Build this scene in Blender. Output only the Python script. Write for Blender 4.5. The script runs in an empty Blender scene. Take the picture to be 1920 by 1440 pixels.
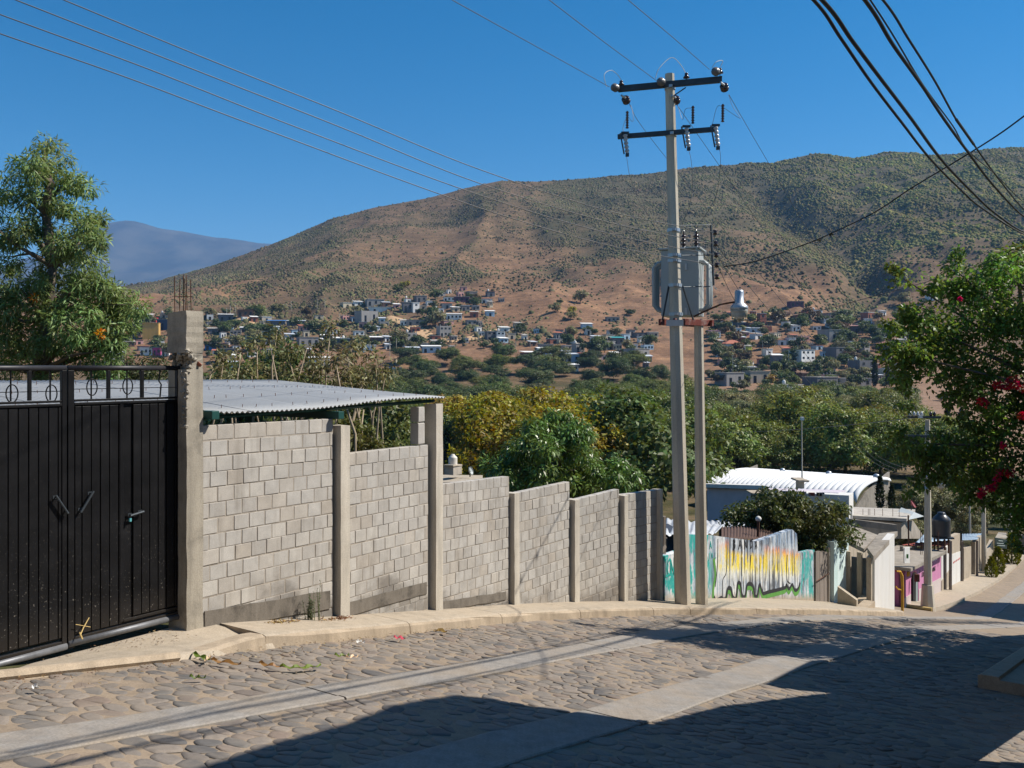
import bpy, bmesh, math, random
import numpy as np
from mathutils import Vector, Matrix
SC = bpy.context.scene
COL = SC.collection
R = math.radians
random.seed(7)
NPR = np.random.default_rng(11)

# ------------------------------------------------------------------ camera, sky, sun, exposure
FPX, HOR, EYE = 1700.0, 690.0, 1.6          # focal length and horizon row in photo pixels, eye height
cd = bpy.data.cameras.new('camera'); cam = bpy.data.objects.new('camera', cd); COL.objects.link(cam)
cd.sensor_width = 36.0; cd.lens = 36.0 * FPX / 1920.0
cd.shift_y = -(720.0 - HOR) / 1920.0
cd.clip_start = 0.1; cd.clip_end = 40000
cam.location = (0, 0, EYE); cam.rotation_euler = (R(90), 0, 0)
SC.camera = cam
SUN_AZ, SUN_EL = 82.0, 47.0                 # azimuth from +Y towards +X
w = bpy.data.worlds.new('World'); SC.world = w; w.use_nodes = True
nt = w.node_tree
sky = nt.nodes.new('ShaderNodeTexSky'); sky.sky_type = 'NISHITA'; sky.sun_disc = False
sky.sun_elevation = R(SUN_EL); sky.sun_rotation = R(SUN_AZ)
sky.altitude = 1500; sky.air_density = 1.0; sky.dust_density = 0.25; sky.ozone_density = 2.2
bg = nt.nodes['Background']; bg.inputs[1].default_value = 0.08
hs = nt.nodes.new('ShaderNodeHueSaturation'); hs.inputs['Saturation'].default_value = 1.48; hs.inputs['Hue'].default_value = 0.493
nt.links.new(sky.outputs[0], hs.inputs['Color']); nt.links.new(hs.outputs[0], bg.inputs[0])
sl = bpy.data.lights.new('sun', 'SUN'); sl.energy = 5.0; sl.angle = R(0.5); sl.color = (1.0, 0.93, 0.83)
so = bpy.data.objects.new('sun', sl); COL.objects.link(so)
_sd = Vector((math.sin(R(SUN_AZ)) * math.cos(R(SUN_EL)), math.cos(R(SUN_AZ)) * math.cos(R(SUN_EL)), math.sin(R(SUN_EL))))
so.rotation_euler = _sd.to_track_quat('Z', 'Y').to_euler(); so.location = (20, 10, 40)
vs = SC.view_settings; vs.view_transform = 'Standard'; vs.look = 'None'; vs.exposure = 0.6; vs.gamma = 1.0; vs.use_curve_mapping = False
SC.render.engine = 'CYCLES'
cy = SC.cycles
cy.max_bounces = 5; cy.diffuse_bounces = 2; cy.glossy_bounces = 2; cy.transmission_bounces = 3; cy.transparent_max_bounces = 6; cy.volume_bounces = 0
cy.use_denoising = True
try: cy.denoiser = 'OPENIMAGEDENOISE'
except Exception: pass
cy.caustics_reflective = False; cy.caustics_refractive = False
HAZE = 0.00009

# ------------------------------------------------------------------ ground functions
DX, DY = 0.57, 0.82                          # downhill direction of the street
_S = [-60, 0, 17, 20, 39, 43, 56, 62, 75, 90, 3000]; _G = [-11.1, 0, 3.145, 3.75, 8.05, 8.6, 10.05, 10.5, 11.3, 11.9, 12.4]
def gdrop(s): return np.interp(s, _S, _G)
def sn(X, Y): return DX * X + DY * Y, DY * X - DX * Y
def xy(s, n): return (DX * s + DY * n) / 0.9973, (DY * s - DX * n) / 0.9973
def zroad(X, Y): return -gdrop(DX * X + DY * Y)
def at(px, py, Y):                           # the point seen at a photo pixel, at depth Y
    return Vector(((px - 960) / FPX * Y, Y, EYE + (HOR - py) / FPX * Y))
def on_line(px, py, n):                      # the point seen at a pixel on the vertical plane along the street at offset n
    u = (px - 960) / FPX
    return at(px, py, n / (DY * u - DX))
def on_road(px, py, up=0.0):
    u = (px - 960) / FPX; v = (HOR - py) / FPX; Y = 1.5
    while Y < 200:
        if EYE + v * Y < zroad(u * Y, Y) + up: break
        Y += 0.02
    return Vector((u * Y, Y, EYE + v * Y))
def vnoise(x, y, seed=0):                    # smooth value noise, vectorised
    x = np.asarray(x, float); y = np.asarray(y, float)
    xi = np.floor(x).astype(np.int64); yi = np.floor(y).astype(np.int64); fx = x - xi; fy = y - yi
    fx = fx * fx * (3 - 2 * fx); fy = fy * fy * (3 - 2 * fy)
    def h(a, b):
        n = (a * 374761393 + b * 668265263 + seed * 982451653) & 0x7fffffff
        n = ((n ^ (n >> 13)) * 1274126177) & 0x7fffffff
        return ((n ^ (n >> 16)) & 0xffff) / 65535.0
    return (h(xi, yi) * (1 - fx) + h(xi + 1, yi) * fx) * (1 - fy) + (h(xi, yi + 1) * (1 - fx) + h(xi + 1, yi + 1) * fx) * fy
def fbm(x, y, seed=0, octs=4):
    r = 0; a = 0.5
    for o in range(octs):
        r = r + a * vnoise(x * 2 ** o, y * 2 ** o, seed + o); a *= 0.5
    return r
RIDGE_PX = [-600, -200, 100, 215, 300, 400, 500, 560, 620, 700, 800, 870, 940, 1010, 1100, 1180, 1240, 1330, 1400, 1450, 1530, 1600, 1670, 1750, 1800, 1850, 1920, 2100, 2500]
RIDGE_PY = [575, 560, 545, 535, 525, 498, 461, 438, 411, 389, 372, 355, 338, 342, 334, 329, 323, 309, 301, 305, 288, 297, 286, 293, 290, 281, 276, 270, 300]
RIDGE_Y = 1200.0
_VY = [60, 90, 150, 250, 300, 360, 420, 500, 600]
_VZ = [-11.0, -13.0, -14.0, -13.0, -11.6, -6.4, 1.8, 20.0, 50.0]
def terrain(X, Y, detail=True):
    X = np.asarray(X, float); Y = np.asarray(Y, float)
    s = DX * X + DY * Y
    near = -gdrop(s) - 0.16
    Ys = np.maximum(Y, 1.0)
    px = np.clip(960 + FPX * X / Ys, -600, 2500)
    rid = EYE + (HOR - np.interp(px, RIDGE_PX, RIDGE_PY)) / FPX * RIDGE_Y
    val = np.interp(Y, _VY, _VZ)
    t = np.clip((Y - 600) / (RIDGE_Y - 600), 0, 1)
    up = 50 + (rid - 50) * (0.75 * t + 0.25 * t * t)
    base = np.where(Y < 600, val, up)
    lo = np.minimum(1, np.maximum(rid, 0) / 120.0)               # low hill on the left keeps its foot low
    base = np.where(Y > 420, base * (0.55 + 0.45 * lo) , base)
    back = rid - (Y - RIDGE_Y) * 0.28
    base = np.where(Y > RIDGE_Y, np.maximum(back, -10), base)
    if detail:
        hm = np.clip((Y - 380) / 300, 0, 1) * np.clip((1500 - Y) / 200, 0, 1)
        env = hm * np.clip((RIDGE_Y - Y) / 160, 0.12, 1)
        n1 = fbm(X / 150 + 3, Y / 190, 5, 3) - 0.44
        rg = 1 - np.abs(2 * fbm(X / 85 + 0.3 * n1, Y / 260 + 7, 9, 3) - 0.88) * 2.2
        n2 = fbm(X / 32, Y / 40, 21, 3) - 0.44
        n3 = 1 - np.abs(2 * fbm(X / 48 + n1, Y / 90, 33, 2) - .75) * 2.6
        base = base + env * 8.5 * (np.clip(n3, -1, 1) - .3) * np.clip((Y - 470) / 80, 0, 1) * np.clip((900 - Y) / 250, .25, 1)
        base = base + env * (26 * n1 + 9 * (rg - 0.5) * np.clip((Y - 520) / 200, 0, 1) + 5 * n2)
        # the ravine on the right
        rx = np.interp(Y, [520, 700, 900, 1100], [190, 280, 300, 290])
        base = base - env * 26 * np.exp(-((X - rx) / (22 + 0.04 * (Y - 500))) ** 2) * np.clip((Y - 540) / 120, 0, 1)
        # long spur right of it, as the photograph's fold
        sx = np.interp(Y, [600, 900, 1200], [420, 460, 560])
        base = base + env * 16 * np.exp(-((X - sx) / 60) ** 2)
        base = base + np.clip((Y - 60) / 60, 0, 1) * np.clip((420 - Y) / 60, 0, 1) * 1.2 * (fbm(X / 30, Y / 30, 3, 2) - 0.4)
    k = np.clip((Y - 48) / 45, 0, 1); k = k * k * (3 - 2 * k)
    z = near * (1 - k) + base * k
    return z
def veg_cover(X, Y, z):                      # how much of the hillside is under scrub, 0..1
    n1 = fbm(X / 130, Y / 190, 51, 4); n2 = fbm(X / 42, Y / 60, 52, 3)
    hf = np.clip((z - 95) / 130, 0, 1); rt = np.clip((X - 110) / 260, 0, 1) * np.clip((z - 45) / 60, 0, 1)
    d = -.01 + .42 * hf + .62 * rt + 2.6 * np.clip(n1 - .45, -.06, .25) + 1.6 * np.clip(n2 - .48, -.04, .25)
    d = d + .55 * np.exp(-((z - 92) / 13) ** 2) * np.clip((n1 - .38) * 8, 0, 1)
    rx = np.interp(Y, [520, 700, 900, 1100], [190, 280, 300, 290]); d = d + .5 * np.exp(-((X - rx) / 26) ** 2) * np.clip((Y - 540) / 60, 0, 1)
    return np.clip(d, 0.02, 1)
def ground_y(px, py, lo=60.0, hi=1190.0):    # depth at which the ground is seen at a pixel
    u = (px - 960) / FPX; v = (HOR - py) / FPX
    Y = np.arange(lo, hi, 1.0)
    d = (EYE + v * Y) - terrain(u * Y, Y)
    idx = np.nonzero(d <= 0)[0]
    return float(Y[idx[0]]) if len(idx) else hi

# ------------------------------------------------------------------ mesh helpers
def link(o, parent=None):
    COL.objects.link(o)
    if parent is not None: o.parent = parent
    return o
class MB:
    def __init__(s): s.v = []; s.f = []
    def add(s, verts, faces):
        b = len(s.v); s.v += [tuple(p) for p in verts]; s.f += [tuple(i + b for i in f) for f in faces]; return s
    def box(s, c, size, M=None, taper=1.0):
        x, y, z = [k / 2 for k in size]; c = Vector(c)
        P = [Vector((sx * x * (taper if sz > 0 else 1), sy * y * (taper if sz > 0 else 1), sz * z)) for sz in (-1, 1) for sx, sy in ((-1, -1), (1, -1), (1, 1), (-1, 1))]
        P = [(M @ p if M else p) + c for p in P]
        return s.add(P, [(3, 2, 1, 0), (4, 5, 6, 7), (0, 1, 5, 4), (1, 2, 6, 5), (2, 3, 7, 6), (3, 0, 4, 7)])
    def hexa(s, b, t):                       # bottom quad, top quad
        return s.add(list(b) + list(t), [(3, 2, 1, 0), (4, 5, 6, 7), (0, 1, 5, 4), (1, 2, 6, 5), (2, 3, 7, 6), (3, 0, 4, 7)])
    def prism(s, poly, off):                 # planar polygon pushed along off
        n = len(poly); off = Vector(off)
        V = [Vector(p) for p in poly] + [Vector(p) + off for p in poly]
        return s.add(V, [tuple(range(n))[::-1], tuple(range(n, 2 * n))] + [(i, (i + 1) % n, n + (i + 1) % n, n + i) for i in range(n)])
    def tube(s, pts, r, n=6, caps=True):
        pts = [Vector(p) for p in pts]; m = len(pts)
        rr = r if isinstance(r, (list, tuple)) else [r] * m
        V = []; ref = None
        for i, p in enumerate(pts):
            d = (pts[min(i + 1, m - 1)] - pts[max(i - 1, 0)]).normalized()
            if ref is None:
                ref = Vector((0, 0, 1)) if abs(d.z) < 0.9 else Vector((1, 0, 0))
            a = d.cross(ref).normalized(); b = d.cross(a).normalized(); ref = a.cross(d)
            for k in range(n):
                t = 2 * math.pi * k / n
                V.append(p + (a * math.cos(t) + b * math.sin(t)) * rr[i])
        Fc = [(i * n + k, i * n + (k + 1) % n, (i + 1) * n + (k + 1) % n, (i + 1) * n + k) for i in range(m - 1) for k in range(n)]
        if caps: Fc += [tuple(range(n))[::-1], tuple((m - 1) * n + k for k in range(n))]
        return s.add(V, Fc)
    def lathe(s, prof, c, n=12, M=None):     # profile of (radius, height)
        c = Vector(c); V = []
        for r, h in prof:
            for k in range(n):
                t = 2 * math.pi * k / n
                p = Vector((r * math.cos(t), r * math.sin(t), h)); V.append((M @ p if M else p) + c)
        m = len(prof)
        Fc = [(i * n + k, i * n + (k + 1) % n, (i + 1) * n + (k + 1) % n, (i + 1) * n + k) for i in range(m - 1) for k in range(n)]
        Fc += [tuple(range(n))[::-1], tuple((m - 1) * n + k for k in range(n))]
        return s.add(V, Fc)
    def mesh(s, name):
        me = bpy.data.meshes.new(name); me.from_pydata(s.v, [], s.f); me.update(); return me
    def build(s, name, mat, parent=None, smooth=False, bevel=0.0):
        me = s.mesh(name); me.materials.append(mat)
        if len(s.f) > 2:
            bm = bmesh.new(); bm.from_mesh(me); bmesh.ops.recalc_face_normals(bm, faces=bm.faces); bm.to_mesh(me); bm.free()
        o = link(bpy.data.objects.new(name, me), parent)
        if smooth: me.shade_smooth()
        if bevel:
            b = o.modifiers.new('bevel', 'BEVEL'); b.width = bevel; b.segments = 2; b.limit_method = 'ANGLE'
        return o
def np_mesh(name, V, Fq, mat=None, smooth=False):
    """V (n,3), Fq (m,k) arrays of equal-sided faces"""
    me = bpy.data.meshes.new(name); V = np.asarray(V, np.float32); Fq = np.asarray(Fq, np.int32); m, k = Fq.shape
    me.vertices.add(len(V)); me.vertices.foreach_set('co', V.ravel())
    me.loops.add(m * k); me.loops.foreach_set('vertex_index', Fq.ravel())
    me.polygons.add(m); me.polygons.foreach_set('loop_start', np.arange(0, m * k, k, dtype=np.int32))
    if smooth: me.polygons.foreach_set('use_smooth', np.ones(m, bool))
    me.update(); me.validate()
    if mat: me.materials.append(mat)
    return me
def tag(o, label, cat, group=None):
    o['label'] = label; o['category'] = cat; o['kind'] = 'thing'
    if group: o['group'] = group
    return o
def setting(o, kind='structure'): o['kind'] = kind; return o
def thing(name, label, cat, loc=(0, 0, 0), rz=0.0, group=None):
    e = bpy.data.objects.new(name, None); e.empty_display_size = 0.2
    e.location = loc; e.rotation_euler = (0, 0, rz); link(e)
    return tag(e, label, cat, group)
def copy_tree(o, parent=None):
    c = o.copy(); COL.objects.link(c)
    if parent is not None: c.parent = parent
    for ch in list(o.children): copy_tree(ch, c)
    return c
def frame(o, ux, uz=(0, 0, 1)):              # 4x4: local x along ux, z up, y to the left of ux
    ux = Vector(ux).normalized(); uz = Vector(uz); uy = uz.cross(ux).normalized(); uz = ux.cross(uy)
    m = Matrix.Identity(4)
    for i, c in enumerate((ux, uy, uz)):
        for j in range(3): m[j][i] = c[j]
    for j in range(3): m[j][3] = o[j]
    return m
def text_mesh(txt, size, depth=0.002, squeeze=1.0):
    cu = bpy.data.curves.new('txt', 'FONT'); cu.body = txt; cu.size = size; cu.extrude = depth; cu.align_x = 'CENTER'; cu.resolution_u = 2
    o = bpy.data.objects.new('txt', cu); COL.objects.link(o)
    bpy.context.view_layer.update()
    me = bpy.data.meshes.new_from_object(o.evaluated_get(bpy.context.evaluated_depsgraph_get()))
    bpy.data.objects.remove(o); bpy.data.curves.remove(cu)
    if squeeze != 1.0:
        for v in me.vertices: v.co.x *= squeeze
    return me
# ------------------------------------------------------------------ materials
class NT:
    def __init__(s, name):
        s.m = bpy.data.materials.new(name); s.m.use_nodes = True; s.t = s.m.node_tree; s.t.nodes.clear()
        s.out = s.n('OutputMaterial')
    def n(s, typ, **kw):
        nd = s.t.nodes.new('ShaderNode' + typ)
        for k, v in kw.items(): setattr(nd, k, v)
        return nd
    def l(s, a, b): s.t.links.new(a, b)
    def setin(s, sock, v):
        if hasattr(v, 'is_linked') or hasattr(v, 'links'): s.l(v, sock)
        else:
            if isinstance(v, (tuple, list)) and len(v) == 3 and sock.type == 'RGBA': v = (*v, 1)
            sock.default_value = v
    def coord(s, kind='Object', scale=(1, 1, 1), loc=(0, 0, 0)):
        c = s.n('TexCoord'); m = s.n('Mapping'); m.inputs['Scale'].default_value = scale; m.inputs['Location'].default_value = loc
        s.l(c.outputs[kind], m.inputs['Vector']); return m.outputs[0]
    def world(s, scale=(1, 1, 1)):
        c = s.n('NewGeometry'); m = s.n('Mapping'); m.inputs['Scale'].default_value = scale
        s.l(c.outputs['Position'], m.inputs['Vector']); return m.outputs[0]
    def noise(s, vec, scale, detail=4, rough=0.55, dist=0.0):
        x = s.n('TexNoise'); x.inputs['Scale'].default_value = scale; x.inputs['Detail'].default_value = detail
        x.inputs['Roughness'].default_value = rough; x.inputs['Distortion'].default_value = dist
        s.l(vec, x.inputs['Vector']); return x.outputs['Fac']
    def ramp(s, fac, stops):
        x = s.n('ValToRGB'); e = x.color_ramp.elements
        while len(e) < len(stops): e.new(0.5)
        for el, (p, c) in zip(e, stops): el.position = p; el.color = (*c, 1) if len(c) == 3 else c
        s.setin(x.inputs[0], fac); return x.outputs[0]
    def mr(s, v, a, b, c=0.0, d=1.0, smooth=False):
        x = s.n('MapRange'); x.inputs[1].default_value = a; x.inputs[2].default_value = b; x.inputs[3].default_value = c; x.inputs[4].default_value = d
        if smooth: x.interpolation_type = 'SMOOTHSTEP'
        s.setin(x.inputs[0], v); return x.outputs[0]
    def mix(s, fac, a, b, mode='MIX'):
        x = s.n('Mix', data_type='RGBA', blend_type=mode); s.setin(x.inputs[0], fac); s.setin(x.inputs[6], a); s.setin(x.inputs[7], b); return x.outputs[2]
    def math(s, op, a, b=0.0, clamp=False):
        x = s.n('Math', operation=op); x.use_clamp = clamp; s.setin(x.inputs[0], a); s.setin(x.inputs[1], b); return x.outputs[0]
    def hsv(s, col, h=0.5, sat=1.0, v=1.0):
        x = s.n('HueSaturation'); s.setin(x.inputs['Hue'], h); s.setin(x.inputs['Saturation'], sat); s.setin(x.inputs['Value'], v); s.setin(x.inputs['Color'], col); return x.outputs[0]
    def bump(s, h, strength=0.3, dist=0.01):
        x = s.n('Bump'); x.inputs['Strength'].default_value = strength; x.inputs['Distance'].default_value = dist; s.l(h, x.inputs['Height']); return x.outputs[0]
    def bsdf(s, col, rough=0.8, metal=0.0, normal=None, spec=0.3):
        b = s.n('BsdfPrincipled'); s.setin(b.inputs['Base Color'], col); s.setin(b.inputs['Roughness'], rough); s.setin(b.inputs['Metallic'], metal)
        b.inputs['Specular IOR Level'].default_value = spec
        if normal is not None: s.l(normal, b.inputs['Normal'])
        return b
    def done(s, b): s.l(b.outputs[0], s.out.inputs[0]); return s.m
    def rnd(s): return s.n('ObjectInfo').outputs['Random']
    def island(s): return s.n('NewGeometry').outputs['Random Per Island']
    def xyz(s, v):
        x = s.n('SeparateXYZ'); s.l(v, x.inputs[0]); return x.outputs
def plain(name, c, var=0.25, scale=3.0, rough=0.8, metal=0.0, bump=0.15, bscale=40.0, streak=False, dirt=None, rndv=0.0, spec=0.3, dirtamt=0.5):
    """one coat of paint or a raw surface with mottling, grain and stains of its own"""
    t = NT(name); p = t.coord('Object'); q = t.coord('Object', (1, 1, 0.15)) if streak else p
    n1 = t.noise(q, scale, 6, 0.6); n2 = t.noise(p, bscale, 3)
    dark = tuple(k * (1 - var) for k in c); lite = tuple(min(1, k * (1 + var)) for k in c)
    col = t.ramp(n1, [(0.25, dark), (0.5, c), (0.75, lite)])
    if dirt: col = t.mix(t.mr(t.noise(q, scale * 0.7, 8, 0.7), 0.48, 0.68, 0, dirtamt), col, dirt)
    if rndv: col = t.hsv(col, v=t.mr(t.rnd(), 0, 1, 1 - rndv, 1 + rndv))
    return t.done(t.bsdf(col, rough, metal, t.bump(n2, bump, 0.01), spec))
def leaf_mat(name, c=None, var=0.35, trans=0.3, rough=0.5, hue=0.03):
    """leaves: colour from the object (or fixed), varied leaf by leaf and clump by clump"""
    t = NT(name); oi = t.n('ObjectInfo')
    base = oi.outputs['Color'] if c is None else c
    isl = t.island(); p = t.coord('Object')
    col = t.hsv(base, h=t.mr(isl, 0, 1, 0.5 - hue, 0.5 + hue), v=t.mr(isl, 0, 1, 1 - var, 1 + var))
    col = t.hsv(col, v=t.mr(t.noise(p, 0.9, 3), 0.3, 0.7, 0.75, 1.25), h=t.mr(t.noise(p, 0.5, 2), 0.3, 0.7, 0.5 + hue, 0.5 - hue))
    b = t.bsdf(col, rough, 0, None, 0.35)
    tr = t.n('BsdfTranslucent'); t.l(t.hsv(col, h=0.48, sat=1.1, v=1.2), tr.inputs[0])
    mx = t.n('MixShader'); mx.inputs[0].default_value = trans; t.l(b.outputs[0], mx.inputs[1]); t.l(tr.outputs[0], mx.inputs[2])
    t.l(mx.outputs[0], t.out.inputs[0]); return t.m
def block_mat():
    t = NT('cement_block'); p = t.world()
    rn = t.math('FRACT', t.math('ADD', t.rnd(), t.math('MULTIPLY', t.island(), 7.3)))
    r2 = t.math('FRACT', t.math('MULTIPLY', rn, 13.7))
    col = t.ramp(rn, [(0.0, (0.385, 0.362, 0.33)), (0.35, (0.415, 0.394, 0.362)), (0.7, (0.44, 0.42, 0.388)), (1.0, (0.465, 0.438, 0.395))])
    col = t.mix(t.mr(r2, 0.7, 1.0, 0, 0.35), col, (0.40, 0.33, 0.25))
    sp = t.noise(p, 170, 2, 0.7); md = t.noise(p, 5.0, 5, 0.65)
    col = t.hsv(col, v=t.math('MULTIPLY', t.mr(sp, 0.3, 0.7, 0.82, 1.14), t.mr(md, 0.3, 0.7, 0.86, 1.1)))
    at_ = t.n('Attribute'); at_.attribute_name = 'stain'; at_.attribute_type = 'OBJECT'
    # damp stains near the footing, from height above the pavement
    xyz = t.xyz(t.world()); s_ = t.math('ADD', t.math('MULTIPLY', xyz[0], DX), t.math('MULTIPLY', xyz[1], DY))
    drop = t.mr(s_, 0, 17, 0, -3.145); h = t.math('SUBTRACT', xyz[2], drop)
    stn = t.noise(t.world((1, 1, 1.6)), 2.4, 7, 0.7)
    st2 = t.noise(t.world((1, 1, 1.3)), 0.9, 4, 0.6)
    low = t.mr(t.math('ADD', t.math('ADD', h, t.math('MULTIPLY', t.math('SUBTRACT', st2, .5), -2.2)), t.math('MULTIPLY', t.math('SUBTRACT', stn, .5), -1.2)), 0.5, -0.08, 0, 1, True)
    col = t.mix(t.math('MULTIPLY', low, 0.62), col, (0.085, 0.072, 0.06))
    lime = t.mr(t.noise(t.world(), 4.0, 6, 0.7), 0.58, 0.72, 0, 0.45)
    col = t.mix(t.math('MULTIPLY', lime, t.mr(h, 0.1, 0.5, 1, 0.25)), col, (0.48, 0.43, 0.35))
    wash = t.noise(t.world((1.3, 1.3, 0.18)), 5, 5, 0.6)
    col = t.mix(t.mr(wash, 0.52, 0.72, 0, 0.5), col, (0.20, 0.175, 0.145))
    return t.done(t.bsdf(col, 0.92, 0, t.bump(sp, 0.55, 0.004), 0.2))
def concrete(name, c, stain=(0.14, 0.12, 0.1), amt=0.6, board=False, sc=1.0):
    t = NT(name); p = t.world(); q = t.world((1, 1, 0.1 if board else 0.3))
    n1 = t.noise(q, 6 * sc, 7, 0.65); n2 = t.noise(p, 90, 3, 0.6); n3 = t.noise(p, 2.2 * sc, 6, 0.7)
    col = t.ramp(n1, [(0.3, tuple(k * 0.72 for k in c)), (0.52, c), (0.75, tuple(min(1, k * 1.18) for k in c))])
    col = t.mix(t.mr(n3, 0.5, 0.72, 0, amt), col, stain)
    col = t.hsv(col, v=t.mr(n2, 0.3, 0.7, 0.85, 1.12))
    hgt = t.math('ADD', n2, t.math('MULTIPLY', n1, 1.5))
    return t.done(t.bsdf(col, 0.9, 0, t.bump(hgt, 0.5, 0.006), 0.25))
def pave(name, c, sand, amt=0.5, lines=True):
    t = NT(name); p = t.world(); n1 = t.noise(p, 1.6, 7, 0.68); n2 = t.noise(p, 60, 4, 0.65); n3 = t.noise(p, 7, 5, 0.6)
    col = t.ramp(n3, [(0.3, tuple(k * 0.8 for k in c)), (0.5, c), (0.7, tuple(k * 1.15 for k in c))])
    col = t.mix(t.mr(n1, 0.42, 0.66, 0, amt), col, sand)
    col = t.mix(t.mr(t.noise(p, 0.9, 8, 0.75), 0.56, 0.66, 0, 0.35), col, tuple(k * 0.45 for k in c))
    col = t.hsv(col, v=t.mr(n2, 0.3, 0.7, 0.8, 1.15))
    h = n2
    if lines:                                # broom marks across the strip
        wv = t.n('TexNoise'); wv.inputs['Scale'].default_value = 3.0; wv.inputs['Detail'].default_value = 6
        m = t.n('Mapping'); m.inputs['Rotation'].default_value = (0, 0, -math.atan2(DY, DX)); m.inputs['Scale'].default_value = (14, 0.6, 1)
        g = t.n('NewGeometry'); t.l(g.outputs['Position'], m.inputs[0]); t.l(m.outputs[0], wv.inputs[0])
        h = t.math('ADD', n2, t.math('MULTIPLY', wv.outputs[0], .5)); col = t.hsv(col, v=t.mr(wv.outputs[0], 0.35, 0.65, 0.95, 1.04))
    return t.done(t.bsdf(col, 0.85, 0, t.bump(h, 0.4, 0.005), 0.3))
def cobble_mat():
    t = NT('river_cobble'); p = t.world(); rn = t.math('FRACT', t.math('ADD', t.rnd(), t.math('MULTIPLY', t.island(), 5.1)))
    col = t.ramp(rn, [(0.0, (0.05, 0.056, 0.066)), (0.2, (0.105, 0.104, 0.102)), (0.4, (0.16, 0.142, 0.128)), (0.75, (0.225, 0.19, 0.16)), (0.88, (0.17, 0.125, 0.10)), (1.0, (0.12, 0.108, 0.1))])
    n1 = t.noise(p, 26, 5, 0.65); n2 = t.noise(p, 120, 3)
    col = t.hsv(col, v=t.mr(n1, 0.3, 0.7, 0.75, 1.2))
    sand = t.noise(p, 2.3, 7, 0.72)
    col = t.mix(t.mr(sand, 0.42, 0.64, 0.22, 0.72), col, (0.235, 0.195, 0.152))
    return t.done(t.bsdf(col, 0.75, 0, t.bump(t.math('ADD', n1, n2), 0.35, 0.006), 0.35))
MT = {}
MT['block'] = block_mat(); MT['cobble'] = cobble_mat()
MT['mortar'] = concrete('mortar', (0.36, 0.32, 0.27), (0.15, 0.13, 0.11), 0.5)
MT['column'] = concrete('column_concrete', (0.52, 0.475, 0.40), (0.36, 0.32, 0.26), 0.45, True)
MT['beam'] = concrete('stained_beam', (0.17, 0.15, 0.125), (0.045, 0.04, 0.035), 0.95, False, 1.8)
MT['pillar'] = concrete('pillar_concrete', (0.35, 0.315, 0.255), (0.12, 0.108, 0.09), 0.75, True)
MT['pole'] = concrete('pole_concrete', (0.52, 0.465, 0.375), (0.36, 0.315, 0.25), 0.4, True)
MT['walk'] = pave('pavement_concrete', (0.36, 0.305, 0.235), (0.41, 0.335, 0.245), 0.6, False)
MT['strip'] = pave('wheel_strip', (0.245, 0.228, 0.207), (0.275, 0.225, 0.17), 0.7)
MT['sandbed'] = pave('sand_bed', (0.235, 0.185, 0.135), (0.32, 0.245, 0.17), 0.6, False)
MT['curb'] = concrete('curb_concrete', (0.39, 0.315, 0.23), (0.20, 0.165, 0.125), 0.6)
MT['rust'] = plain('rusty_iron', (0.10, 0.045, 0.028), 0.4, 12, 0.85)
MT['galv'] = plain('galvanised', (0.42, 0.45, 0.48), 0.15, 6, 0.42, 0.65, 0.05)
MT['dsteel'] = plain('dark_steel', (0.055, 0.065, 0.075), 0.25, 8, 0.5, 0.5, 0.1)
MT['porc'] = plain('brown_porcelain', (0.035, 0.016, 0.013), 0.2, 6, 0.18, 0, 0.0, spec=0.6)
MT['greyporc'] = plain('grey_porcelain', (0.40, 0.41, 0.42), 0.15, 8, 0.25, 0, 0.0, spec=0.5)
MT['darkporc'] = plain('dark_grey_porcelain', (0.13, 0.125, 0.125), 0.2, 8, 0.35, 0, 0.0)
MT['black'] = plain('black_rubber', (0.018, 0.018, 0.02), 0.2, 5, 0.6)
MT['wire'] = plain('wire_alu', (0.10, 0.10, 0.105), 0.1, 5, 0.5, 0.3, 0.0)
MT['paint_grey'] = plain('transformer_paint', (0.40, 0.43, 0.42), 0.08, 2, 0.4, 0, 0.03, streak=True, dirt=(0.25, 0.24, 0.21), dirtamt=0.3)
MT['bark'] = plain('bark', (0.13, 0.105, 0.08), 0.35, 8, 0.95, 0, 0.6, 20, True)
MT['palebark'] = plain('pale_bark', (0.30, 0.24, 0.17), 0.3, 8, 0.95, 0, 0.4, 20, True)
MT['leaf'] = leaf_mat('foliage')
MT['white'] = plain('whitewash', (0.62, 0.61, 0.585), 0.06, 3, 0.85, 0, 0.25, 30, True, (0.46, 0.42, 0.35), dirtamt=0.45)
MT['glassy'] = plain('dark_window', (0.02, 0.022, 0.026), 0.2, 3, 0.25, 0, 0.0)
MT['wood'] = plain('grey_board', (0.20, 0.17, 0.145), 0.35, 7, 0.9, 0, 0.4, 30, True)
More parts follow.
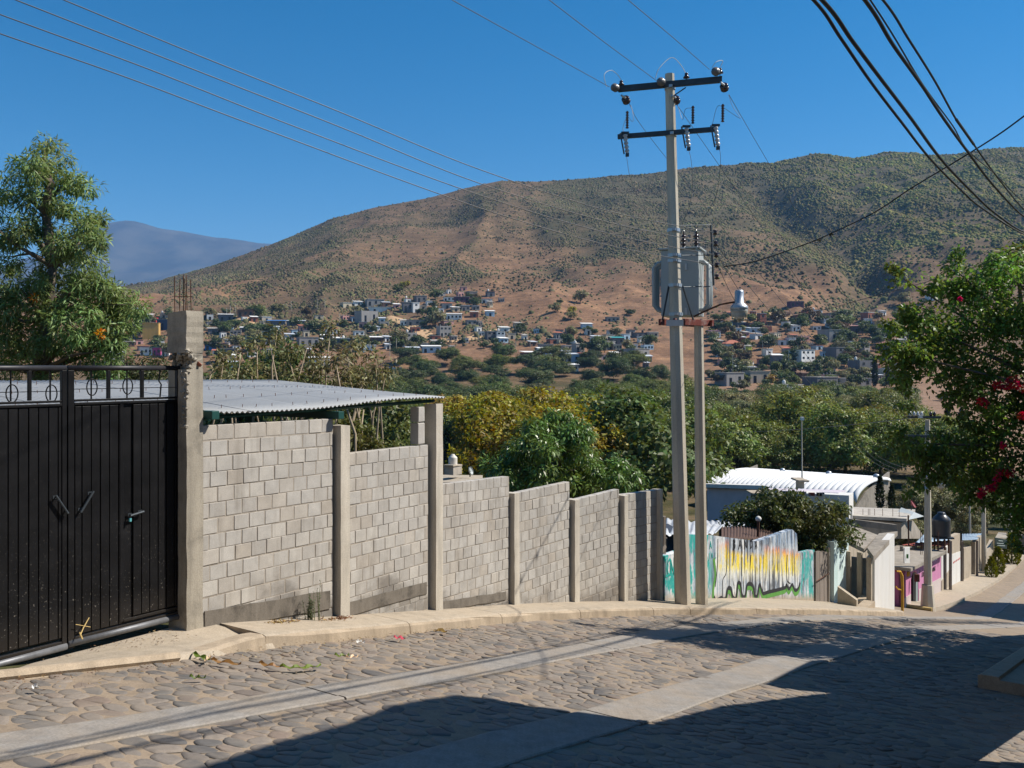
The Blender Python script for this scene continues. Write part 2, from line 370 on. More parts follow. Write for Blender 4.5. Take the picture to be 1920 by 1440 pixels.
# ------------------------------------------------------------------ ground sheet, hills, far mountain, haze
def ground_mat():
    t = NT('ground'); p = t.world(); y = t.xyz(p)[1]; z = t.xyz(p)[2]
    a = t.noise(p, 0.012, 9, 0.62); b = t.noise(t.world((1, 1, 3)), 0.05, 8, 0.68, 0.6); c = t.noise(p, 0.4, 5, 0.7)
    dry = t.ramp(b, [(0.28, (0.125, 0.072, 0.044)), (0.46, (0.20, 0.114, 0.066)), (0.6, (0.275, 0.157, 0.088)), (0.78, (0.39, 0.23, 0.12))])
    green = t.ramp(b, [(0.3, (0.055, 0.055, 0.03)), (0.6, (0.10, 0.09, 0.052)), (0.8, (0.16, 0.125, 0.075))])
    up = t.mr(t.math('ADD', z, t.math('MULTIPLY', a, 170)), 120, 235, 0, 0.85, True)
    x = t.xyz(p)[0]
    up = t.math('MAXIMUM', up, t.mr(t.math('ADD', x, t.math('MULTIPLY', a, 260)), 260, 460, 0, 0.8, True))
    col = t.mix(t.math('MULTIPLY', up, .5), dry, green); va = t.n('Attribute'); va.attribute_name = 'veg'
    col = t.mix(t.math('MULTIPLY', t.mr(va.outputs['Fac'], .05, .75, 0, .92), t.mr(t.noise(p, .22, 5, .7), .3, .6, .55, 1)), col, t.mix(up, (.08, .066, .04), (.07, .076, .038)))
    br = t.noise(p, 0.16, 6, 0.75); br2 = t.noise(t.world((1, 1.4, 1)), 0.035, 7, 0.72)
    col = t.mix(t.math('MULTIPLY', t.mr(br, 0.5, 0.62, 0, 0.75), t.mr(br2, 0.4, 0.6, 0.35, 1)), col, (0.085, 0.064, 0.042))
    col = t.mix(t.mr(br2, 0.58, 0.7, 0, 0.5), col, (0.33, 0.215, 0.125))
    col = t.hsv(col, v=t.mr(c, 0.3, 0.7, 0.72, 1.25))
    valley = t.ramp(t.noise(p, 0.06, 7, 0.65), [(0.35, (0.035, 0.04, 0.018)), (0.52, (0.07, 0.065, 0.03)), (0.6, (0.15, 0.11, 0.065)), (0.72, (0.26, 0.175, 0.11))])
    x_ = t.xyz(p)[0]; fld = t.math('MAXIMUM', t.math('MULTIPLY', t.mr(x_, 52, 70), t.mr(y, 110, 140)), t.math('MULTIPLY', t.math('MULTIPLY', t.mr(y, 205, 215), t.mr(y, 300, 280)), t.mr(x_, 12, 0)))
    valley = t.mix(fld, valley, (0.25, 0.16, 0.105)); valley = t.hsv(valley, v=t.mr(c, .3, .7, .75, 1.2))
    col = t.mix(t.mr(t.math('ADD', y, t.math('MULTIPLY', a, 120)), 410, 500), valley, col)
    return t.done(t.bsdf(col, 0.95, 0, t.bump(t.math('ADD', c, b), 0.6, 0.8), 0.1))
def build_ground():
    ys = np.concatenate([np.arange(-40, 40, 1.0), np.geomspace(40, 420, 110), np.linspace(424, 1260, 210), np.geomspace(1270, 9000, 40)])
    cs = np.linspace(-1, 1, 400); cs = np.sign(cs) * np.abs(cs) ** 1.15
    V = np.zeros((len(ys), len(cs), 3))
    for i, Y in enumerate(ys):
        Wd = max(46.0, 0.9 * Y); X = cs * Wd
        z = terrain(X, np.full_like(X, Y))
        V[i, :, 0] = X; V[i, :, 1] = Y; V[i, :, 2] = z
    n, m = len(ys), len(cs); idx = np.arange(n * m).reshape(n, m)
    Fq = np.stack([idx[:-1, :-1], idx[:-1, 1:], idx[1:, 1:], idx[1:, :-1]], -1).reshape(-1, 4)
    me = np_mesh('ground', V.reshape(-1, 3), Fq, ground_mat(), True); vg = veg_cover(V[..., 0].ravel(), V[..., 1].ravel(), V[..., 2].ravel()) * np.clip((V[..., 1].ravel() - 470) / 60, 0, 1)
    at_ = me.attributes.new('veg', 'FLOAT', 'POINT'); at_.data.foreach_set('value', vg.astype(np.float32))
    return setting(link(bpy.data.objects.new('ground', me)))
build_ground()
def build_mountain():
    px = np.linspace(-1400, 2600, 260)
    py = np.interp(px, [-1400, -500, 0, 100, 180, 215, 245, 275, 300, 340, 380, 450, 515, 600, 900, 1500, 2600], [540, 470, 500, 470, 421, 416, 414, 420, 428, 434, 441, 450, 458, 480, 520, 540, 560])
    py = py + 5 * (fbm(px / 40, px * 0, 31, 4) - 0.47)
    D0 = 6600.0; rows = np.linspace(0, 1, 40); V = []
    for r in rows:
        D = D0 - 2600 * (1 - r)
        top = EYE + (HOR - py) / FPX * D0
        X = (px - 960) / FPX * D0
        rough = (fbm(X / 420, np.full_like(X, D / 700), 40, 4) - 0.47) * 520 * math.sin(math.pi * r)
        V.append(np.stack([X, np.full_like(X, D), -8 + (top + 8) * r ** 1.4 + rough * 0.8], -1))
    V.append(np.stack([X, np.full_like(X, D0 + 1500), np.full_like(X, -8.0)], -1))
    V = np.array(V); n, m = V.shape[:2]; idx = np.arange(n * m).reshape(n, m)
    Fq = np.stack([idx[:-1, :-1], idx[:-1, 1:], idx[1:, 1:], idx[1:, :-1]], -1).reshape(-1, 4)
    t = NT('far_mountain'); p = t.world()
    col = t.ramp(t.noise(p, 0.004, 8, 0.65), [(0.38, (0.035, 0.05, 0.055)), (0.62, (0.085, 0.09, 0.08))])
    me = np_mesh('mountain', V.reshape(-1, 3), Fq, t.done(t.bsdf(col, 0.95)), True)
    setting(link(bpy.data.objects.new('mountain', me)))
build_mountain()
def build_haze():
    mb = MB(); mb.box((0, 4400, 480), (18000, 9700, 1020))   # -30 .. 990 m
    t = NT('haze'); v = t.n('VolumePrincipled'); v.inputs['Color'].default_value = (0.26, 0.52, 1.0, 1); v.inputs['Density'].default_value = HAZE
    v.inputs['Anisotropy'].default_value = 0.1
    t.l(v.outputs[0], t.out.inputs['Volume'])
    o = mb.build('haze', t.m); setting(o, 'stuff')
build_haze()

# ------------------------------------------------------------------ street: sand bed, wheel strips, cobbles, pavement
CURB_S = [-8, 3.2, 4.6, 5.9, 7.6, 10, 12.1, 14.7, 17.2, 21, 28, 29, 37.5, 38.5, 48, 57, 63, 75]
CURB_N = [-6.4, -6.53, -6.63, -6.83, -6.9, -7.06, -7.0, -6.66, -6.02, -5.6, -5.6, -9.5, -9.5, -6.75, -6.4, -6.37, -6.33, -6.3]
def curb_n(s): return np.interp(s, CURB_S, CURB_N)
def sheet(name, ss, nfun, mat, up=0.0, parent=None, bump=None):
    """strip in street coordinates; nfun(s) gives the list of offsets across"""
    V = []; m = None
    for s in ss:
        row = nfun(s); m = len(row)
        for n in row:
            x, y = xy(s, n); V.append((x, y, -float(gdrop(s)) + up + (bump(x, y) if bump else 0)))
    idx = np.arange(len(V)).reshape(len(ss), m)
    Fq = np.stack([idx[:-1, :-1], idx[:-1, 1:], idx[1:, 1:], idx[1:, :-1]], -1).reshape(-1, 4)[:, ::-1]
    me = np_mesh(name, np.array(V), Fq, mat, True)
    return link(bpy.data.objects.new(name, me), parent)
road = setting(sheet('road', np.arange(-6, 76, 0.25), lambda s: np.linspace(curb_n(s) - 0.05, 1.2, 22), MT['sandbed'], 0.0,
    bump=lambda x, y: -0.002 + 0.008 * (vnoise(x * 1.7, y * 1.7, 4) - 0.5)))
S1 = ([-8, 2.4, 4.3, 7.5, 12.5, 15.6, 24, 75], [-5.02, -5.05, -5.13, -5.26, -5.58, -5.53, -5.15, -5.0], [0.25, 0.24, 0.22, 0.24, 0.29, 0.26, 0.26, 0.3])
S2 = ([-8, 4.2, 6.3, 8.5, 11.5, 19.5, 30, 75], [-3.44, -3.45, -3.455, -3.52, -3.65, -3.75, -3.6, -3.4], [0.27, 0.27, 0.27, 0.265, 0.3, 0.3, 0.3, 0.3])
def strip(name, S, s0, s1):
    mb = MB(); ss = np.linspace(s0, s1, max(3, int((s1 - s0) / .25) + 1)); rows = []
    for s in ss:
        c = float(np.interp(s, S[0], S[1])); h = float(np.interp(s, S[0], S[2])) * (1 + .09 * float(vnoise(s * 1.9, c, 3) - .5)); z = -float(gdrop(s))
        row = []
        for n, dz in ((c - h, -0.03), (c - h, 0.005), (c - h + 0.03, 0.011), (c + h - 0.09, 0.012), (c + h - 0.075, 0.018), (c + h - 0.012, 0.019), (c + h, 0.010), (c + h, -0.03)):
            x, y = xy(s, n + 0.012 * math.sin(s * 2.1)); row.append((x, y, z + dz))
        rows.append(row)
    V = [p for r in rows for p in r]; k = 8
    Fq = [(i * k + j, i * k + j + 1, (i + 1) * k + j + 1, (i + 1) * k + j) for i in range(len(rows) - 1) for j in range(k - 1)]
    Fq += [tuple(range(k)), tuple((len(rows) - 1) * k + j for j in range(k))[::-1]]
    mb.add(V, Fq); return mb.build('wheel_strip', MT['strip'], road)
brk1 = [-6, 4.9, 9.6, 14.6, 20, 30, 45, 75]; brk2 = [-6, 6.35, 11.6, 17.5, 24, 34, 48, 75]
for S, bk in ((S1, brk1), (S2, brk2)):
    for a, b in zip(bk[:-1], bk[1:]): strip('wheel_strip', S, a + 0.012, b - 0.012)

def cobbles():
    # jittered seed points in street coordinates, denser near the camera; cells clipped to Voronoi shape
    rng = np.random.default_rng(3); pts = []
    def inside(s, n):
        if n < curb_n(s) + 0.03 or n > 0.9: return False
        for S in (S1, S2):
            if abs(n - np.interp(s, S[0], S[1])) < np.interp(s, S[0], S[2]) + 0.03: return False
        x, y = xy(s, n)
        if y < 3.2: return False
        u = x / y
        return -0.66 < u < 0.66 and not (s > 12.1 and n > -1.65)
    s = 1.2
    while s < 24:
        ds = 0.115 if s < 9 else 0.14 if s < 15 else 0.2
        n = -7.1
        while n < 0.9:
            dn = ds * 1.42
            q = (s + rng.uniform(-0.5, 0.5) * ds, n + rng.uniform(-0.5, 0.5) * dn + (0.5 * dn if int(s / ds) % 2 else 0))
            if inside(*q) and rng.random() > 0.09: pts.append((q[0], q[1], ds))
            n += dn
        s += ds
    P = np.array([(a, b) for a, b, _ in pts]); cell = 0.4; G = {}
    for i, (a, b) in enumerate(P): G.setdefault((int(a / cell), int(b / cell)), []).append(i)
    stones = []
    for i, (a, b, ds) in enumerate(pts):
        r = ds * rng.choice([.8, 1, 1.1, 1.3, 1.6]); gap = rng.uniform(0.001, 0.006)
        poly = [(math.cos(t) * r * 0.72, math.sin(t) * r * 1.08) for t in (np.arange(8) * math.pi / 4 + rng.uniform(0, 0.7))]
        ca, cb = int(a / cell), int(b / cell)
        for da in (-1, 0, 1):
            for db in (-1, 0, 1):
                for j in G.get((ca + da, cb + db), ()):
                    if j == i: continue
                    dx, dy = P[j][0] - a, P[j][1] - b; d2 = dx * dx + dy * dy
                    if d2 > 4.4 * r * r: continue
                    lim = d2 * 0.5 - gap * math.sqrt(d2); out = []
                    for k in range(len(poly)):
                        p, q = poly[k], poly[(k + 1) % len(poly)]
                        fp = p[0] * dx + p[1] * dy - lim; fq = q[0] * dx + q[1] * dy - lim
                        if fp <= 0: out.append(p)
                        if (fp < 0 < fq) or (fq < 0 < fp):
                            t = fp / (fp - fq); out.append((p[0] + t * (q[0] - p[0]), p[1] + t * (q[1] - p[1])))
                    poly = out
                    if len(poly) < 3: break
        if len(poly) < 3: continue
        ch = []
        for k in range(len(poly)):
            p, q = poly[k], poly[(k + 1) % len(poly)]
            ch += [(p[0] * .75 + q[0] * .25, p[1] * .75 + q[1] * .25), (p[0] * .25 + q[0] * .75, p[1] * .25 + q[1] * .75)]
        stones.append((a, b, ch))
    def size(stn):
        x, y = xy(stn[0], stn[1])
        w_ = max(p[1] for p in stn[2]) - min(p[1] for p in stn[2]); 
        vis = abs(x / y) < 0.56 and (1.6 + float(gdrop(stn[0]))) / y < 0.435
        return -(w_ / y) if vis else 0
    stones.sort(key=size)
    def shape(mb, a, b, ch, origin):
        k = len(ch); h = rng.uniform(0.001, 0.0065); tilt = rng.uniform(-0.05, 0.05), rng.uniform(-0.05, 0.05); V = []
        for sc, z in ((1.0, -0.004), (0.93, h * 0.62), (0.58, h)):
            for p in ch:
                x, y = xy(a + p[0] * sc, b + p[1] * sc)
                zz = -float(gdrop(a + p[0] * sc)) + z + p[0] * tilt[0] + p[1] * tilt[1]
                V.append((x - origin[0], y - origin[1], zz - origin[2]))
        Fc = [(i, (i + 1) % k, k + (i + 1) % k, k + i) for i in range(k)] + [(k + i, k + (i + 1) % k, 2 * k + (i + 1) % k, 2 * k + i) for i in range(k)]
        Fc.append(tuple(2 * k + i for i in range(k)))
        if (V[1][0] - V[0][0]) * (V[k][1] - V[0][1]) - (V[1][1] - V[0][1]) * (V[k][0] - V[0][0]) < 0: Fc = [f[::-1] for f in Fc]
        mb.add(V, Fc)
    for a, b, ch in stones[:290]:
        mb = MB(); x, y = xy(a, b); o = (x, y, -float(gdrop(a))); shape(mb, a, b, ch, o)
        ob = mb.build('cobblestone', MT['cobble'], road, True); ob.location = o
    mb = MB()
    for a, b, ch in stones[290:]: shape(mb, a, b, ch, (0, 0, 0))
    setting(mb.build('cobbles', MT['cobble'], road, True), 'stuff')
cobbles()

# pavement on the wall side: loft of kerb cross-sections, broken at joints
WALL_PX = [(382, 1170), (635, 1155), (812, 1143), (958, 1133), (1073, 1128), (1165, 1127), (1234, 1125)]
WB = [on_road(a, b, 0.13) for a, b in WALL_PX]
WS = [sn(p.x, p.y)[0] for p in WB]; WN = [sn(p.x, p.y)[1] for p in WB]
def wall_n(s): return float(np.interp(s, [4, WS[0]] + WS + [17, 28.2], [WN[0], WN[0]] + WN + [-7.55, -7.5]))
pavement = setting(bpy.data.objects.new('pavement', None)); link(pavement)
def pave_part(s0, s1, endcut=0.0):
    mb = MB(); ss = np.arange(s0, s1 + 1e-6, (s1 - s0) / max(2, round((s1 - s0) / 0.4))); rows = []
    for i, s in enumerate(ss):
        nc = float(curb_n(s)); nw = wall_n(s) - 0.25; z = -float(gdrop(s))
        sl = s - (0.0)
        wob = 0.012 * math.sin(s * 5.1) + 0.01 * math.sin(s * 11.7)
        row = []
        for n, dz in ((nw, -0.15), (nw, 0.128), (nc - 0.2, 0.132), (nc - 0.05, 0.13 + wob * 0.3), (nc - 0.015, 0.118 + wob * .3), (nc + 0.004 + wob, 0.09), (nc + 0.02 + wob * .6, -0.08)):
            x, y = xy(s, n); row.append((x, y, z + dz))
        rows.append(row)
    V = [p for r in rows for p in r]; k = 7
    Fq = [(i * k + j, i * k + j + 1, (i + 1) * k + j + 1, (i + 1) * k + j) for i in range(len(rows) - 1) for j in range(k - 1)]
    Fq += [tuple(range(k)), tuple((len(rows) - 1) * k + j for j in range(k))[::-1]]
    mb.add(V, Fq); o = mb.build('pavement_slab', MT['walk'], pavement)
    # kerb face carries its own material
    o.data.materials.append(MT['curb'])
    for pl in o.data.polygons:
        if abs(pl.normal.z) < 0.75: pl.material_index = 1
    return o
cuts = [5.72, 7.9, 9.9, 11.9, 13.9, 15.0, 17.0, 19.0, 21.0, 23.5, 26.0, 28.2]
for a, b in zip(cuts[:-1], cuts[1:]): pave_part(a, b - 0.012)
# ramped end of the kerb and the driveway apron
mb = MB()
rows = []
for k in range(9):                           # the kerb alone dips down to the driveway lip
    t_ = k / 8; s = 5.70 - .95 * t_; nc = float(curb_n(s)); e = t_ * t_ * (3 - 2 * t_); z = -float(gdrop(s)) + .13 * (1 - e) + .035 * e
    rows.append([(*xy(s, n), z + d) for n, d in ((nc - .24, -.14), (nc - .22, -.012), (nc - .05, 0), (nc, -.02), (nc + .02, -.16))])
mb = MB(); mb.add([p for r in rows for p in r], [(i * 5 + j, i * 5 + j + 1, i * 5 + 6 + j, i * 5 + 5 + j) for i in range(8) for j in range(4)] + [tuple(range(5)), tuple(40 + j for j in range(5))[::-1]]); mb.build('kerb_ramp', MT['curb'], pavement)
mb = MB()
GR = at(330, 1165, 8.95); GL = Vector((-0.58 * 8.55, 7.3, 0))
gd = Vector((0.588, 0.809, 0))
def apron(name, mat):
    ss = np.linspace(0, 1, 15); V = []
    for i in range(15):
        t = i / 14; gx, gy = -3.1 - 0.588 * 3.4 * (1 - t), 9.0 - 0.809 * 3.4 * (1 - t)
        s = 1.6 + (5.9 - 1.6) * t; nc_ = float(curb_n(s)); cx, cyy = xy(s, nc_)
        for j in range(9):
            k = j / 8; x = gx + (cx - gx) * k; y = gy + (cyy - gy) * k
            z = (-0.90) * (1 - k) + (-float(gdrop(s)) + 0.045) * k
            V.append((x, y, z + 0.01 * (vnoise(x * 2, y * 2, 8) - 0.5)))
        V.append((cx + 0.015, cyy - 0.01, -float(gdrop(s)) - 0.05))
    idx = np.arange(len(V)).reshape(15, 10)
    Fq = np.stack([idx[:-1, :-1], idx[:-1, 1:], idx[1:, 1:], idx[1:, :-1]], -1).reshape(-1, 4)[:, ::-1]
    return link(bpy.data.objects.new(name, np_mesh(name, np.array(V), Fq, mat, True)), pavement)
apron('driveway_apron', MT['walk'])
# pale kerb lip along the apron
mb = MB(); pts = [Vector((*xy(s, float(curb_n(s)) - 0.02), -float(gdrop(s)) + 0.03)) for s in np.arange(0.4, 4.8, 0.25)]
mb.tube(pts, 0.045, 6); mb.build('kerb_lip', MT['curb'], pavement)
# raised pavement on the shaded side
mb = MB(); rows = []
for s in np.arange(12.12, 40, 0.5):
    z = -float(gdrop(s)); rows.append([(*xy(s, n), z + d) for n, d in ((-1.62, -0.1), (-1.62, 0.15), (-1.59, 0.17), (-1.4, 0.17), (-1.39, 0.135), (-0.2, 0.135), (-0.2, -0.1))])
V = [p for r in rows for p in r]
mb.add(V, [(i * 7 + j, (i + 1) * 7 + j, (i + 1) * 7 + j + 1, i * 7 + j + 1) for i in range(len(rows) - 1) for j in range(6)][::1] + [tuple(range(7))[::-1]])
mb.build('pavement_slab', MT['walk'], pavement)
# far pavement beyond the side street
mb = MB(); rows = []
for s in np.arange(38.6, 70, 0.8):
    z = -float(gdrop(s)); nc = float(curb_n(s)); rows.append([(*xy(s, n), z + d) for n, d in ((nc - 1.6, -0.1), (nc - 1.6, 0.14), (nc, 0.14), (nc + 0.03, -0.1))])
mb.add([p for r in rows for p in r], [(i * 4 + j, i * 4 + j + 1, (i + 1) * 4 + j + 1, (i + 1) * 4 + j) for i in range(len(rows) - 1) for j in range(3)] + [tuple(range(4))])
mb.build('pavement_slab', MT['walk'], pavement)
mb = MB(); s = 38.55; z = -float(gdrop(s))
mb.tube([Vector((*xy(38.55, n), z + 0.07)) for n in np.linspace(-8.3, -6.76, 6)], 0.085, 8)
mb.build('kerb_corner', plain('yellow_kerb', (0.50, 0.36, 0.14), 0.2, 6), pavement)
# ------------------------------------------------------------------ block wall with concrete posts
def wall_pt(px):
    u = (px - 960) / FPX
    for i in range(len(WB) - 1):
        a, b = WB[i], WB[i + 1]; t = (u * a.y - a.x) / ((b.x - a.x) - u * (b.y - a.y))
        if t <= 1 or i == len(WB) - 2: return Vector((a.x + (b.x - a.x) * t, a.y + (b.y - a.y) * t, 0))
def on_wall(px, py):
    p = wall_pt(px); return at(px, py, p.y)
wall = thing('block_wall', 'grey cement block wall stepping downhill between concrete posts behind the pavement', 'wall', (0, 0, 0))
PAN = [(382, 622, 798, 785), (650, 800, 850, 833), (824, 952, 908, 892), (967, 1065, 925, 903), (1081, 1158, 937, 913), (1172, 1230, 927, 918)]
BV = []
for k in range(7):                           # block variants, corners worn unevenly
    rr = random.Random(k); V = []
    for y, ins in ((-0.5, 0.0), (0.40, 0.0), (0.5, 1.0)):
        for sx, sz in ((-1, -1), (1, -1), (1, 1), (-1, 1)):
            V.append(((sx * (0.5 - ins * (0.012 + 0.016 * rr.random()))), y + (rr.uniform(-.03, .0) if ins else 0), sz * (0.5 - ins * (0.016 + 0.022 * rr.random()))))
    Fc = [(a, a2, a2 + 4, a + 4) if False else (a + 4, a2 + 4, a2, a) for l in (0, 4) for a, a2 in [(l, l + 1), (l + 1, l + 2), (l + 2, l + 3), (l + 3, l)]]
    Fc = [f[::-1] for f in Fc] + [(8, 11, 10, 9)]
    me = bpy.data.meshes.new('block'); me.from_pydata([Vector(v) for v in V], [], Fc); me.update(); me.materials.append(MT['block']); BV.append(me)
nblk = 0; stuffV, stuffF = [], []
mort = MB()
for pi, (xa, xb, ya, yb) in enumerate(PAN):
    a = on_wall(xa - 3, ya); b = on_wall(xb + 3, yb); d = Vector((b.x - a.x, b.y - a.y, 0)); L = d.length; d.normalize()
    out = Vector((d.y, -d.x, 0)); tilt = (b.z - a.z) / L
    if abs(tilt) > 0.05: tilt *= 0.6
    ga = -float(gdrop(sn(a.x, a.y)[0])) - 0.1; gb = -float(gdrop(sn(b.x, b.y)[0])) - 0.1
    back = out * -0.115; frnt = out * -0.006
    zt = a.z - 0.012; ztb = a.z + tilt * L - 0.012
    mort.hexa([a * 1 + frnt - Vector((0, 0, a.z - ga)), Vector((b.x, b.y, gb)) + frnt, Vector((b.x, b.y, gb)) + back, Vector((a.x, a.y, ga)) + back],
              [Vector((a.x, a.y, zt)) + frnt, Vector((b.x, b.y, ztb)) + frnt, Vector((b.x, b.y, ztb)) + back, Vector((a.x, a.y, zt)) + back])
    hh = 0.153; row = 0; rr = random.Random(40 + pi)
    ang = math.atan(tilt)
    while True:
        z = a.z - hh * (row + 0.5)
        if z + hh / 2 < min(ga, gb) + 0.1 - 0.0: break
        x = -(0.2 * (row % 2) * 0.5) - 0.03 * rr.random()
        wob = rr.uniform(-.004, .004)
        while x < L - 0.02:
            wd = 0.2 + rr.uniform(-0.008, 0.008); x0 = max(x, 0.0); x1 = min(x + wd, L)
            if x1 - x0 > 0.03:
                xm = (x0 + x1) / 2; p = Vector((a.x, a.y, 0)) + d * xm; zz = z + tilt * xm + wob
                gnd = ga + (gb - ga) * xm / L
                if zz + hh / 2 > gnd + 0.08:
                    j = 0.0052; M = frame((p.x, p.y, zz), d + Vector((0, 0, tilt)))
                    pr = rr.uniform(-0.0025, 0.003)
                    S = Matrix.Diagonal((x1 - x0 - 2 * j, 0.11, hh - 1.7 * j, 1)); Rz = Matrix.Rotation(math.pi, 4, 'Z')
                    Rj = Matrix.Rotation(rr.uniform(-.008, .008), 4, 'Y') @ Matrix.Rotation(rr.uniform(-.006, .006), 4, 'Z')
                    # local +y of frame is left of d (away from the street); turn the worn face to the street
                    MM = M @ Rz @ Matrix.Translation((0, 0.055 - 0.11 + pr, 0)) @ Rj @ S
                    if nblk < 296:
                        o = bpy.data.objects.new('block', BV[rr.randrange(7)]); o.matrix_world = MM; link(o, wall); nblk += 1
                    else:
                        base = len(stuffV); me = BV[rr.randrange(7)]
                        stuffV += [tuple(MM @ v.co) for v in me.vertices]; stuffF += [tuple(i + base for i in pl.vertices) for pl in me.polygons]
            x += wd
        row += 1
mort.build('mortar_core', MT['mortar'], wall)
me = bpy.data.meshes.new('blocks'); me.from_pydata(stuffV, [], stuffF); me.update(); me.materials.append(MT['block'])
setting(link(bpy.data.objects.new('blocks', me), wall), 'stuff')
# posts: (pixel of the front face's centre, top row)
POSTS = [(639, 797, .15), (816, 757, .15), (962, 924, .13), (1076, 936, .13), (1168, 928, .12), (1234, 917, .1)]
for px, py, wd in POSTS:
    p = on_wall(px, py); d = (wall_pt(px + 10) - wall_pt(px - 10)).normalized(); out = Vector((d.y, -d.x, 0))
    zb = -float(gdrop(sn(p.x, p.y)[0])) - 0.1; rr = random.Random(px); mb = MB(); rows = []
    nz = 14; V = []
    for i in range(nz + 1):
        z = zb + (p.z - zb) * i / nz
        for sx, sy in ((-1, -1), (1, -1), (1, 1), (-1, 1)):
            q = p + d * (sx * wd / 2 + rr.uniform(-.003, .003)) + out * ((0.072 if sy < 0 else -0.11) + rr.uniform(-.003, .003)); V.append((q.x, q.y, z + (rr.uniform(-.008, .004) if i == nz else 0)))
    Fc = [(i * 4 + k, i * 4 + (k + 1) % 4, i * 4 + 4 + (k + 1) % 4, i * 4 + 4 + k) for i in range(nz) for k in range(4)] + [(nz * 4, nz * 4 + 1, nz * 4 + 2, nz * 4 + 3)]
    mb.add(V, Fc); mb.build('concrete_post', MT['column'], wall)
# dark footing beams at the foot of the first two panels, loose blocks stacked by the tall post
def band(pxa, ya, pxb, yb, h, name='footing_beam'):
    a, b = on_wall(pxa, ya), on_wall(pxb, yb); d = (b - a); out = Vector((d.y, -d.x, 0)).normalized() * 0.012; rr = random.Random(pxa); n = 9
    V = []
    for i in range(n + 1):
        p = a + d * i / n; q = Vector((0, 0, h))
        for s_, o_ in ((0, 0.0), (0, 1), (-1, 1), (-1, 0)):
            V.append(p + q * s_ + out * (o_ + rr.uniform(-.12, .12)) + Vector((0, 0, rr.uniform(-.006, .006))) - out * (4 if o_ == 0 else 0))
    m2 = MB(); m2.add(V, [(i * 4 + k, i * 4 + 4 + k, i * 4 + 4 + (k + 1) % 4, i * 4 + (k + 1) % 4) for i in range(n) for k in range(4)] + [(0, 1, 2, 3), (n * 4 + 3, n * 4 + 2, n * 4 + 1, n * 4)])
    m2.build(name, MT['beam'], wall)
band(383, 1146, 618, 1107, 0.20); band(652, 1130, 799, 1091, 0.15); band(826, 1128, 948, 1109, 0.12)
for k, (yb, yt) in enumerate(((833, 793), (791, 763))):
    p = on_wall(790, (yb + yt) / 2); q = on_wall(790, yt); d = (wall_pt(800) - wall_pt(780)).normalized(); out = Vector((d.y, -d.x, 0))
    o = bpy.data.objects.new('block', BV[k]); M = frame(p - out * 0.06, d)
    o.matrix_world = M @ Matrix.Rotation(math.pi + 0.06 * k, 4, 'Z') @ Matrix.Diagonal((0.135, 0.13, (q.z - p.z) * 2, 1)); link(o, wall)

# ------------------------------------------------------------------ broken gate pillar
pil = thing('gate_pillar', 'broken concrete gate pillar with bare reinforcing rods sticking out of its top', 'pillar')
PD = 8.82; pr_ = at(381, 1170, PD); wd_ = Vector((0.57, 0.82, 0)).normalized(); po = Vector((wd_.y, -wd_.x, 0))
def prough(mb, x0, x1, y0, y1, z0, z1, nz=16, jit=.004, seed=1):
    rr = random.Random(seed); V = []
    for i in range(nz + 1):
        z = z0 + (z1 - z0) * i / nz
        for sx, sy in ((x0, y1), (x1, y1), (x1, y0), (x0, y0)):
            q = pr_ + wd_ * (sx + rr.uniform(-jit, jit)) + po * (sy + rr.uniform(-jit, jit)); V.append((q.x, q.y, z + (rr.uniform(-2 * jit, 2 * jit) if i == nz else 0)))
    Fc = [(i * 4 + k, i * 4 + (k + 1) % 4, i * 4 + 4 + (k + 1) % 4, i * 4 + 4 + k) for i in range(nz) for k in range(4)] + [(nz * 4, nz * 4 + 1, nz * 4 + 2, nz * 4 + 3), (3, 2, 1, 0)]
    mb.add(V, Fc)
zt = at(381, 585, PD).z; zn = at(381, 662, PD).z
mb = MB(); prough(mb, -0.185, 0.0, -0.29, 0.0, -1.15, zn - 0.16, 18)
mb.build('lower_shaft', MT['pillar'], pil)
mb = MB(); prough(mb, -0.19, 0.0, -0.30, 0.0, zn + 0.0, zt, 8, .004, 3); mb.build('upper_shaft', MT['pillar'], pil)
mb = MB(); prough(mb, -0.13, -0.002, -0.30, -0.003, zn - 0.17, zn + 0.02, 5, .006, 4); mb.build('core', MT['pillar'], pil)
# spalled rubble where the corner has broken away
mb = MB(); rr = random.Random(12)
for k in range(150):
    t = rr.random(); z = zn + 0.03 - 0.75 * t ** 1.3; x = -0.185 + rr.uniform(-.02, .05) * (1 - t) + (0.05 if z > zn - .17 else 0); y = rr.uniform(-.1, .004); r = rr.uniform(.008, .022)
    q = pr_ + wd_ * x + po * y; q.z = z
    mb.lathe([(r * .5, -r), (r * rr.uniform(.8, 1.2), -r * .2), (r * .7, r * .7), (r * .2, r)], q, 5, Matrix.Rotation(rr.uniform(0, 3), 3, 'X') @ Matrix.Rotation(rr.uniform(0, 3), 3, 'Y'))
for k in range(60):
    x = rr.uniform(-.19, -.08); y = rr.uniform(-.30, -.0); r = rr.uniform(.012, .03); q = pr_ + wd_ * x + po * y; q.z = zn + rr.uniform(-.06, .02) - (.10 if x > -.13 else 0) * rr.random()
    mb.lathe([(r * .5, -r), (r * rr.uniform(.8, 1.2), -r * .2), (r * .7, r * .7), (r * .2, r)], q, 5, Matrix.Rotation(rr.uniform(0, 3), 3, 'X') @ Matrix.Rotation(rr.uniform(0, 3), 3, 'Y'))
mb.build('spalled_edge', MT['pillar'], pil)
q = pr_ + wd_ * -0.05 + po * 0.004; q.z = at(370, 683, PD).z
mb = MB(); mb.box(q, (.05, .02, .03), Matrix.Rotation(0.7, 3, 'Y')); mb.build('brick_chip', plain('brick_red', (0.30, 0.10, 0.055), 0.3, 20), pil)
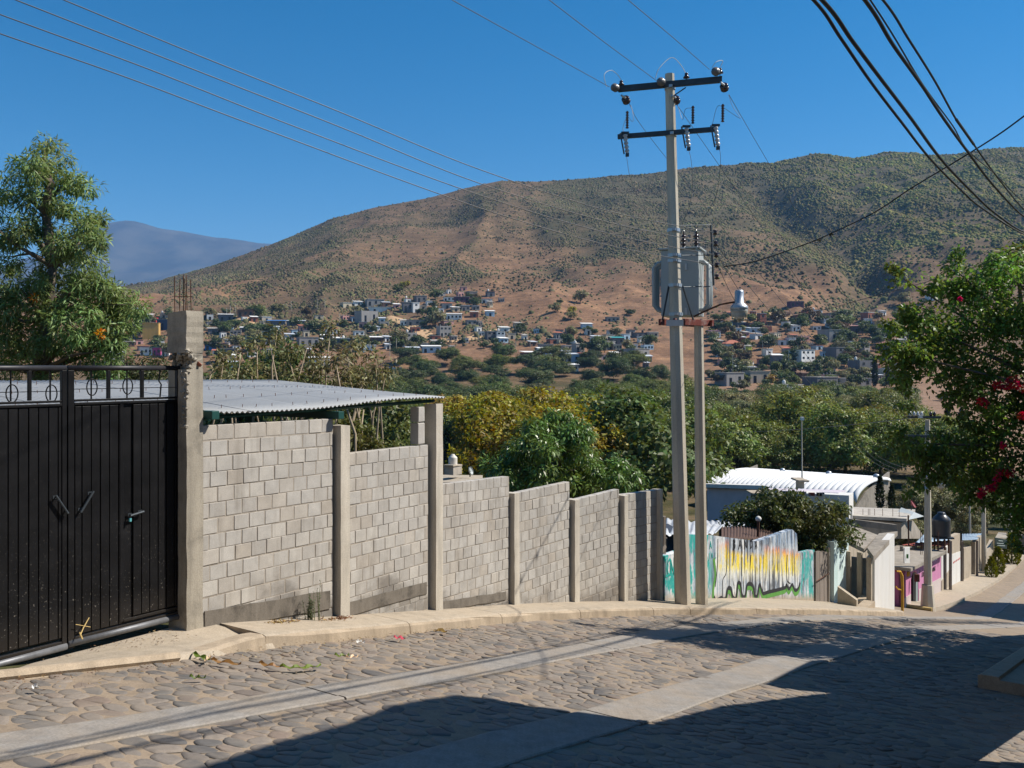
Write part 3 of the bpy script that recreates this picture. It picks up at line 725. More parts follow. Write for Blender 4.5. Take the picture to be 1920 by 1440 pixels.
for px, py in ((328, 518), (337, 522), (344, 515), (348, 523), (351, 516), (359, 524)):
    b = at(px, 588, PD + (0.15 if px % 2 else 0.02)); tt = at(px + random.uniform(-2, 2), py, PD + (0.15 if px % 2 else 0.02)); mb = MB()
    mb.tube([b - Vector((0, 0, .05)), b * .5 + tt * .5 + Vector((random.uniform(-.004, .004), 0, 0)), tt], 0.0045, 5); mb.build('rebar', MT['rust'], pil)
mb = MB(); cs_ = [at(327, 556, PD + .02), at(360, 556, PD + .02), at(360, 556, PD + .16), at(327, 556, PD + .16)]
mb.tube(cs_ + [cs_[0]], .0035, 4); mb.build('stirrup', MT['rust'], pil)

# ------------------------------------------------------------------ black steel gate
gate = thing('steel_gate', 'black double leaf steel gate of vertical boards with ovals along its top', 'gate')
GO = Vector((-0.3706 * 8.75, 8.75, 0)); GM = frame(GO, (-0.588, -0.809, 0)); gate.matrix_world = GM
def gx(px):
    u = (px - 960) / FPX; return (GO.x - u * GO.y) / (0.588 - u * 0.809)
def gz(px, py): return EYE + (HOR - py) / FPX * (GO.y - 0.809 * gx(px))
def gate_paint():
    t = NT('black_gate_paint'); p = t.coord('Object'); n = t.noise(p, 3, 6, 0.65); s = t.noise(p, 60, 2, 0.5); sc_ = t.noise(t.coord('Object', (9, 1, 40)), 4, 4, .6, 1.5)
    col = t.ramp(n, [(0.3, (0.004, 0.004, 0.0045)), (0.6, (0.007, 0.007, 0.008)), (0.8, (0.013, 0.013, 0.0145))])
    z = t.xyz(p)[2]
    sp = t.math('MULTIPLY', t.mr(s, 0.68, 0.74, 0, 1), t.mr(z, 0.3, -0.7, 0.08, 0.9))
    col = t.mix(sp, col, (0.22, 0.2, 0.17))
    col = t.mix(t.math('MULTIPLY', t.mr(sc_, 0.66, 0.70, 0, 0.5), t.mr(z, 0.9, 0.0, 0, 1)), col, (0.16, 0.155, 0.15))
    col = t.mix(t.mr(z, -0.45, -0.85, 0, 0.22), col, (0.11, 0.09, 0.07))
    return t.done(t.bsdf(col, t.mr(n, 0.3, 0.7, 0.42, 0.6), 0, t.bump(n, 0.1, 0.01), 0.2))
MT['gate'] = gate_paint(); GP = MT['gate']
def gbox(name, x0, x1, y0, y1, z0, z1, mat=GP, par=gate, bev=0.003):
    mb = MB(); mb.box(((x0 + x1) / 2, (y0 + y1) / 2, (z0 + z1) / 2), (x1 - x0, y1 - y0, z1 - z0)); return mb.build(name, mat, par, bevel=bev)
# local frame: x to the left along the gate, y away from the street is negative of outward -> outward is +y
gr_r = [330, 326, 311, 295.5, 279.5, 264, 248]; gr_d = [228, 221, 204, 187, 170, 152.5, 139]
gr_l = [125, 108, 90, 71, 52.5, 33, 14, -6, -26, -47, -68, -90, -112]
Zm, Zb, Zt = 1.275, -0.745, 1.6
def leaf(grooves, z0=Zb):
    for a, b in zip(grooves[:-1], grooves[1:]):
        xa, xb = gx(a), gx(b); gbox('slat', xa + .004, xb - .004, -0.004, 0.011 + random.uniform(-.0015, .0015), z0 + .012, Zm - .012)
leaf(gr_r, -0.70); leaf(gr_d); leaf(gr_l)
gbox('back_panel', gx(330), gx(-130), -0.02, -0.006, Zb, Zm, GP, gate, 0)
X0, X1, X2 = gx(331), gx(137), gx(126); X3 = gx(-130)
gbox('stile', X0 - .03, X0 + .004, -.025, .02, -.82, Zt - .02); gbox('stile', X1, X1 + .055, -.025, .022, -.84, Zt - .02)
gbox('stile', X1 + .064, X1 + .105, -.025, .018, -.84, Zt - .02); gbox('door_stile', gx(230), gx(230) + .035, -.02, .016, -.72, Zm)
gbox('rail', X0 + .006, X1 - .002, -.02, .02, Zm, Zm + .022); gbox('rail', X0 + .006, X1 - .002, -.02, .016, Zm + .03, Zm + .05)
gbox('rail', X1 + .107, X3, -.02, .02, Zm - .005, Zm + .017); gbox('rail', X1 + .107, X3, -.02, .016, Zm + .026, Zm + .046)
gbox('rail', X0 + .006, gx(230) - .002, -.02, .018, -.725, -.70); gbox('rail', X0 + .006, X1 - .002, -.02, .018, -.775, -.75); gbox('rail', X1 + .107, X3, -.02, .018, -.79, -.765)
for x0, x1 in ((X0 - .03, X1 + .05), (X1 + .066, X3)):
    mb = MB(); mb.tube([(x0, 0, Zt), (x1, 0, Zt)], .024, 10); mb.build('top_tube', plain('worn_black_tube', (0.03, 0.03, 0.034), .3, 8, .45, 0.2, .05) if x0 < X1 - .5 else bpy.data.materials['worn_black_tube'], gate, True)
    mb = MB(); mb.tube([(x0, .012, -.80 if x0 < 1 else -.815), (x1, .012, -.80 if x0 < 1 else -.83)], .03, 10); mb.build('bottom_tube', plain('worn_grey_tube', (0.16, 0.165, 0.175), .3, 10, .5, 0.4, .1) if x0 < X1 - .5 else bpy.data.materials['worn_grey_tube'], gate, True)
for px, w_ in ((55, .028), (203, .03), (266, .03), (-25, .03)):
    x = gx(px); gbox('bar', x - w_ / 2, x + w_ / 2, -.014, .014, Zm + .05, Zt - .022)
for px in (20, 94, 171, 238, 300, -60):
    x = gx(px); mb = MB(); dx = .012 if px == 300 else 0
    mb.tube([(x, 0, Zm + .05), (x - dx, 0, Zm + .17), (x + dx, 0, Zm + .2), (x, 0, Zt - .02)], .007, 6); mb.build('bar', GP, gate)
for px, py in ((22, 738), (96, 738), (172, 726), (239, 724)):
    x, z = gx(px), gz(px, py); mb = MB(); mb.tube([(x + .048 * math.cos(t), 0.004, z + .074 * math.sin(t)) for t in np.linspace(0, 2 * math.pi, 21)], .0055, 6); mb.build('oval', GP, gate, True)
mb = MB(); mb.tube([(X0, .006, 1.415), (X1, .006, 1.415)], .0035, 5); mb.build('thin_rod', GP, gate)
mb = MB(); mb.tube([(X1 + .1, .006, 1.40), (X3, .006, 1.40)], .0035, 5); mb.build('thin_rod', GP, gate)
for px in (208, 238, 267, 296, 150, 176):
    x = gx(px); mb = MB(); mb.add([(x - .01, 0, Zt + .02), (x + .01, 0, Zt + .02), (x + .008, .004, Zt + .02), (x - .004, 0, Zt + .085)], [(0, 1, 3), (1, 2, 3), (2, 0, 3), (0, 2, 1)]); mb.build('spike', GP, gate)
def handle(p0, p1, nm='handle'):
    a = Vector((gx(p0[0]), .05, gz(*p0))); b = Vector((gx(p1[0]), .05, gz(*p1))); mb = MB(); mb.tube([a, b], .011, 8)
    for t in (.12, .88):
        c = a.lerp(b, t); mb.tube([c, c - Vector((0, .05, 0))], .008, 6); mb.box(c - Vector((0, .038, 0)), (.04, .006, .03))
    mb.build(nm, MT['dsteel'], gate)
handle((99, 928), (122, 962)); handle((170, 920), (146, 960))
handle((239, 966), (264, 958), 'latch'); mb = MB(); x, z = gx(240), gz(240, 974); mb.box((x, .035, z), (.022, .02, .035)); mb.build('padlock', plain('cyan_paint', (0.10, 0.35, 0.38), .2), gate, bevel=.004)
mb = MB(); mb.tube([(X0 - .03, 0, Zt + .03), (X0 - .16, -.03, Zt + .03)], .014, 6); mb.box((X0 - .1, -.02, Zt + .03), (.09, .05, .02)); mb.build('hinge_strap', MT['dsteel'], gate)
st = thing('dry_straw', 'yellow crossed straws caught upright against the foot of the black gate', 'straw'); mb = MB()
L_ = lambda px, py, o: GM @ Vector((gx(px), o, gz(px, py)))
mb.tube([L_(138, 1190, .10), L_(150, 1174, .06), L_(163, 1157, .035)], .005, 5); mb.tube([L_(136, 1169, .05), L_(164, 1174, .05)], .003, 5); mb.tube([L_(138, 1182, .1), L_(141, 1194, .12)], .007, 5)
mb.build('stalks', plain('straw', (0.55, 0.40, 0.16), .2, 20), st)
# second gate pillar, just outside the frame
gp2 = thing('gate_pillar', 'plain concrete pillar closing the left end of the black gate', 'pillar'); mb = MB(); mb.box(GM @ Vector((X3 + .12, -.1, .4)), (.2, .3, 2.9), Matrix.Rotation(-.62, 3, 'Z')); mb.build('shaft', MT['pillar'], gp2)

# ------------------------------------------------------------------ corrugated shed roof behind the wall
roof = thing('metal_roof', 'grey corrugated sheet metal roof sloping to the wall top beside the black gate', 'roof')
RB = wall_pt(828); RA = wall_pt(383); rd = (RB - RA).normalized(); rn = Vector((-rd.y, rd.x, 0))
RA2 = RA - rd * 1.9 - rn * .05; RB2 = RB - rn * .05; Lr = (RB2 - RA2).length
def roof_pt(x, y):
    t = x / Lr; z = 1.15 + .05 * t + .028 * math.sin(t * 9) * (1 - min(1, y)) + y * (0.095 - .03 * t); p = RA2 + rd * x + rn * y
    return Vector((p.x, p.y, z))
per = .066; nsh = 7; MT['roofm'] = plain('zinc_sheet', (0.345, 0.36, 0.37), .08, 1.5, .6, .1, .03, dirt=(0.30, 0.29, 0.27), dirtamt=.25, streak=False)
for k in range(nsh):
    xs_ = np.arange(Lr * k / nsh, Lr * (k + 1) / nsh + .03, per / 6); V = []
    for y in np.linspace(0, 3.3, 9):
        for x in xs_:
            p = roof_pt(min(x, Lr + .02), max(y, 0.75 * min(1, max(0, (1.95 - x) / .12)))); V.append((p.x, p.y, p.z + .011 * math.sin(2 * math.pi * x / per) + .004 * (k % 2)))
    m_ = len(xs_); idx = np.arange(len(V)).reshape(9, m_); Fq = np.stack([idx[:-1, :-1], idx[:-1, 1:], idx[1:, 1:], idx[1:, :-1]], -1).reshape(-1, 4)
    o = link(bpy.data.objects.new('roof_sheet', np_mesh('roof_sheet', np.array(V), Fq, MT['roofm'], True)), roof)
    sm = o.modifiers.new('thick', 'SOLIDIFY'); sm.thickness = .003
mb = MB()
for y in (.25, 1.0, 1.9, 2.8):
    for x in np.arange(.1, Lr, .24):
        x += random.uniform(-.05, .05)
        if x < 2 and y < .8: continue
        p = roof_pt(x, y); mb.tube([p, p + Vector((random.uniform(-.006, .006), 0, .045))], .0035, 4)
mb.build('roof_nails', MT['rust'], roof)
MT['greensteel'] = plain('green_steel', (0.012, 0.06, 0.052), .2, 4, .5)
mb = MB(); a, b = roof_pt(2.0, .14), roof_pt(Lr - .05, .14); mb.tube([a - Vector((0, 0, .07)), b - Vector((0, 0, .055))], .022, 4); mb.build('purlin', MT['greensteel'], roof)
mb = MB(); a, b = roof_pt(.2, 1.6), roof_pt(Lr - .05, 1.6); mb.tube([a - Vector((0, 0, .07)), b - Vector((0, 0, .07))], .035, 4); mb.build('purlin', MT['greensteel'], roof)
for px in (628, 392):
    p = on_wall(px, 778); mb = MB(); mb.box(p + rn * .6, (.09, 1.4, .085), Matrix.Rotation(math.atan2(rd.y, rd.x), 3, 'Z')); mb.build('rafter', MT['greensteel'], roof, bevel=.006)
for y in (3.0,):
    for x in (.6, 3.0, 5.0):
        p = roof_pt(x, y); mb = MB(); mb.box((p.x, p.y, p.z - 1.5), (.1, .1, 2.9)); mb.build('post', MT['greensteel'], roof)
# ------------------------------------------------------------------ power poles, transformer, lamp
def oct_pole(mb, base, top, r0, r1, n=8, seg=8, rot=0.39):
    V = []
    for i in range(seg + 1):
        t = i / seg; c = base.lerp(top, t); r = r0 + (r1 - r0) * t
        for k in range(n):
            a = rot + 2 * math.pi * k / n; V.append((c.x + r * math.cos(a), c.y + r * math.sin(a), c.z))
    mb.add(V, [(i * n + k, i * n + (k + 1) % n, (i + 1) * n + (k + 1) % n, (i + 1) * n + k) for i in range(seg) for k in range(n)] + [tuple(seg * n + k for k in range(n))])
def disc_stack(mb, p, d, n, r, gap, core=.35, sides=10):
    """porcelain sheds strung along direction d from p"""
    d = Vector(d).normalized(); M = d.to_track_quat('Z', 'Y').to_matrix(); prof = []
    for k in range(n):
        h = k * gap; prof += [(r * core, h), (r * .9, h + gap * .15), (r, h + gap * .35), (r * .55, h + gap * .7), (r * core, h + gap * .95)]
    mb.lathe(prof, p, sides, M); return Vector(p) + d * gap * n
DP = 16.55
pole = thing('utility_pole', 'tall octagonal concrete power pole carrying two crossarms at the end of the block wall', 'power pole')
pb = at(1281, 1133, DP); pt = at(1255.5, 139, DP - .15)
mb = MB(); oct_pole(mb, pb - Vector((0, 0, .3)), pt, .152, .085); mb.build('shaft', MT['pole'], pole)
XA = (Vector((.955, -.3, 0))).normalized(); XN = Vector((XA.y, -XA.x, 0))
def pole_c(py):
    t = (py - 1133) / (139 - 1133); return pb.lerp(pt, t)
def arm(name, py, half, off, h, shift=0.0, par=pole):
    c = pole_c(py) + XN * off + XA * shift; a = math.atan2(XA.y, XA.x); Rm = Matrix.Rotation(a, 3, 'Z'); m2 = MB()
    m2.box(c, (half * 2, .006, h), Rm); m2.box(c - XN * .035 + Vector((0, 0, h / 2)), (half * 2, .07, .006), Rm); m2.box(c - XN * .035 - Vector((0, 0, h / 2)), (half * 2, .07, .006), Rm)
    m2.build(name, MT['dsteel'], par); return c
c1 = arm('crossarm', 160, .93, .10, .10, -.0); c2 = arm('crossarm', 250, .90, .11, .075, -.06)
P1 = lambda px, py, dn=0.0: (lambda A: A)(on_arm(c1, px, py, dn))
def on_arm(c, px, py, dn):                   # point at a pixel on the vertical plane of a crossarm pushed by dn
    u = (px - 960) / FPX; o = c + XN * dn
    t = (u * o.y - o.x) / (XA.x - u * XA.y); q = o + XA * t
    return Vector((q.x, q.y, EYE + (HOR - py) / FPX * q.y))
back = Vector((-.42, -.9, -.1)).normalized()
for px, py in ((1150, 166), (1236, 155), (1338, 136)):                     # strain insulators towards the street uphill
    p = on_arm(c1, px + 6, py, .02); mb = MB(); e = disc_stack(mb, p + back * .02, back, 2, .075, .075); mb.build('strain_insulator', MT['darkporc'], pole, True)
for px, py in ((1172, 184), (1357, 160), (1266, 184)):                     # strain insulators on the far side
    p = on_arm(c1, px, py, -.06); mb = MB(); disc_stack(mb, p, Vector((.35, .85, -.28)), 2, .078, .08); mb.build('strain_insulator', MT['porc'], pole, True)
    mb = MB(); mb.tube([p - Vector((.0, .02, 0)), p - Vector((.08, .1, -.02))], .02, 8); mb.build('clevis', MT['galv'], pole)
for px, py in ((1165, 157), (1287, 143), (1350, 134)):
    p = on_arm(c1, px, py, -.03); mb = MB(); mb.tube([p - Vector((0, 0, .10)), p], .008, 5); mb.lathe([(.04, -.035), (.062, -.03), (.045, 0), (.03, .02), (.036, .045), (.02, .06)], p, 10); mb.build('pin_insulator', MT['porc'], pole, True)
def fuse(px, py, ax, ay, bare=True):
    """cut-out: brown stack above, grey barrel and tube below"""
    m2 = MB(); p = on_arm(c2, px, py, .03); disc_stack(m2, p + Vector((0, 0, .02)), (0.0, -.05, 1), 7, .032, .045, .55, 8); m2.build('surge_arrester', MT['porc'], pole)
    q = on_arm(c2, ax, ay, .16); m2 = MB(); e = disc_stack(m2, q, (.12, .0, -1), 5, .045, .07, .7, 10); f = m2.build('fuse_cutout', MT['greyporc'], pole, True)
    m2 = MB(); m2.tube([q + Vector((-.09, -.02, .02)), q + Vector((-.02, -.02, -.36))], .014, 6); m2.box(q + Vector((0, 0, .03)), (.14, .05, .035)); m2.box(q + Vector((.04, 0, -.37)), (.06, .05, .06)); m2.build('fuse_tube', MT['dsteel'], f)
fuse(1176, 243, 1172, 252); fuse(1299, 234, 1287, 240); fuse(1355, 231, 1342, 238)
MT['lead'] = plain('white_lead', (0.6, 0.6, 0.58), .05)
def jump(pts, nm='jumper', r=.006, mat=None):
    """smooth lead through pixel points (px, py, depth)"""
    P = [at(*p) for p in pts]; out = []
    for i in range(len(P) - 1):
        p0, p1, p2, p3 = P[max(i - 1, 0)], P[i], P[i + 1], P[min(i + 2, len(P) - 1)]
        for t in np.linspace(0, 1, 6, endpoint=False):
            out.append(0.5 * ((2 * p1) + (p2 - p0) * t + (2 * p0 - 5 * p1 + 4 * p2 - p3) * t * t + (3 * p1 - p0 - 3 * p2 + p3) * t ** 3))
    out.append(P[-1]); m2 = MB(); m2.tube(out, r, 5); return m2.build(nm, mat or MT['wire'], pole)
jump([(1137, 163, 16.6), (1133, 140, 16.6), (1146, 132, 16.7), (1158, 140, 16.8), (1166, 152, 16.85)], mat=MT['lead'])
jump([(1229, 147, 16.4), (1236, 128, 16.4), (1259, 108, 16.5), (1276, 121, 16.5), (1286, 138, 16.5)], mat=MT['lead'])
jump([(1335, 127, 16.1), (1343, 116, 16.1), (1355, 114, 16.2), (1350, 127, 16.2)], mat=MT['lead'])
jump([(1183, 198, 17), (1187, 215, 16.9), (1186, 228, 16.85), (1176, 220, 16.8), (1168, 240, 16.7), (1172, 253, 16.6)], r=.004)
jump([(1268, 190, 16.7), (1273, 205, 16.7), (1280, 224, 16.6), (1285, 205, 16.5), (1297, 203, 16.5), (1298, 208, 16.5)], r=.004)
jump([(1366, 178, 16.4), (1374, 200, 16.4), (1388, 222, 16.4), (1358, 203, 16.2), (1345, 200, 16.2), (1336, 232, 16.1)], r=.004)
jump([(1174, 285, 16.7), (1182, 335, 16.7), (1203, 385, 16.8), (1243, 440, 17.0)], r=.004)
jump([(1289, 272, 16.4), (1297, 310, 16.4), (1296, 370, 16.6), (1280, 420, 16.8), (1268, 442, 17.0)], r=.004)
jump([(1346, 270, 16.1), (1351, 300, 16.1), (1342, 370, 16.5), (1310, 420, 16.8), (1300, 434, 17.0)], r=.004)
mb = MB(); a = pole_c(186) + XN * .06; mb.tube([a, on_arm(c1, 1286, 164, -.02)], .012, 5); mb.build('arm_brace', MT['dsteel'], pole)
for py in (430, 477, 487, 533, 587, 165, 252):
    c = pole_c(py); r = .152 + (.085 - .152) * (py - 1133) / (139 - 1133); mb = MB(); mb.lathe([(r + .012, -.03), (r + .016, -.03), (r + .016, .03), (r + .012, .03)], c, 8, Matrix.Rotation(.39, 3, 'Z')); mb.box(c + XN * (r + .03) + XA * .03, (.06, .07, .045), Matrix.Rotation(math.atan2(XA.y, XA.x), 3, 'Z')); mb.build('clamp_band', MT['galv'], pole)
# short second pole, platform and transformer
pole2 = thing('utility_pole', 'shorter square concrete pole propping the transformer platform beside the tall pole', 'power pole')
D2 = 16.9; qb = at(1316, 1134, D2); qt = at(1310, 606, D2)
mb = MB(); oct_pole(mb, qb - Vector((0, 0, .3)), qt, .118, .085); mb.build('shaft', MT['pole'], pole2)
plat = thing('transformer_platform', 'rusty red steel platform beam bridging the two concrete poles under the transformer', 'platform')
MT['redsteel'] = plain('red_oxide_steel', (0.16, 0.035, 0.025), .4, 6, .75, 0, .2, dirt=(0.42, 0.36, 0.33), dirtamt=.7)
mb = MB(); pd = (qb - pb); pd.z = 0; pd.normalize(); pnn = Vector((pd.y, -pd.x, 0)); pa = math.atan2(pd.y, pd.x); pc = (at(1285, 605, 16.8))
for o_ in (-.17, .17):
    m2 = MB(); m2.box(pc + pnn * o_ + pd * .02, (1.10, .05, .115), Matrix.Rotation(pa, 3, 'Z')); m2.build('channel_beam', MT['redsteel'], plat, bevel=.004)
mb.box(pc + pd * .5 + Vector((0, 0, 0)), (.05, .5, .11), Matrix.Rotation(pa, 3, 'Z')); mb.build('end_beam', MT['redsteel'], plat)
mb = MB(); mb.box(pole_c(604) + XN * .17, (.3, .02, .11), Matrix.Rotation(math.atan2(XA.y, XA.x), 3, 'Z')); mb.build('clamp_plate', MT['galv'], plat)
for px in (1242, 1300):
    mb = MB(); mb.tube([at(1254 if px < 1270 else 1280, 536, 16.45), at(px, 600, 16.5)], .018, 6); mb.build('strut', MT['dsteel'], plat)
trf = thing('transformer', 'pale grey oil transformer with cooling tubes standing on a platform between two poles', 'transformer')
a0 = math.atan2(-.36, .93); tx, ty = Vector((math.cos(a0), math.sin(a0), 0)), Vector((-math.sin(a0), math.cos(a0), 0)); TM = frame(at(1280, 597, 17.15), tx); trf.matrix_world = TM
def tbox(nm, c, s, mat='paint_grey', bev=.01):
    m2 = MB(); m2.box(c, s); return m2.build(nm, MT[mat], trf, bevel=bev)
tbox('tank', (-.02, .1, .66), (.70, .60, 1.24)); tbox('lid', (-.02, .1, 1.30), (.78, .68, .035))
for x in (-.25, .0, .24):
    m2 = MB(); disc_stack(m2, (x, .1, 1.32), (0, 0, 1), 4, .06, .07, .5); m2.tube([(x, .1, 1.6), (x, .1, 1.68)], .012, 6); m2.build('bushing', MT['porc'], trf, True)
for y in (-.1, .08, .26):
    for x0, sg in ((.33, 1), (-.37, -1)):
        x1 = x0 + sg * (.16 + .0 * y); m2 = MB(); m2.tube([(x0, y, 1.05), (x0 + sg * .08, y, 1.05), (x1, y, .97), (x1, y, .25), (x0 + sg * .08, y, .15), (x0, y, .15)], .034, 8); m2.build('cooling_tube', MT['paint_grey'], trf, True)
for z in (.95, .12): tbox('lug', (.1, -.21, z), (.04, .03, .13), 'white', .003)
for x, y in ((.3, -.22), (.33, .1), (.36, .4), (-.1, -.22)): tbox('lid_clamp', (x, y, 1.27), (.03, .05, .1), 'paint_grey', .003)
rack = thing('insulator_rack', 'upright steel rack with five dark spool insulators beside the transformer', 'rack')
rb, rt = at(1338, 535, 16.75), at(1333, 422, 16.75); mb = MB(); mb.tube([rb, rt], .02, 4); mb.build('upright', MT['dsteel'], rack)
SP = []
for px, py in ((1341, 436), (1342, 457), (1343, 478), (1344, 497), (1344, 519)):
    p = at(px, py, 16.7); mb = MB(); mb.lathe([(.03, -.045), (.045, -.04), (.028, 0), (.045, .04), (.03, .045)], p, 10); mb.tube([p - Vector((0, 0, .06)), p + Vector((0, 0, .06))], .008, 5); mb.build('spool_insulator', MT['porc'], rack, True); SP.append(p)
for py, x0 in ((422, 1275), (478, 1278), (537, 1280)):
    m2 = MB(); m2.tube([at(x0, py + 1, 16.5), at(1332, py, 16.75)], .009, 5); m2.build('standoff_arm', MT['dsteel'], rack)
mb = MB(); mb.tube([rb, rb + Vector((-.0, -.25, -.1))], .006, 4); mb.build('ground_clip', MT['galv'], rack)
def make_lamp(loc, rz, sc_, label):
    t = thing('street_lamp', label, 'street lamp', loc, rz); t.scale = (sc_,) * 3
    m2 = MB(); m2.tube([(-1.0, 0, -.32), (-.75, 0, -.2), (-.4, 0, -.05), (-.1, 0, 0)], .022, 6); m2.build('bracket', MT['rust'], t)
    m2 = MB(); m2.lathe([(.03, .27), (.085, .26), (.10, .22), (.10, -.02), (.13, -.04), (.19, -.10), (.20, -.16), (.19, -.17)], (0, 0, 0), 16); m2.build('housing', MT['galv'], t, True)
    m2 = MB(); m2.lathe([(.19, -.17), (.192, -.21), (.17, -.33), (.10, -.37), (.05, -.38), (.045, -.45), (.02, -.46)], (0, 0, 0), 16); m2.build('lens_bowl', MT['lens'], t, True)
    return t
_t = NT('prismatic_glass'); _b = _t.bsdf((0.50, 0.47, 0.40), 0.25, 0, None, .5); _b.inputs['Transmission Weight'].default_value = .35; MT['lens'] = _t.done(_b)
lc = at(1386, 566, 16.2); make_lamp(lc, math.atan2(-.2, 1), 0.80, 'silver bell shaped street lamp on a curved bracket beside the transformer')

# ------------------------------------------------------------------ wires
def wire(name, label, cat, pts, r, sagpx=None, group=None, mat=None):
    """catenary-like wire through 3-D points"""
    out = []
    for i in range(len(pts) - 1):
        p0, p1, p2, p3 = pts[max(i - 1, 0)], pts[i], pts[i + 1], pts[min(i + 2, len(pts) - 1)]
        for t in np.linspace(0, 1, 8, endpoint=False):
            out.append(0.5 * ((2 * p1) + (p2 - p0) * t + (2 * p0 - 5 * p1 + 4 * p2 - p3) * t * t + (3 * p1 - p0 - 3 * p2 + p3) * t ** 3))
    out.append(pts[-1]); m2 = MB(); m2.tube(out, r, 5); o = m2.build(name, mat or MT['wire'], None, True); return tag(o, label, cat, group)
def ray_curve(pixels, zfun):                 # points at pixels with a depth for each
    return [at(px, py, Y) for px, py, Y in pixels]
Y0 = 16.6
MVL = ['first of the three thin high wires ending at the left insulator of the top crossarm', 'middle of the three thin high wires ending beside the pole top', 'last of the three thin high wires ending at the right tip of the top crossarm']
for (pxs, lab) in zip((((1143, 163), (1000, 84), (848, 0)), ((1232, 152), (1140, 84), (1030, 0)), ((1330, 130), (1265, 73), (1178, 0))), MVL):
    yd = (16.5, 13.4, 11.0); P = [at(px, py, d) for (px, py), d in zip(pxs, yd)]; P.append(P[-1] + (P[-1] - P[-2]) * 1.8); wire('power_line', lab, 'power line', P, .0055, None, 'high voltage wires above the pole')
# onward wires from the far side of the pole top down the street
for (p0, p1, lab) in (((1180, 195), (1246, 292), 'thin wire leaving the brown insulator under the left end of the top crossarm'), ((1266, 192), (1345, 305), 'thin wire leaving the tall pole just below its top crossarm'), ((1367, 178), (1436, 297), 'thin wire leaving the brown insulator at the right end of the top crossarm')):
    A = at(*p0, 16.8); B = at(*p1, 24.0); E = at(1690 + (p0[0] - 1180) * .35, 815, 36.0); wire('power_line', lab, 'power line', [A, B, A.lerp(E, .6) - Vector((0, 0, .35)), E], .006, None, 'high voltage wires running down the street')
LVP = [((1341, 436), (1150, 398), (900, 318), (640, 211), (380, 107), (120, 0)), ((1342, 457), (1150, 419), (900, 344), (640, 239), (350, 125), (30, 0)), ((1343, 478), (1150, 440), (900, 366), (560, 240), (280, 130), (0, 27)), ((1344, 497), (1150, 462), (900, 390), (490, 240), (240, 146), (0, 63))]
LVL = ['uppermost of the four parallel wires running from the insulator rack to the upper left', 'second from top of the four parallel wires running to the upper left', 'third from top of the four parallel wires running to the upper left', 'lowest of the four parallel wires running from the insulator rack to the upper left']
for pxs, lab in zip(LVP, LVL):
    P = []
    for px, py in pxs: 
        u = (px - 960) / FPX; t = (3.75 - u * 16.7) / (.737 - .676 * u); P.append(at(px, py, 16.7 - .676 * t))
    P.append(P[-1] + (P[-1] - P[-2]) * 1.5); wire('power_line', lab, 'power line', P, .0062, None, 'low voltage wires over the block wall')
CB = [([(1526, 0), (1577, 72), (1634, 155), (1692, 231), (1743, 296), (1800, 354), (1844, 392), (1920, 439)], .015, 'leftmost black cable of the bundle sweeping down the upper right sky'),
      ([(1542, 0), (1598, 76), (1649, 144), (1707, 220), (1761, 294), (1811, 348), (1865, 399), (1920, 435)], .019, 'thick black cable second from left in the bundle at upper right'),
      ([(1622, 0), (1674, 83), (1728, 159), (1768, 220), (1815, 285), (1865, 350), (1920, 406)], .020, 'thickest black cable in the middle of the bundle at upper right'),
      ([(1632, 0), (1728, 155), (1786, 235), (1815, 282), (1869, 329), (1920, 379)], .009, 'thin cable close beside the thickest one at upper right'),
      ([(1656, 0), (1703, 72), (1753, 152), (1793, 224), (1826, 271), (1873, 336), (1920, 392)], .014, 'rightmost black cable of the bundle with a splice sleeve')]
for pxs, r, lab in CB:
    P = []
    for px, py in pxs:
        u = (px - 960) / FPX; Y = .72 * 2.8 / (0.695 - u); P.append(at(px, py, min(Y, 22)))
    P = [P[0] + (P[0] - P[1]) * 2.2 + Vector((0, 0, -.2))] + P; P.append(P[-1] + (P[-1] - P[-2]) * 1.2 + Vector((0, 0, .25)))
    o = wire('telephone_cable', lab, 'cable', P, r * .8, None, 'black cables along the right of the street', MT['black'])
    if r == .014:
        a = at(1793, 224, 2.016 / (.695 - .49)); b = at(1826, 271, 2.016 / (.695 - .5094)); m2 = MB(); m2.tube([a, b], .016, 8); s_ = m2.build('splice_sleeve', MT['black'], o)
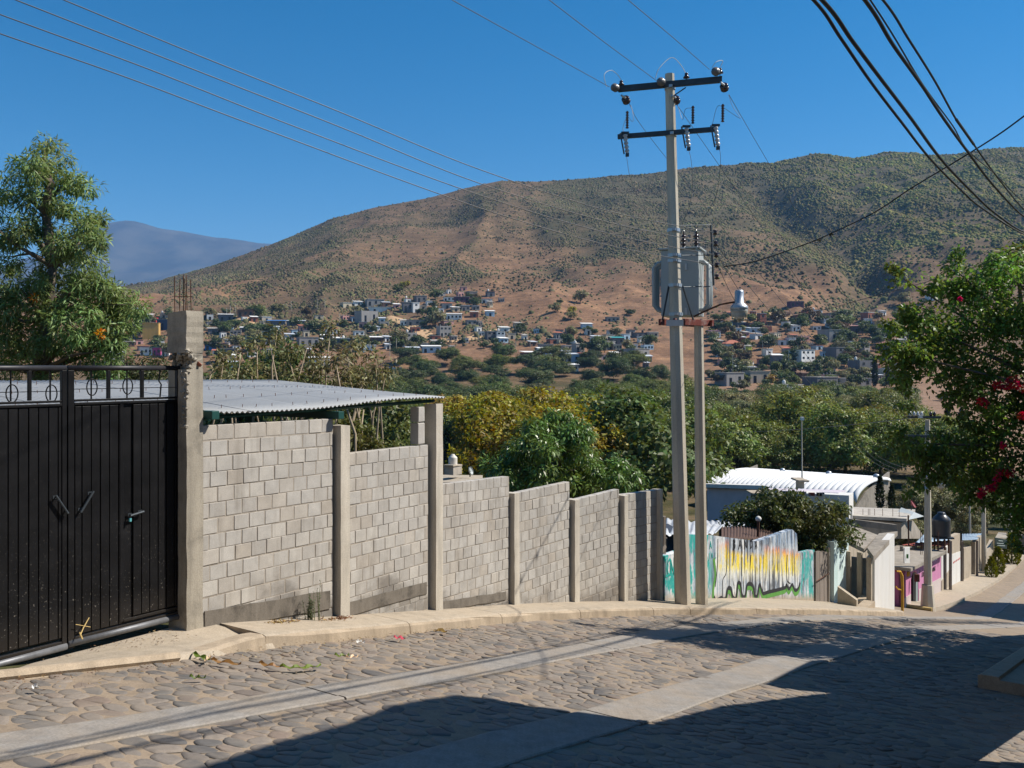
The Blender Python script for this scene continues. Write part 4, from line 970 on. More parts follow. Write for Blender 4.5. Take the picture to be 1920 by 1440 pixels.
# dropping service wire with balls of air plant
drop = [(1357, 500, 16.5), (1420, 489, 16.0), (1510, 458, 15.0), (1558, 438, 14.4), (1640, 398, 13.4), (1710, 352, 12.6), (1800, 298, 11.6), (1870, 254, 10.8), (1925, 214, 10.2), (2010, 150, 9.2)]
o = wire('service_cable', 'sagging twisted service cable hung with tufts of air plant', 'cable', [at(*p) for p in drop], .010, mat=MT['black'])
MT['tuft'] = plain('air_plant', (0.10, 0.085, 0.05), .4, 30)
k = 0
for px, py, Y, r in ((1558, 437, 14.4, .055), (1537, 449, 14.7, .048), (1711, 351, 12.6, .035), (1506, 460, 15.1, .024), (1468, 474, 15.6, .026), (1452, 480, 15.7, .02), (1440, 484, 15.8, .018), (1414, 496, 16, .018)):
    mb = MB(); c = at(px, py + (2 if r > .03 else 0), Y); rr = random.Random(px)
    for j in range(46):
        d = Vector((rr.gauss(0, 1), rr.gauss(0, 1), rr.gauss(-.2, 1))).normalized(); s_ = Vector((rr.gauss(0, 1), rr.gauss(0, 1), rr.gauss(0, 1))).cross(d).normalized() * r * .12; mb.add([c + s_, c - s_, c + d * r * rr.uniform(.7, 1.35)], [(0, 1, 2)])
    nm = ['the biggest round tuft on the sagging cable', 'large tuft just left of the biggest one on the sagging cable', 'lone tuft high on the sagging cable before the black bundle', 'small tuft left of the two big ones on the sagging cable', 'small tuft fourth along the sagging cable from the big one', 'tiny tuft beside another midway down the sagging cable', 'tiny tuft low on the sagging cable', 'lowest tiny tuft near the transformer on the sagging cable'][k]; k += 1
    tag(mb.build('air_plant', MT['tuft']), 'brown air plant, ' + nm, 'air plant', 'air plants on the sagging cable')
# loose wires from the rack down the street
DW = [([(1344, 457, 16.7), (1367, 490, 17.5), (1440, 580, 22), (1530, 690, 28), (1640, 850, 34), (1738, 887, 36)], 'drop wire from the rack slanting past the lamp to the next pole, upper'), ([(1345, 478, 16.7), (1420, 595, 21), (1520, 720, 27), (1640, 860, 34), (1738, 893, 36)], 'drop wire from the rack slanting past the lamp, middle'), ([(1345, 497, 16.7), (1400, 600, 20), (1500, 730, 26), (1640, 868, 34), (1738, 900, 36)], 'drop wire from the rack slanting past the lamp, lower')]
for P, lab in DW: wire('power_line', lab, 'power line', [at(*p) for p in P], .006, None, 'wires between the two street poles')
wire('power_line', 'thin wire crossing the valley trees behind the lean second pole', 'power line', [at(*p) for p in ((1290, 815, 60), (1480, 806, 52), (1600, 796, 45), (1720, 783, 36))], .012)
wire('power_line', 'thin wire descending behind the bougainvillea from the upper right', 'power line', [at(*p) for p in ((1345, 605, 17), (1500, 590, 15.5), (1640, 555, 14.5), (1800, 510, 13.6), (1930, 462, 12.8))], .005)
# ------------------------------------------------------------------ left side of the lower street
UZ = Vector((0, 0, 1)); SD = Vector((DX, DY, 0)).normalized(); SN = Vector((DY, -DX, 0)).normalized()   # down the street, across to the right
def on_plane_z(px, py, z):                   # point at a pixel on a level plane
    Y = (EYE - z) * FPX / (py - HOR); return at(px, py, Y)
def facade(name, label, cat, n, poly, thick, mat, group=None, par=None, part=None):
    """upright wall along the street, outline given by pixels, real thickness behind it"""
    P = [on_line(px, py, n) for px, py in poly]; mb = MB(); mb.prism(P, -SN * thick)
    if par is None:
        t = thing(name, label, cat, group=group); mb.build(part or 'wall', mat, t); return t
    return mb.build(part or 'wall', mat, par)
def panel(px0, px1, pys, n, proud, mat, par, name, thick=.03):
    """slab on a facade: pixel columns px0..px1, (top0, top1, bottom1, bottom0)"""
    P = [on_line(px0, pys[0], n), on_line(px1, pys[1], n), on_line(px1, pys[2], n), on_line(px0, pys[3], n)]
    mb = MB(); mb.prism([p + SN * proud for p in P], -SN * thick); return mb.build(name, mat, par)
def graffiti_mat():
    t = NT('graffiti_paint'); p = t.coord('Object'); x, y, z = t.xyz(p)
    h = t.math('ADD', z, t.math('MULTIPLY', x, 0.205))
    st = t.noise(t.coord('Object', (1, 1, 0.13)), 4.5, 7, 0.72, .25); st2 = t.noise(t.coord('Object', (1, 1, 0.2), (3, 0, 0)), 7, 6, 0.72, .3); fine = t.noise(p, 14, 5, 0.65)
    base = t.ramp(st, [(0.36, (0.12, 0.15, 0.20)), (0.46, (0.34, 0.40, 0.47)), (0.55, (0.62, 0.65, 0.67)), (0.66, (0.80, 0.80, 0.78))])
    drip = t.mr(t.math('ADD', st2, t.math('MULTIPLY', h, 0.02)), 0.53, 0.62, 0, 0.9)
    base = t.mix(t.math('MULTIPLY', drip, t.mr(x, 2.6, 3.3)), base, (0.035, 0.04, 0.055))
    up = t.mr(h, 1.42, 1.55); base = t.mix(t.math('MULTIPLY', up, t.mr(st, .4, .6, .6, .1)), base, (0.16, 0.27, 0.42))
    flame = t.ramp(t.math('MULTIPLY', t.math('ADD', h, t.math('MULTIPLY', t.math('SUBTRACT', st, .5), .5)), .62), [(0.43, (0.86, 0.83, 0.62)), (0.53, (0.86, 0.70, 0.06)), (0.76, (0.85, 0.58, 0.04)), (0.84, (0.80, 0.36, 0.07))])
    f2 = t.mix(t.mr(h, 1.15, 1.4), flame, (0.78, 0.25, 0.14))
    m = t.math('MULTIPLY', t.mr(t.math('ADD', h, t.math('MULTIPLY', st2, .5)), 0.80, 1.05), t.mr(t.math('ADD', h, t.math('MULTIPLY', st, .5)), 1.66, 1.52))
    m = t.math('MULTIPLY', m, t.math('MULTIPLY', t.mr(x, 2.5, 2.8), t.mr(x, 8.3, 8.0))); m = t.math('MULTIPLY', m, t.math('MAXIMUM', t.mr(h, 1.22, 1.10), t.math('MAXIMUM', t.mr(x, 3.3, 3.1), t.mr(x, 5.3, 5.6))))
    m = t.math('MULTIPLY', m, t.mr(st2, .42, .50, .1, 1)); m = t.math('MULTIPLY', m, t.mr(st, .60, .52, .12, 1))
    base = t.mix(m, base, f2)
    dk = t.math('MULTIPLY', t.mr(t.noise(t.coord('Object', (1, 1, 0.05), (7, 0, 0)), 9, 4, .6), .53, .585, 0, .9), t.mr(x, 2.9, 3.4)); base = t.mix(dk, base, (0.03, 0.032, 0.04))
    teal = t.math('MULTIPLY', t.mr(t.noise(t.coord('Object', (1, 1, 0.35), (1, 0, 4)), 5, 4, .6), .46, .52), t.math('ADD', t.mr(x, 2.4, 2.1), t.math('MULTIPLY', t.mr(x, 8.1, 8.3), .9), True))
    base = t.mix(teal, base, (0.03, 0.36, 0.33))
    raw = t.mr(t.math('ADD', h, t.math('MULTIPLY', fine, -.35)), 0.12, -0.06); base = t.mix(raw, base, (0.40, 0.33, 0.25))
    base = t.mix(t.mr(fine, .6, .72, 0, .5), base, (0.55, .53, .49)); base = t.hsv(base, sat=1.0, v=t.mr(fine, .3, .7, .72, 1.05))
    return t.done(t.bsdf(base, .85, 0, t.bump(fine, .3, .01)))
NG = -7.3; GO2 = on_line(1245, 1128, NG); GMx = frame((GO2.x, GO2.y, -float(gdrop(sn(GO2.x, GO2.y)[0]))), SD)
gw = thing('graffiti_wall', 'low wall covered in dripping yellow, white and teal graffiti behind the two concrete poles', 'graffiti wall'); gw.matrix_world = GMx
inv = GMx.inverted()
def gl(px, py, o=0.0): q = inv @ on_line(px, py, NG); return Vector((q.x, -o, q.z))
mb = MB(); MT['graf'] = graffiti_mat()
mb.prism([gl(*p) for p in ((1246, 1160), (1246, 1043), (1289, 1030), (1290, 1002), (1328, 1003), (1422, 1015), (1486, 993), (1494, 1001), (1496, 1038), (1527, 1031), (1527, 1170))], (0, .16, 0))
mb.build('wall', MT['graf'], gw)
def gpaint(name, c): return plain(name, c, .25, 12, .7, streak=True)
def ribbon(name, pts, w_, mat, o):
    m2 = MB(); P = [gl(px, py, o) for px, py in pts]; V = []; n_ = len(P)
    for i, p in enumerate(P):
        d = (P[min(i + 1, n_ - 1)] - P[max(i - 1, 0)]); k = Vector((-d.z, 0, d.x)).normalized() * w_ / 2; V += [p + k, p - k]
    m2.add(V, [(2 * i, 2 * i + 1, 2 * i + 3, 2 * i + 2) for i in range(n_ - 1)]); return m2.build(name, mat, gw)
def smoothpx(pts, k=5):
    out = []
    for i in range(len(pts) - 1):
        p0, p1, p2, p3 = [np.array(pts[min(max(j, 0), len(pts) - 1)], float) for j in (i - 1, i, i + 1, i + 2)]
        for t in np.linspace(0, 1, k, endpoint=False): out.append(tuple(0.5 * ((2 * p1) + (p2 - p0) * t + (2 * p0 - 5 * p1 + 4 * p2 - p3) * t * t + (3 * p1 - p0 - 3 * p2 + p3) * t ** 3)))
    return out + [pts[-1]]
wave = [(1338, 1040), (1341, 1070), (1337, 1100), (1338, 1119), (1342, 1126), (1352, 1121), (1356, 1124), (1361, 1120), (1364, 1104), (1370, 1104), (1374, 1120), (1380, 1120), (1383, 1094), (1388, 1096), (1391, 1117), (1397, 1117), (1401, 1096), (1411, 1098), (1415, 1117), (1420, 1116), (1424, 1096), (1430, 1112), (1440, 1110), (1471, 1102), (1474, 1096), (1479, 1104), (1485, 1096), (1490, 1106), (1496, 1104), (1500, 1092)]
GR_, BK_ = gpaint('green_spray', (0.09, 0.26, 0.05)), gpaint('black_spray', (0.02, 0.021, 0.025))
ribbon('green_outline', smoothpx([(a, b + 7) for a, b in wave]), .10, GR_, .004); ribbon('black_outline', smoothpx(wave[3:]), .085, BK_, .007)
for pts in ([(1346, 1010), (1345, 1060), (1341, 1100)], [(1363, 1012), (1362, 1070), (1355, 1088), (1354, 1120)], [(1376, 1030), (1374, 1060)], [(1391, 1045), (1390, 1080)], [(1408, 1040), (1406, 1068)], [(1476, 1040), (1475, 1085), (1482, 1094)], [(1487, 1030), (1486, 1080)], [(1431, 1040), (1430, 1110)], [(1449, 1030), (1449, 1060)]):
    ribbon('drip_line', smoothpx(pts), .028, BK_, .005)
TEAL_ = gpaint('teal_spray', (0.02, 0.33, 0.29))
def letter(txt, px, py, hpx, mat, sq=1.0, o=.006, nm='lettering'):
    q = gl(px, py, o); sz = (gl(px, py - hpx).z - q.z) / .7; me_ = text_mesh(txt, sz, .002, sq); me_.materials.append(mat)
    ob_ = link(bpy.data.objects.new(nm, me_), gw); ob_.matrix_local = Matrix.Translation(q) @ Matrix.Rotation(R(90), 4, 'X') ; return ob_
for txt, px, py, hp in (('B', 1376, 1030, 20), ('A', 1387, 1029, 19), ('N', 1397.5, 1028, 18), ('D', 1408, 1028, 17), ('A', 1417, 1029, 16)): letter(txt, px, py, hp, BK_, .8, .011)
for txt, px, py, hp in (('A', 1332, 1029, 15), ('J', 1329, 1048, 11), ('A', 1334.5, 1047, 11), ('L', 1341, 1047, 12), ('L', 1250, 1082, 36), ('O', 1255, 1080, 34), ('N', 1260, 1078, 33)): letter(txt, px, py, hp, TEAL_, .62 if hp > 20 else .8)
# timber prop by the wall end, rusty shack roofs, pipe with a ball cap
tp = thing('timber_post', 'weathered timber post with nailed slats standing by the far end of the block wall', 'post'); p = on_line(1243, 1128, -7.45); q = on_line(1244, 968, -7.45); mb = MB(); mb.tube([p - UZ * .3, q], [.06, .05], 6); mb.build('post_shaft', MT['wood'], tp)
for py in (1030, 1108):
    c = on_line(1244, py, -7.38); mb = MB(); mb.box(c, (.2, .03, .06), Matrix.Rotation(math.atan2(DY, DX), 3, 'Z') @ Matrix.Rotation(-.5, 3, 'Y')); mb.build('slat', MT['wood'], tp)
def sheet_roof(name, label, corners, mat, per=.16, amp=.02, ny=4, cat='roof', posts=True, group=None):
    """corrugated sheet on four corners a-b (eave) and d-c (top)"""
    a, b, c, d = corners; t = thing(name, label, cat, group=group); nx = int((b - a).length / per * 5); V = []
    for j in range(ny + 1):
        for i in range(nx + 1):
            u, v = i / nx, j / ny; p = (a.lerp(b, u)).lerp(d.lerp(c, u), v); V.append((p.x, p.y, p.z + amp * math.sin(i / 5 * 2 * math.pi)))
    idx = np.arange(len(V)).reshape(ny + 1, nx + 1); Fq = np.stack([idx[:-1, :-1], idx[:-1, 1:], idx[1:, 1:], idx[1:, :-1]], -1).reshape(-1, 4)
    o = link(bpy.data.objects.new('roof_sheet', np_mesh('roof_sheet', np.array(V), Fq, mat, True)), t); m_ = o.modifiers.new('thick', 'SOLIDIFY'); m_.thickness = .004
    if posts:
        for q in (a, b, c, d):
            m2 = MB(); g_ = float(terrain(q.x, q.y)) - .2; m2.box((q.x, q.y, (q.z + g_) / 2 - .03), (.1, .1, q.z - g_ - .04)); m2.build('post', MT['wood'], t)
    return t
MT['brownroof'] = plain('rusty_brown_sheet', (0.085, 0.05, 0.038), .35, 5, .8, .1, .1); MT['zinc2'] = plain('bright_zinc', (0.52, 0.54, 0.56), .15, 3, .45, .3, .03, dirt=(.3, .27, .24))
sheet_roof('tin_shelter', 'dark rusty brown sheet roof sagging behind the graffiti wall', [on_plane_z(1352, 1010, -2.3), on_plane_z(1480, 1012, -3.1), at(1487, 985, 27.5), at(1352, 988, 24)], MT['brownroof'], .2, .015)
sheet_roof('tin_shelter', 'bright ribbed zinc sheets behind the tall pole, left of the brown roof', [at(1246, 1004, 19), at(1342, 1001, 21), at(1357, 985, 24), at(1249, 972, 25)], MT['zinc2'], .3, .025)
sheet_roof('tin_shelter', 'low pale corrugated sheet roof at the foot of the dark tree', [at(1322, 992, 25), at(1395, 990, 27), at(1410, 978, 31), at(1322, 976, 30)], MT['zinc2'], .3, .025)
hs = thing('shed', 'dark blue panel standing in for the shaded shack interior between timber post and tall pole', 'shed'); mb = MB(); mb.prism([at(1247, 1040, 19.5), at(1247, 1003, 19.5), at(1290, 1003, 20.5), at(1290, 1040, 20.5)], (-.2, 1.5, 0)); mb.build('wall', plain('dark_interior', (0.03, 0.04, 0.06), .2), hs)  # dark panel stands in for the shade inside the shack
pp = thing('vent_pipe', 'rusty vent pipe with a pale ball cap rising from the brown roof', 'pipe'); a = at(1420, 1012, 23.2); b = at(1422, 974, 23.2); mb = MB(); mb.tube([a - UZ * .3, b], .035, 7); mb.build('tube', MT['rust'], pp); mb = MB(); mb.lathe([(.02, -.05), (.07, -.02), (.08, .03), (.05, .07), (.01, .09)], b, 10); mb.build('cap', MT['white'], pp, True)
# boarded gate, whitewashed wall, porch house
bg_ = thing('board_gate', 'narrow gate of grey upright boards between graffiti wall and pale blue wall', 'gate')
for a, b in ((1530, 1537), (1537.5, 1545), (1545.5, 1554)): panel(a, b, (1034, 1033, 1160, 1160), -7.25, 0, MT['wood'], bg_, 'board', .04)
panel(1555, 1563, (1026, 1025, 1165, 1165), -7.2, 0, MT['column'], bg_, 'gate_post', .18); 
mb = MB(); mb.tube([on_line(1531, 1090, -7.2), on_line(1554, 1075, -7.2)], .012, 5); mb.build('chain', MT['rust'], bg_)
MT['paleblue'] = plain('pale_blue_wash', (0.60, 0.72, 0.72), .06, 3, .85, 0, .25, 30, True, (0.25, 0.42, 0.38), dirtamt=.5)
facade('garden_wall', 'pale blue whitewashed wall between the board gate and the porch', 'wall', -7.1, [(1564, 1170), (1564, 1016), (1591, 1008), (1591, 1170)], .2, MT['paleblue'])
ph = thing('porch_house', 'small white house with a cracked concrete slab roof, open porch and steps', 'house')
NH = -6.3; ZR = -3.62
mb = MB(); mb.prism([on_line(1640, 1170, NH), on_line(1640, 1044, NH), on_line(1677, 1001, NH), on_line(1677, 1172, NH)], -SN * .2); mb.build('side_wall', MT['white'], ph)
MT['slab'] = MT.get('slab') or concrete('roof_slab', (0.30, 0.265, 0.22), (0.13, 0.115, 0.095), .7, False, .6)
def slabpoly(pix, z, th, mat, par, nm): 
    P = [on_plane_z(px, py, zz) for (px, py), zz in zip(pix, z if isinstance(z, list) else [z] * len(pix))]; m2 = MB(); m2.prism(P, (0, 0, -th)); return m2.build(nm, mat, par)
slabpoly([(1590, 1014), (1620, 1029), (1646, 1003), (1596, 984)], [ZR, ZR - .1, ZR - .1, ZR], .12, MT['slab'], ph, 'porch_slab')
slabpoly([(1626, 1027), (1638, 1043), (1683, 996), (1648, 1000)], [ZR - .02, ZR, ZR, ZR - .02], .14, MT['slab'], ph, 'roof_slab')
P = [on_plane_z(1598, 985, ZR), on_plane_z(1683, 996, ZR)]; mb = MB(); mb.prism([P[0], P[1], P[1] + UZ * .2, P[0] + UZ * .2], (-.05, .18, 0)); mb.build('parapet', MT['slab'], ph)
MT['tan'] = MT.get('tan') or concrete('tan_render', (0.40, 0.34, 0.26), (0.25, 0.2, 0.15), .5)
for px, n_ in ((1591, -7.05), (1612, -6.75), (1630, -6.35)):
    q = on_line(px, 1150, n_); mb = MB(); tz = ZR - .14; bz = -float(gdrop(sn(q.x, q.y)[0])) - .2; mb.box((q.x, q.y, (tz + bz) / 2), (.13, .13, tz - bz), Matrix.Rotation(math.atan2(DY, DX), 3, 'Z')); mb.build('porch_post', MT['tan'], ph)
q = on_line(1612, 1100, -8.6); mb = MB(); mb.prism([on_line(1585, 1170, -8.8), on_line(1585, 1020, -8.8), on_line(1655, 1005, -8.8), on_line(1655, 1170, -8.8)], -SN * .2); mb.build('back_wall', MT['tan'], ph)
mb = MB(); a = on_line(1671, 1170, NH) - SN * .22; mb.prism([a, a - SN * 1.1, a - SN * 1.1 + UZ * 1.9, a + UZ * 1.9], SD * .15); mb.build('cross_wall', MT['tan'], ph)
for k in range(3):
    q = on_line(1622, 1146, -6.25 - .26 * k); mb = MB(); mb.box((q.x, q.y, -float(gdrop(sn(q.x, q.y)[0])) + .12 + .17 * k), (1.0, .3, .17), Matrix.Rotation(math.atan2(DY, DX), 3, 'Z')); mb.build('step', MT['curb'], ph)
mb = MB(); q = on_line(1606, 1148, -6.3); b0 = Vector((q.x, q.y, -float(gdrop(sn(q.x, q.y)[0])))); mb.prism([b0, b0 + UZ * .3, b0 - SN * .5 + UZ * .6, b0 - SN * .5], SD * .15); mb.build('stair_cheek', MT['tan'], ph)
# side street corner: yellow bent standpipe, pink shop
yp = thing('bent_pole', 'yellow bent post with curled arms on the side street corner before the pink shop', 'post'); q = at(1692, 1152, 30); MT['yellow'] = plain('yellow_paint', (0.52, 0.28, 0.03), .2, 8)
mb = MB(); mb.tube([q - UZ * .2, at(1692, 1100, 30), at(1691, 1080, 30), at(1688, 1072, 30), at(1681, 1071, 29.9)], [.045, .045, .05, .04, .025], 7); mb.build('stem', MT['yellow'], yp); mb = MB(); mb.tube([at(1692, 1106, 30), at(1684, 1105, 29.9), at(1679, 1099, 29.8)], .025, 5); mb.build('arm', MT['yellow'], yp)
NP = -7.7; shop = thing('pink_shop', 'pink shop with an arched doorway, black lettering and a bare concrete roof slab', 'shop')
MT['pink'] = plain('pink_paint', (0.50, 0.20, 0.35), .07, 4, .8, 0, .1, streak=True); MT['wains'] = plain('grey_wainscot', (0.50, 0.43, 0.41), .12, 6, .9, streak=True)
corner = on_line(1696, 1140, NP)
def shoppoly(xs, ys): return [on_line(a, b, NP) for a, b in zip(xs, ys)]
mb = MB(); mb.prism([on_line(*p, NP) for p in ((1696, 1160), (1696, 1068), (1764, 1036), (1764, 1125), (1722, 1142), (1722, 1085), (1719, 1074), (1715, 1070), (1711, 1074), (1708, 1086), (1708, 1150))], -SN * .22); mb.build('street_wall', MT['pink'], shop)
panel(1696, 1707.5, (1121, 1114, 1160, 1160), NP, .012, MT['wains'], shop, 'wainscot', .03); panel(1722.5, 1764, (1105, 1083, 1130, 1145), NP, .012, MT['wains'], shop, 'wainscot', .03)
MT['pinkshade'] = plain('pink_paint_in_shade', (0.40, 0.13, 0.27), .07, 4, .8)  # pink darkened: the end wall's shade is put into its colour
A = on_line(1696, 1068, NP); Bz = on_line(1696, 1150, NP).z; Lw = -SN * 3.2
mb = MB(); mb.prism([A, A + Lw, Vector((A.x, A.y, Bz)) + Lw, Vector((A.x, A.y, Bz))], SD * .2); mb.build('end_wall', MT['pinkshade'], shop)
for c_, s_ in ((.9, .38), (1.9, .3)):
    m2 = MB(); m2.prism([A - SN * (c_ - .4) - UZ * .35, A - SN * (c_ + .4) - UZ * .35, A - SN * (c_ + .35) - UZ * (.35 + s_ * 2), A - SN * (c_ - .3) - UZ * (.35 + s_ * 1.4)], -SD * .012); m2.build('painted_sign', plain('violet_sign', (0.10, 0.05, 0.22), .3) if 'violet_sign' not in bpy.data.materials else bpy.data.materials['violet_sign'], shop)
Bk = on_line(1764, 1036, NP); up_ = UZ * .0; ov = SN * .28
roofp = [A + ov - SD * .25, Bk + ov, Bk - SN * 4.2, A - SN * 4.2 - SD * .25]; mb = MB(); mb.prism([Vector((p.x, p.y, A.z + (Bk.z - A.z) * k)) for p, k in zip(roofp, (0, 1, 1, 0))], (0, 0, .13)); mb.build('roof_slab', MT['slab'], shop)
mb = MB(); ba = on_line(1715, 1137, NP); mb.prism([on_line(1722, 1070, NP) - SN * .22, on_line(1708, 1070, NP) - SN * .22, on_line(1708, 1146, NP) - SN * .22, on_line(1722, 1140, NP) - SN * .22], -SN * .08); mb.build('door', MT['glassy'], shop)
panel(1718.5, 1722.3, (1070, 1074, 1131, 1134), NP, -.02, plain('grey_green_jamb', (0.24, 0.28, 0.28), .1), shop, 'door_leaf', .12)
def street_text(txt, px, py, hpx, n, mat, par, sq=.8):
    p = on_line(px, py, n); sz = (on_line(px, py - hpx, n).z - p.z) / .7; me_ = text_mesh(txt, sz, .003, sq); me_.materials.append(mat); o = link(bpy.data.objects.new('lettering', me_), par)
    M = frame(p + SN * .012, SD + UZ * ((Bk.z - A.z) / (Bk - A).length)); o.matrix_world = M @ Matrix.Rotation(R(90), 4, 'X'); return o
MT['ink'] = plain('black_ink', (0.02, 0.015, 0.03), .1); MT['violet'] = plain('violet_ink', (0.13, 0.06, 0.30), .2)
street_text('CARNES', 1731, 1080.5, 9, NP, MT['ink'], shop, .75); street_text('ANIMALS', 1750.5, 1071, 8.5, NP, MT['ink'], shop, .62); street_text('C', 1724, 1075, 7, NP, MT['ink'], shop)
MT['whiteband'] = plain('white_band', (0.70, .66, .72), .1)
panel(1726, 1738, (1056, 1051, 1054, 1059), NP, .008, MT['violet'], shop, 'painted_band', .01); panel(1726, 1738, (1060, 1055, 1057, 1062), NP, .008, MT['whiteband'], shop, 'painted_band', .01); panel(1748, 1759, (1046.5, 1041.5, 1045, 1050), NP, .008, MT['violet'], shop, 'painted_band', .01); panel(1748, 1757, (1051, 1047, 1049, 1053), NP, .008, MT['whiteband'], shop, 'painted_band', .01)
panel(1700, 1704, (1073, 1071, 1079, 1081), NP, .05, MT['yellow'], shop, 'yellow_sign', .05); q = on_line(1707, 1082, NP) + SN * .25; mb = MB(); mb.box(q, (.16, .12, .3)); mb.build('lantern', MT['rust'], shop)
for px, py, h_ in ((1726, 1042, 1.0), (1729, 1042, .9), (1757, 1028, .7), (1760, 1028, .75)):
    b = on_plane_z(px, py - 2, A.z + .1); mb = MB(); mb.tube([b, b + UZ * h_], .012, 4); mb.build('rebar', MT['rust'], shop)
rp = thing('display_board', 'white painted panel with green figure leaning on the pink shop roof corner', 'panel'); a, b = at(1696, 1056, 34.5), at(1706, 1056, 34.9); mb = MB(); mb.prism([a, b, b + UZ * .62, a + UZ * .58], (-.02, .05, 0)); mb.build('white_board', MT['white'], rp); c = at(1701.5, 1043, 34.6); mb = MB(); mb.box(c, (.07, .02, .16)); mb.build('green_figure', plain('leaf_green', (.06, .2, .05), .2), rp)
pr2 = thing('iron_post', 'rusty iron post on the roof edge beside the white panel', 'post'); mb = MB(); mb.tube([at(1704, 1024, 34.5), at(1703, 966, 34.5)], .03, 5); mb.build('bar', MT['rust'], pr2)
# buildings further down the same side
def lower(name, label, n, poly, mat, th=.25, cat='house'): return facade(name, label, cat, n, poly, th, mat)
h1 = lower('white_house', 'white house front with brown painted foot and narrow dark door next to the pink shop', -7.72, [(1765, 1140), (1765, 1033), (1781, 1023), (1781, 1130)], MT['white'])
panel(1765, 1781, (1089, 1066, 1130, 1140), -7.72, .015, MT['tan'], h1, 'painted_foot', .03); panel(1769.5, 1772.5, (1046, 1043, 1106, 1109), -7.72, .02, MT['glassy'], h1, 'door', .05)
b1 = on_line(1781, 1003, -7.75); 
h2 = lower('block_house', 'tan block house end rising above a white wall with faded red lettering', -7.74, [(1781.3, 1135), (1781.3, 1008), (1800, 1000), (1800, 1120)], MT['tan'])
facade('', '', '', -7.74, [(1782, 1104), (1782, 1040), (1807, 1031), (1807, 1096)], .02, MT['white'], par=h2, part='white_render').location = SN * .02
for k in range(4): panel(1786 + k * 4.6, 1789.5 + k * 4.6, (1054 - k * 3, 1051 - k * 3, 1054 - k * 3, 1057 - k * 3), -7.74, .03, plain('faded_red', (.45, .16, .15), .3) if k == 0 else bpy.data.materials['faded_red'], h2, 'faded_mark', .006)
h3 = lower('yard_wall', 'tan block yard wall with a dark doorway under a blue grey sheet roof', -7.7, [(1807.5, 1110), (1807.5, 1028), (1821, 1024), (1821, 1100)], MT['tan'], .2, 'wall')
panel(1821.5, 1828, (1023, 1021, 1093, 1095), -7.9, 0, MT['glassy'], h3, 'door', .06); panel(1828.5, 1841, (1016, 1004, 1087, 1093), -7.65, 0, MT['tan'], h3, 'end_wall', .2)
MT['bluezinc'] = plain('blue_grey_sheet', (0.26, 0.34, 0.42), .12, 3, .5, .2, .03)
sheet_roof('tin_shelter', 'blue grey sheet metal roof above the dark doorway far down the street', [at(1804, 1013, 47), at(1832, 1012, 50), at(1841, 1000, 56), at(1804, 1001, 54)], MT['bluezinc'], .3, .02)
sheet_roof('tin_shelter', 'pale blue sheet roof under the black water tank', [at(1716, 1018, 42), at(1782, 1012, 43), at(1790, 1004, 47), at(1730, 1003, 47)], MT['bluezinc'], .3, .02)
sheet_roof('tin_shelter', 'low red sheet roof behind the pink shop slab', [at(1690, 1022, 41), at(1772, 1024, 43), at(1786, 1009, 46), at(1745, 1014, 45)], plain('red_sheet', (.26, .055, .04), .2, 4), .3, .02)
h4 = lower('yard_wall', 'rough tan yard wall stepping down behind three clipped conifers', -7.6, [(1849, 1100), (1849, 1040), (1862, 1012), (1864, 1085)], MT['tan'], .2, 'wall')
h5 = lower('far_house', 'tan house front with thin pillars under a small sloped roof beside the tall conifer', -7.6, [(1872, 1075), (1872, 1020), (1890, 1010), (1890, 1062)], MT['tan'], .2)
mb = MB(); mb.prism([at(1866, 1008, 55), at(1893, 1008, 58), at(1886, 999, 61), at(1872, 998, 61)], (0, 0, -.12)); mb.build('roof', MT['slab'], h5)
sg = thing('sign_board', 'dark green sign board with pale writing hanging over the pavement by the conifers', 'sign'); mb = MB(); mb.prism([at(1866, 1027, 52), at(1888, 1029, 53), at(1888, 1012, 53), at(1866, 1008, 52)], (0, .08, 0)); mb.build('board', plain('green_black', (0.015, 0.03, 0.028), .2), sg)
for py, x0, x1 in ((1014, 1872, 1880), (1019, 1869, 1885), (1023, 1870, 1884)):
    mb = MB(); mb.prism([at(x0, py, 51.9), at(x1, py + 1, 52.6), at(x1, py - .2, 52.6), at(x0, py - 1.2, 51.9)], (0, -.02, 0)); mb.build('written_line', plain('pale_ink', (.3, .35, .33), .1) if 'pale_ink' not in bpy.data.materials else bpy.data.materials['pale_ink'], sg)
fw = thing('far_block_wall', 'grey block retaining wall closing the street at the right edge', 'wall'); mb = MB(); mb.prism([at(1896, 1062, 62), at(1896, 1004, 62), at(1960, 1000, 60), at(1960, 1070, 60)], (0, .3, 0)); o = mb.build('wall', MT['mortar'], fw)
for r_ in range(5):
    for c_ in range(7):
        x = 1898 + c_ * 9 + (4 if r_ % 2 else 0); y = 1009 + r_ * 9.5; m2 = MB(); m2.prism([at(x, y + 8.4, 61.8 - (x - 1896) * .031), at(x + 8, y + 8.4, 61.8 - (x - 1888) * .031), at(x + 8, y, 61.8 - (x - 1888) * .031), at(x, y, 61.8 - (x - 1896) * .031)], (0, .1, 0)); m2.build('block', MT['block'], fw)
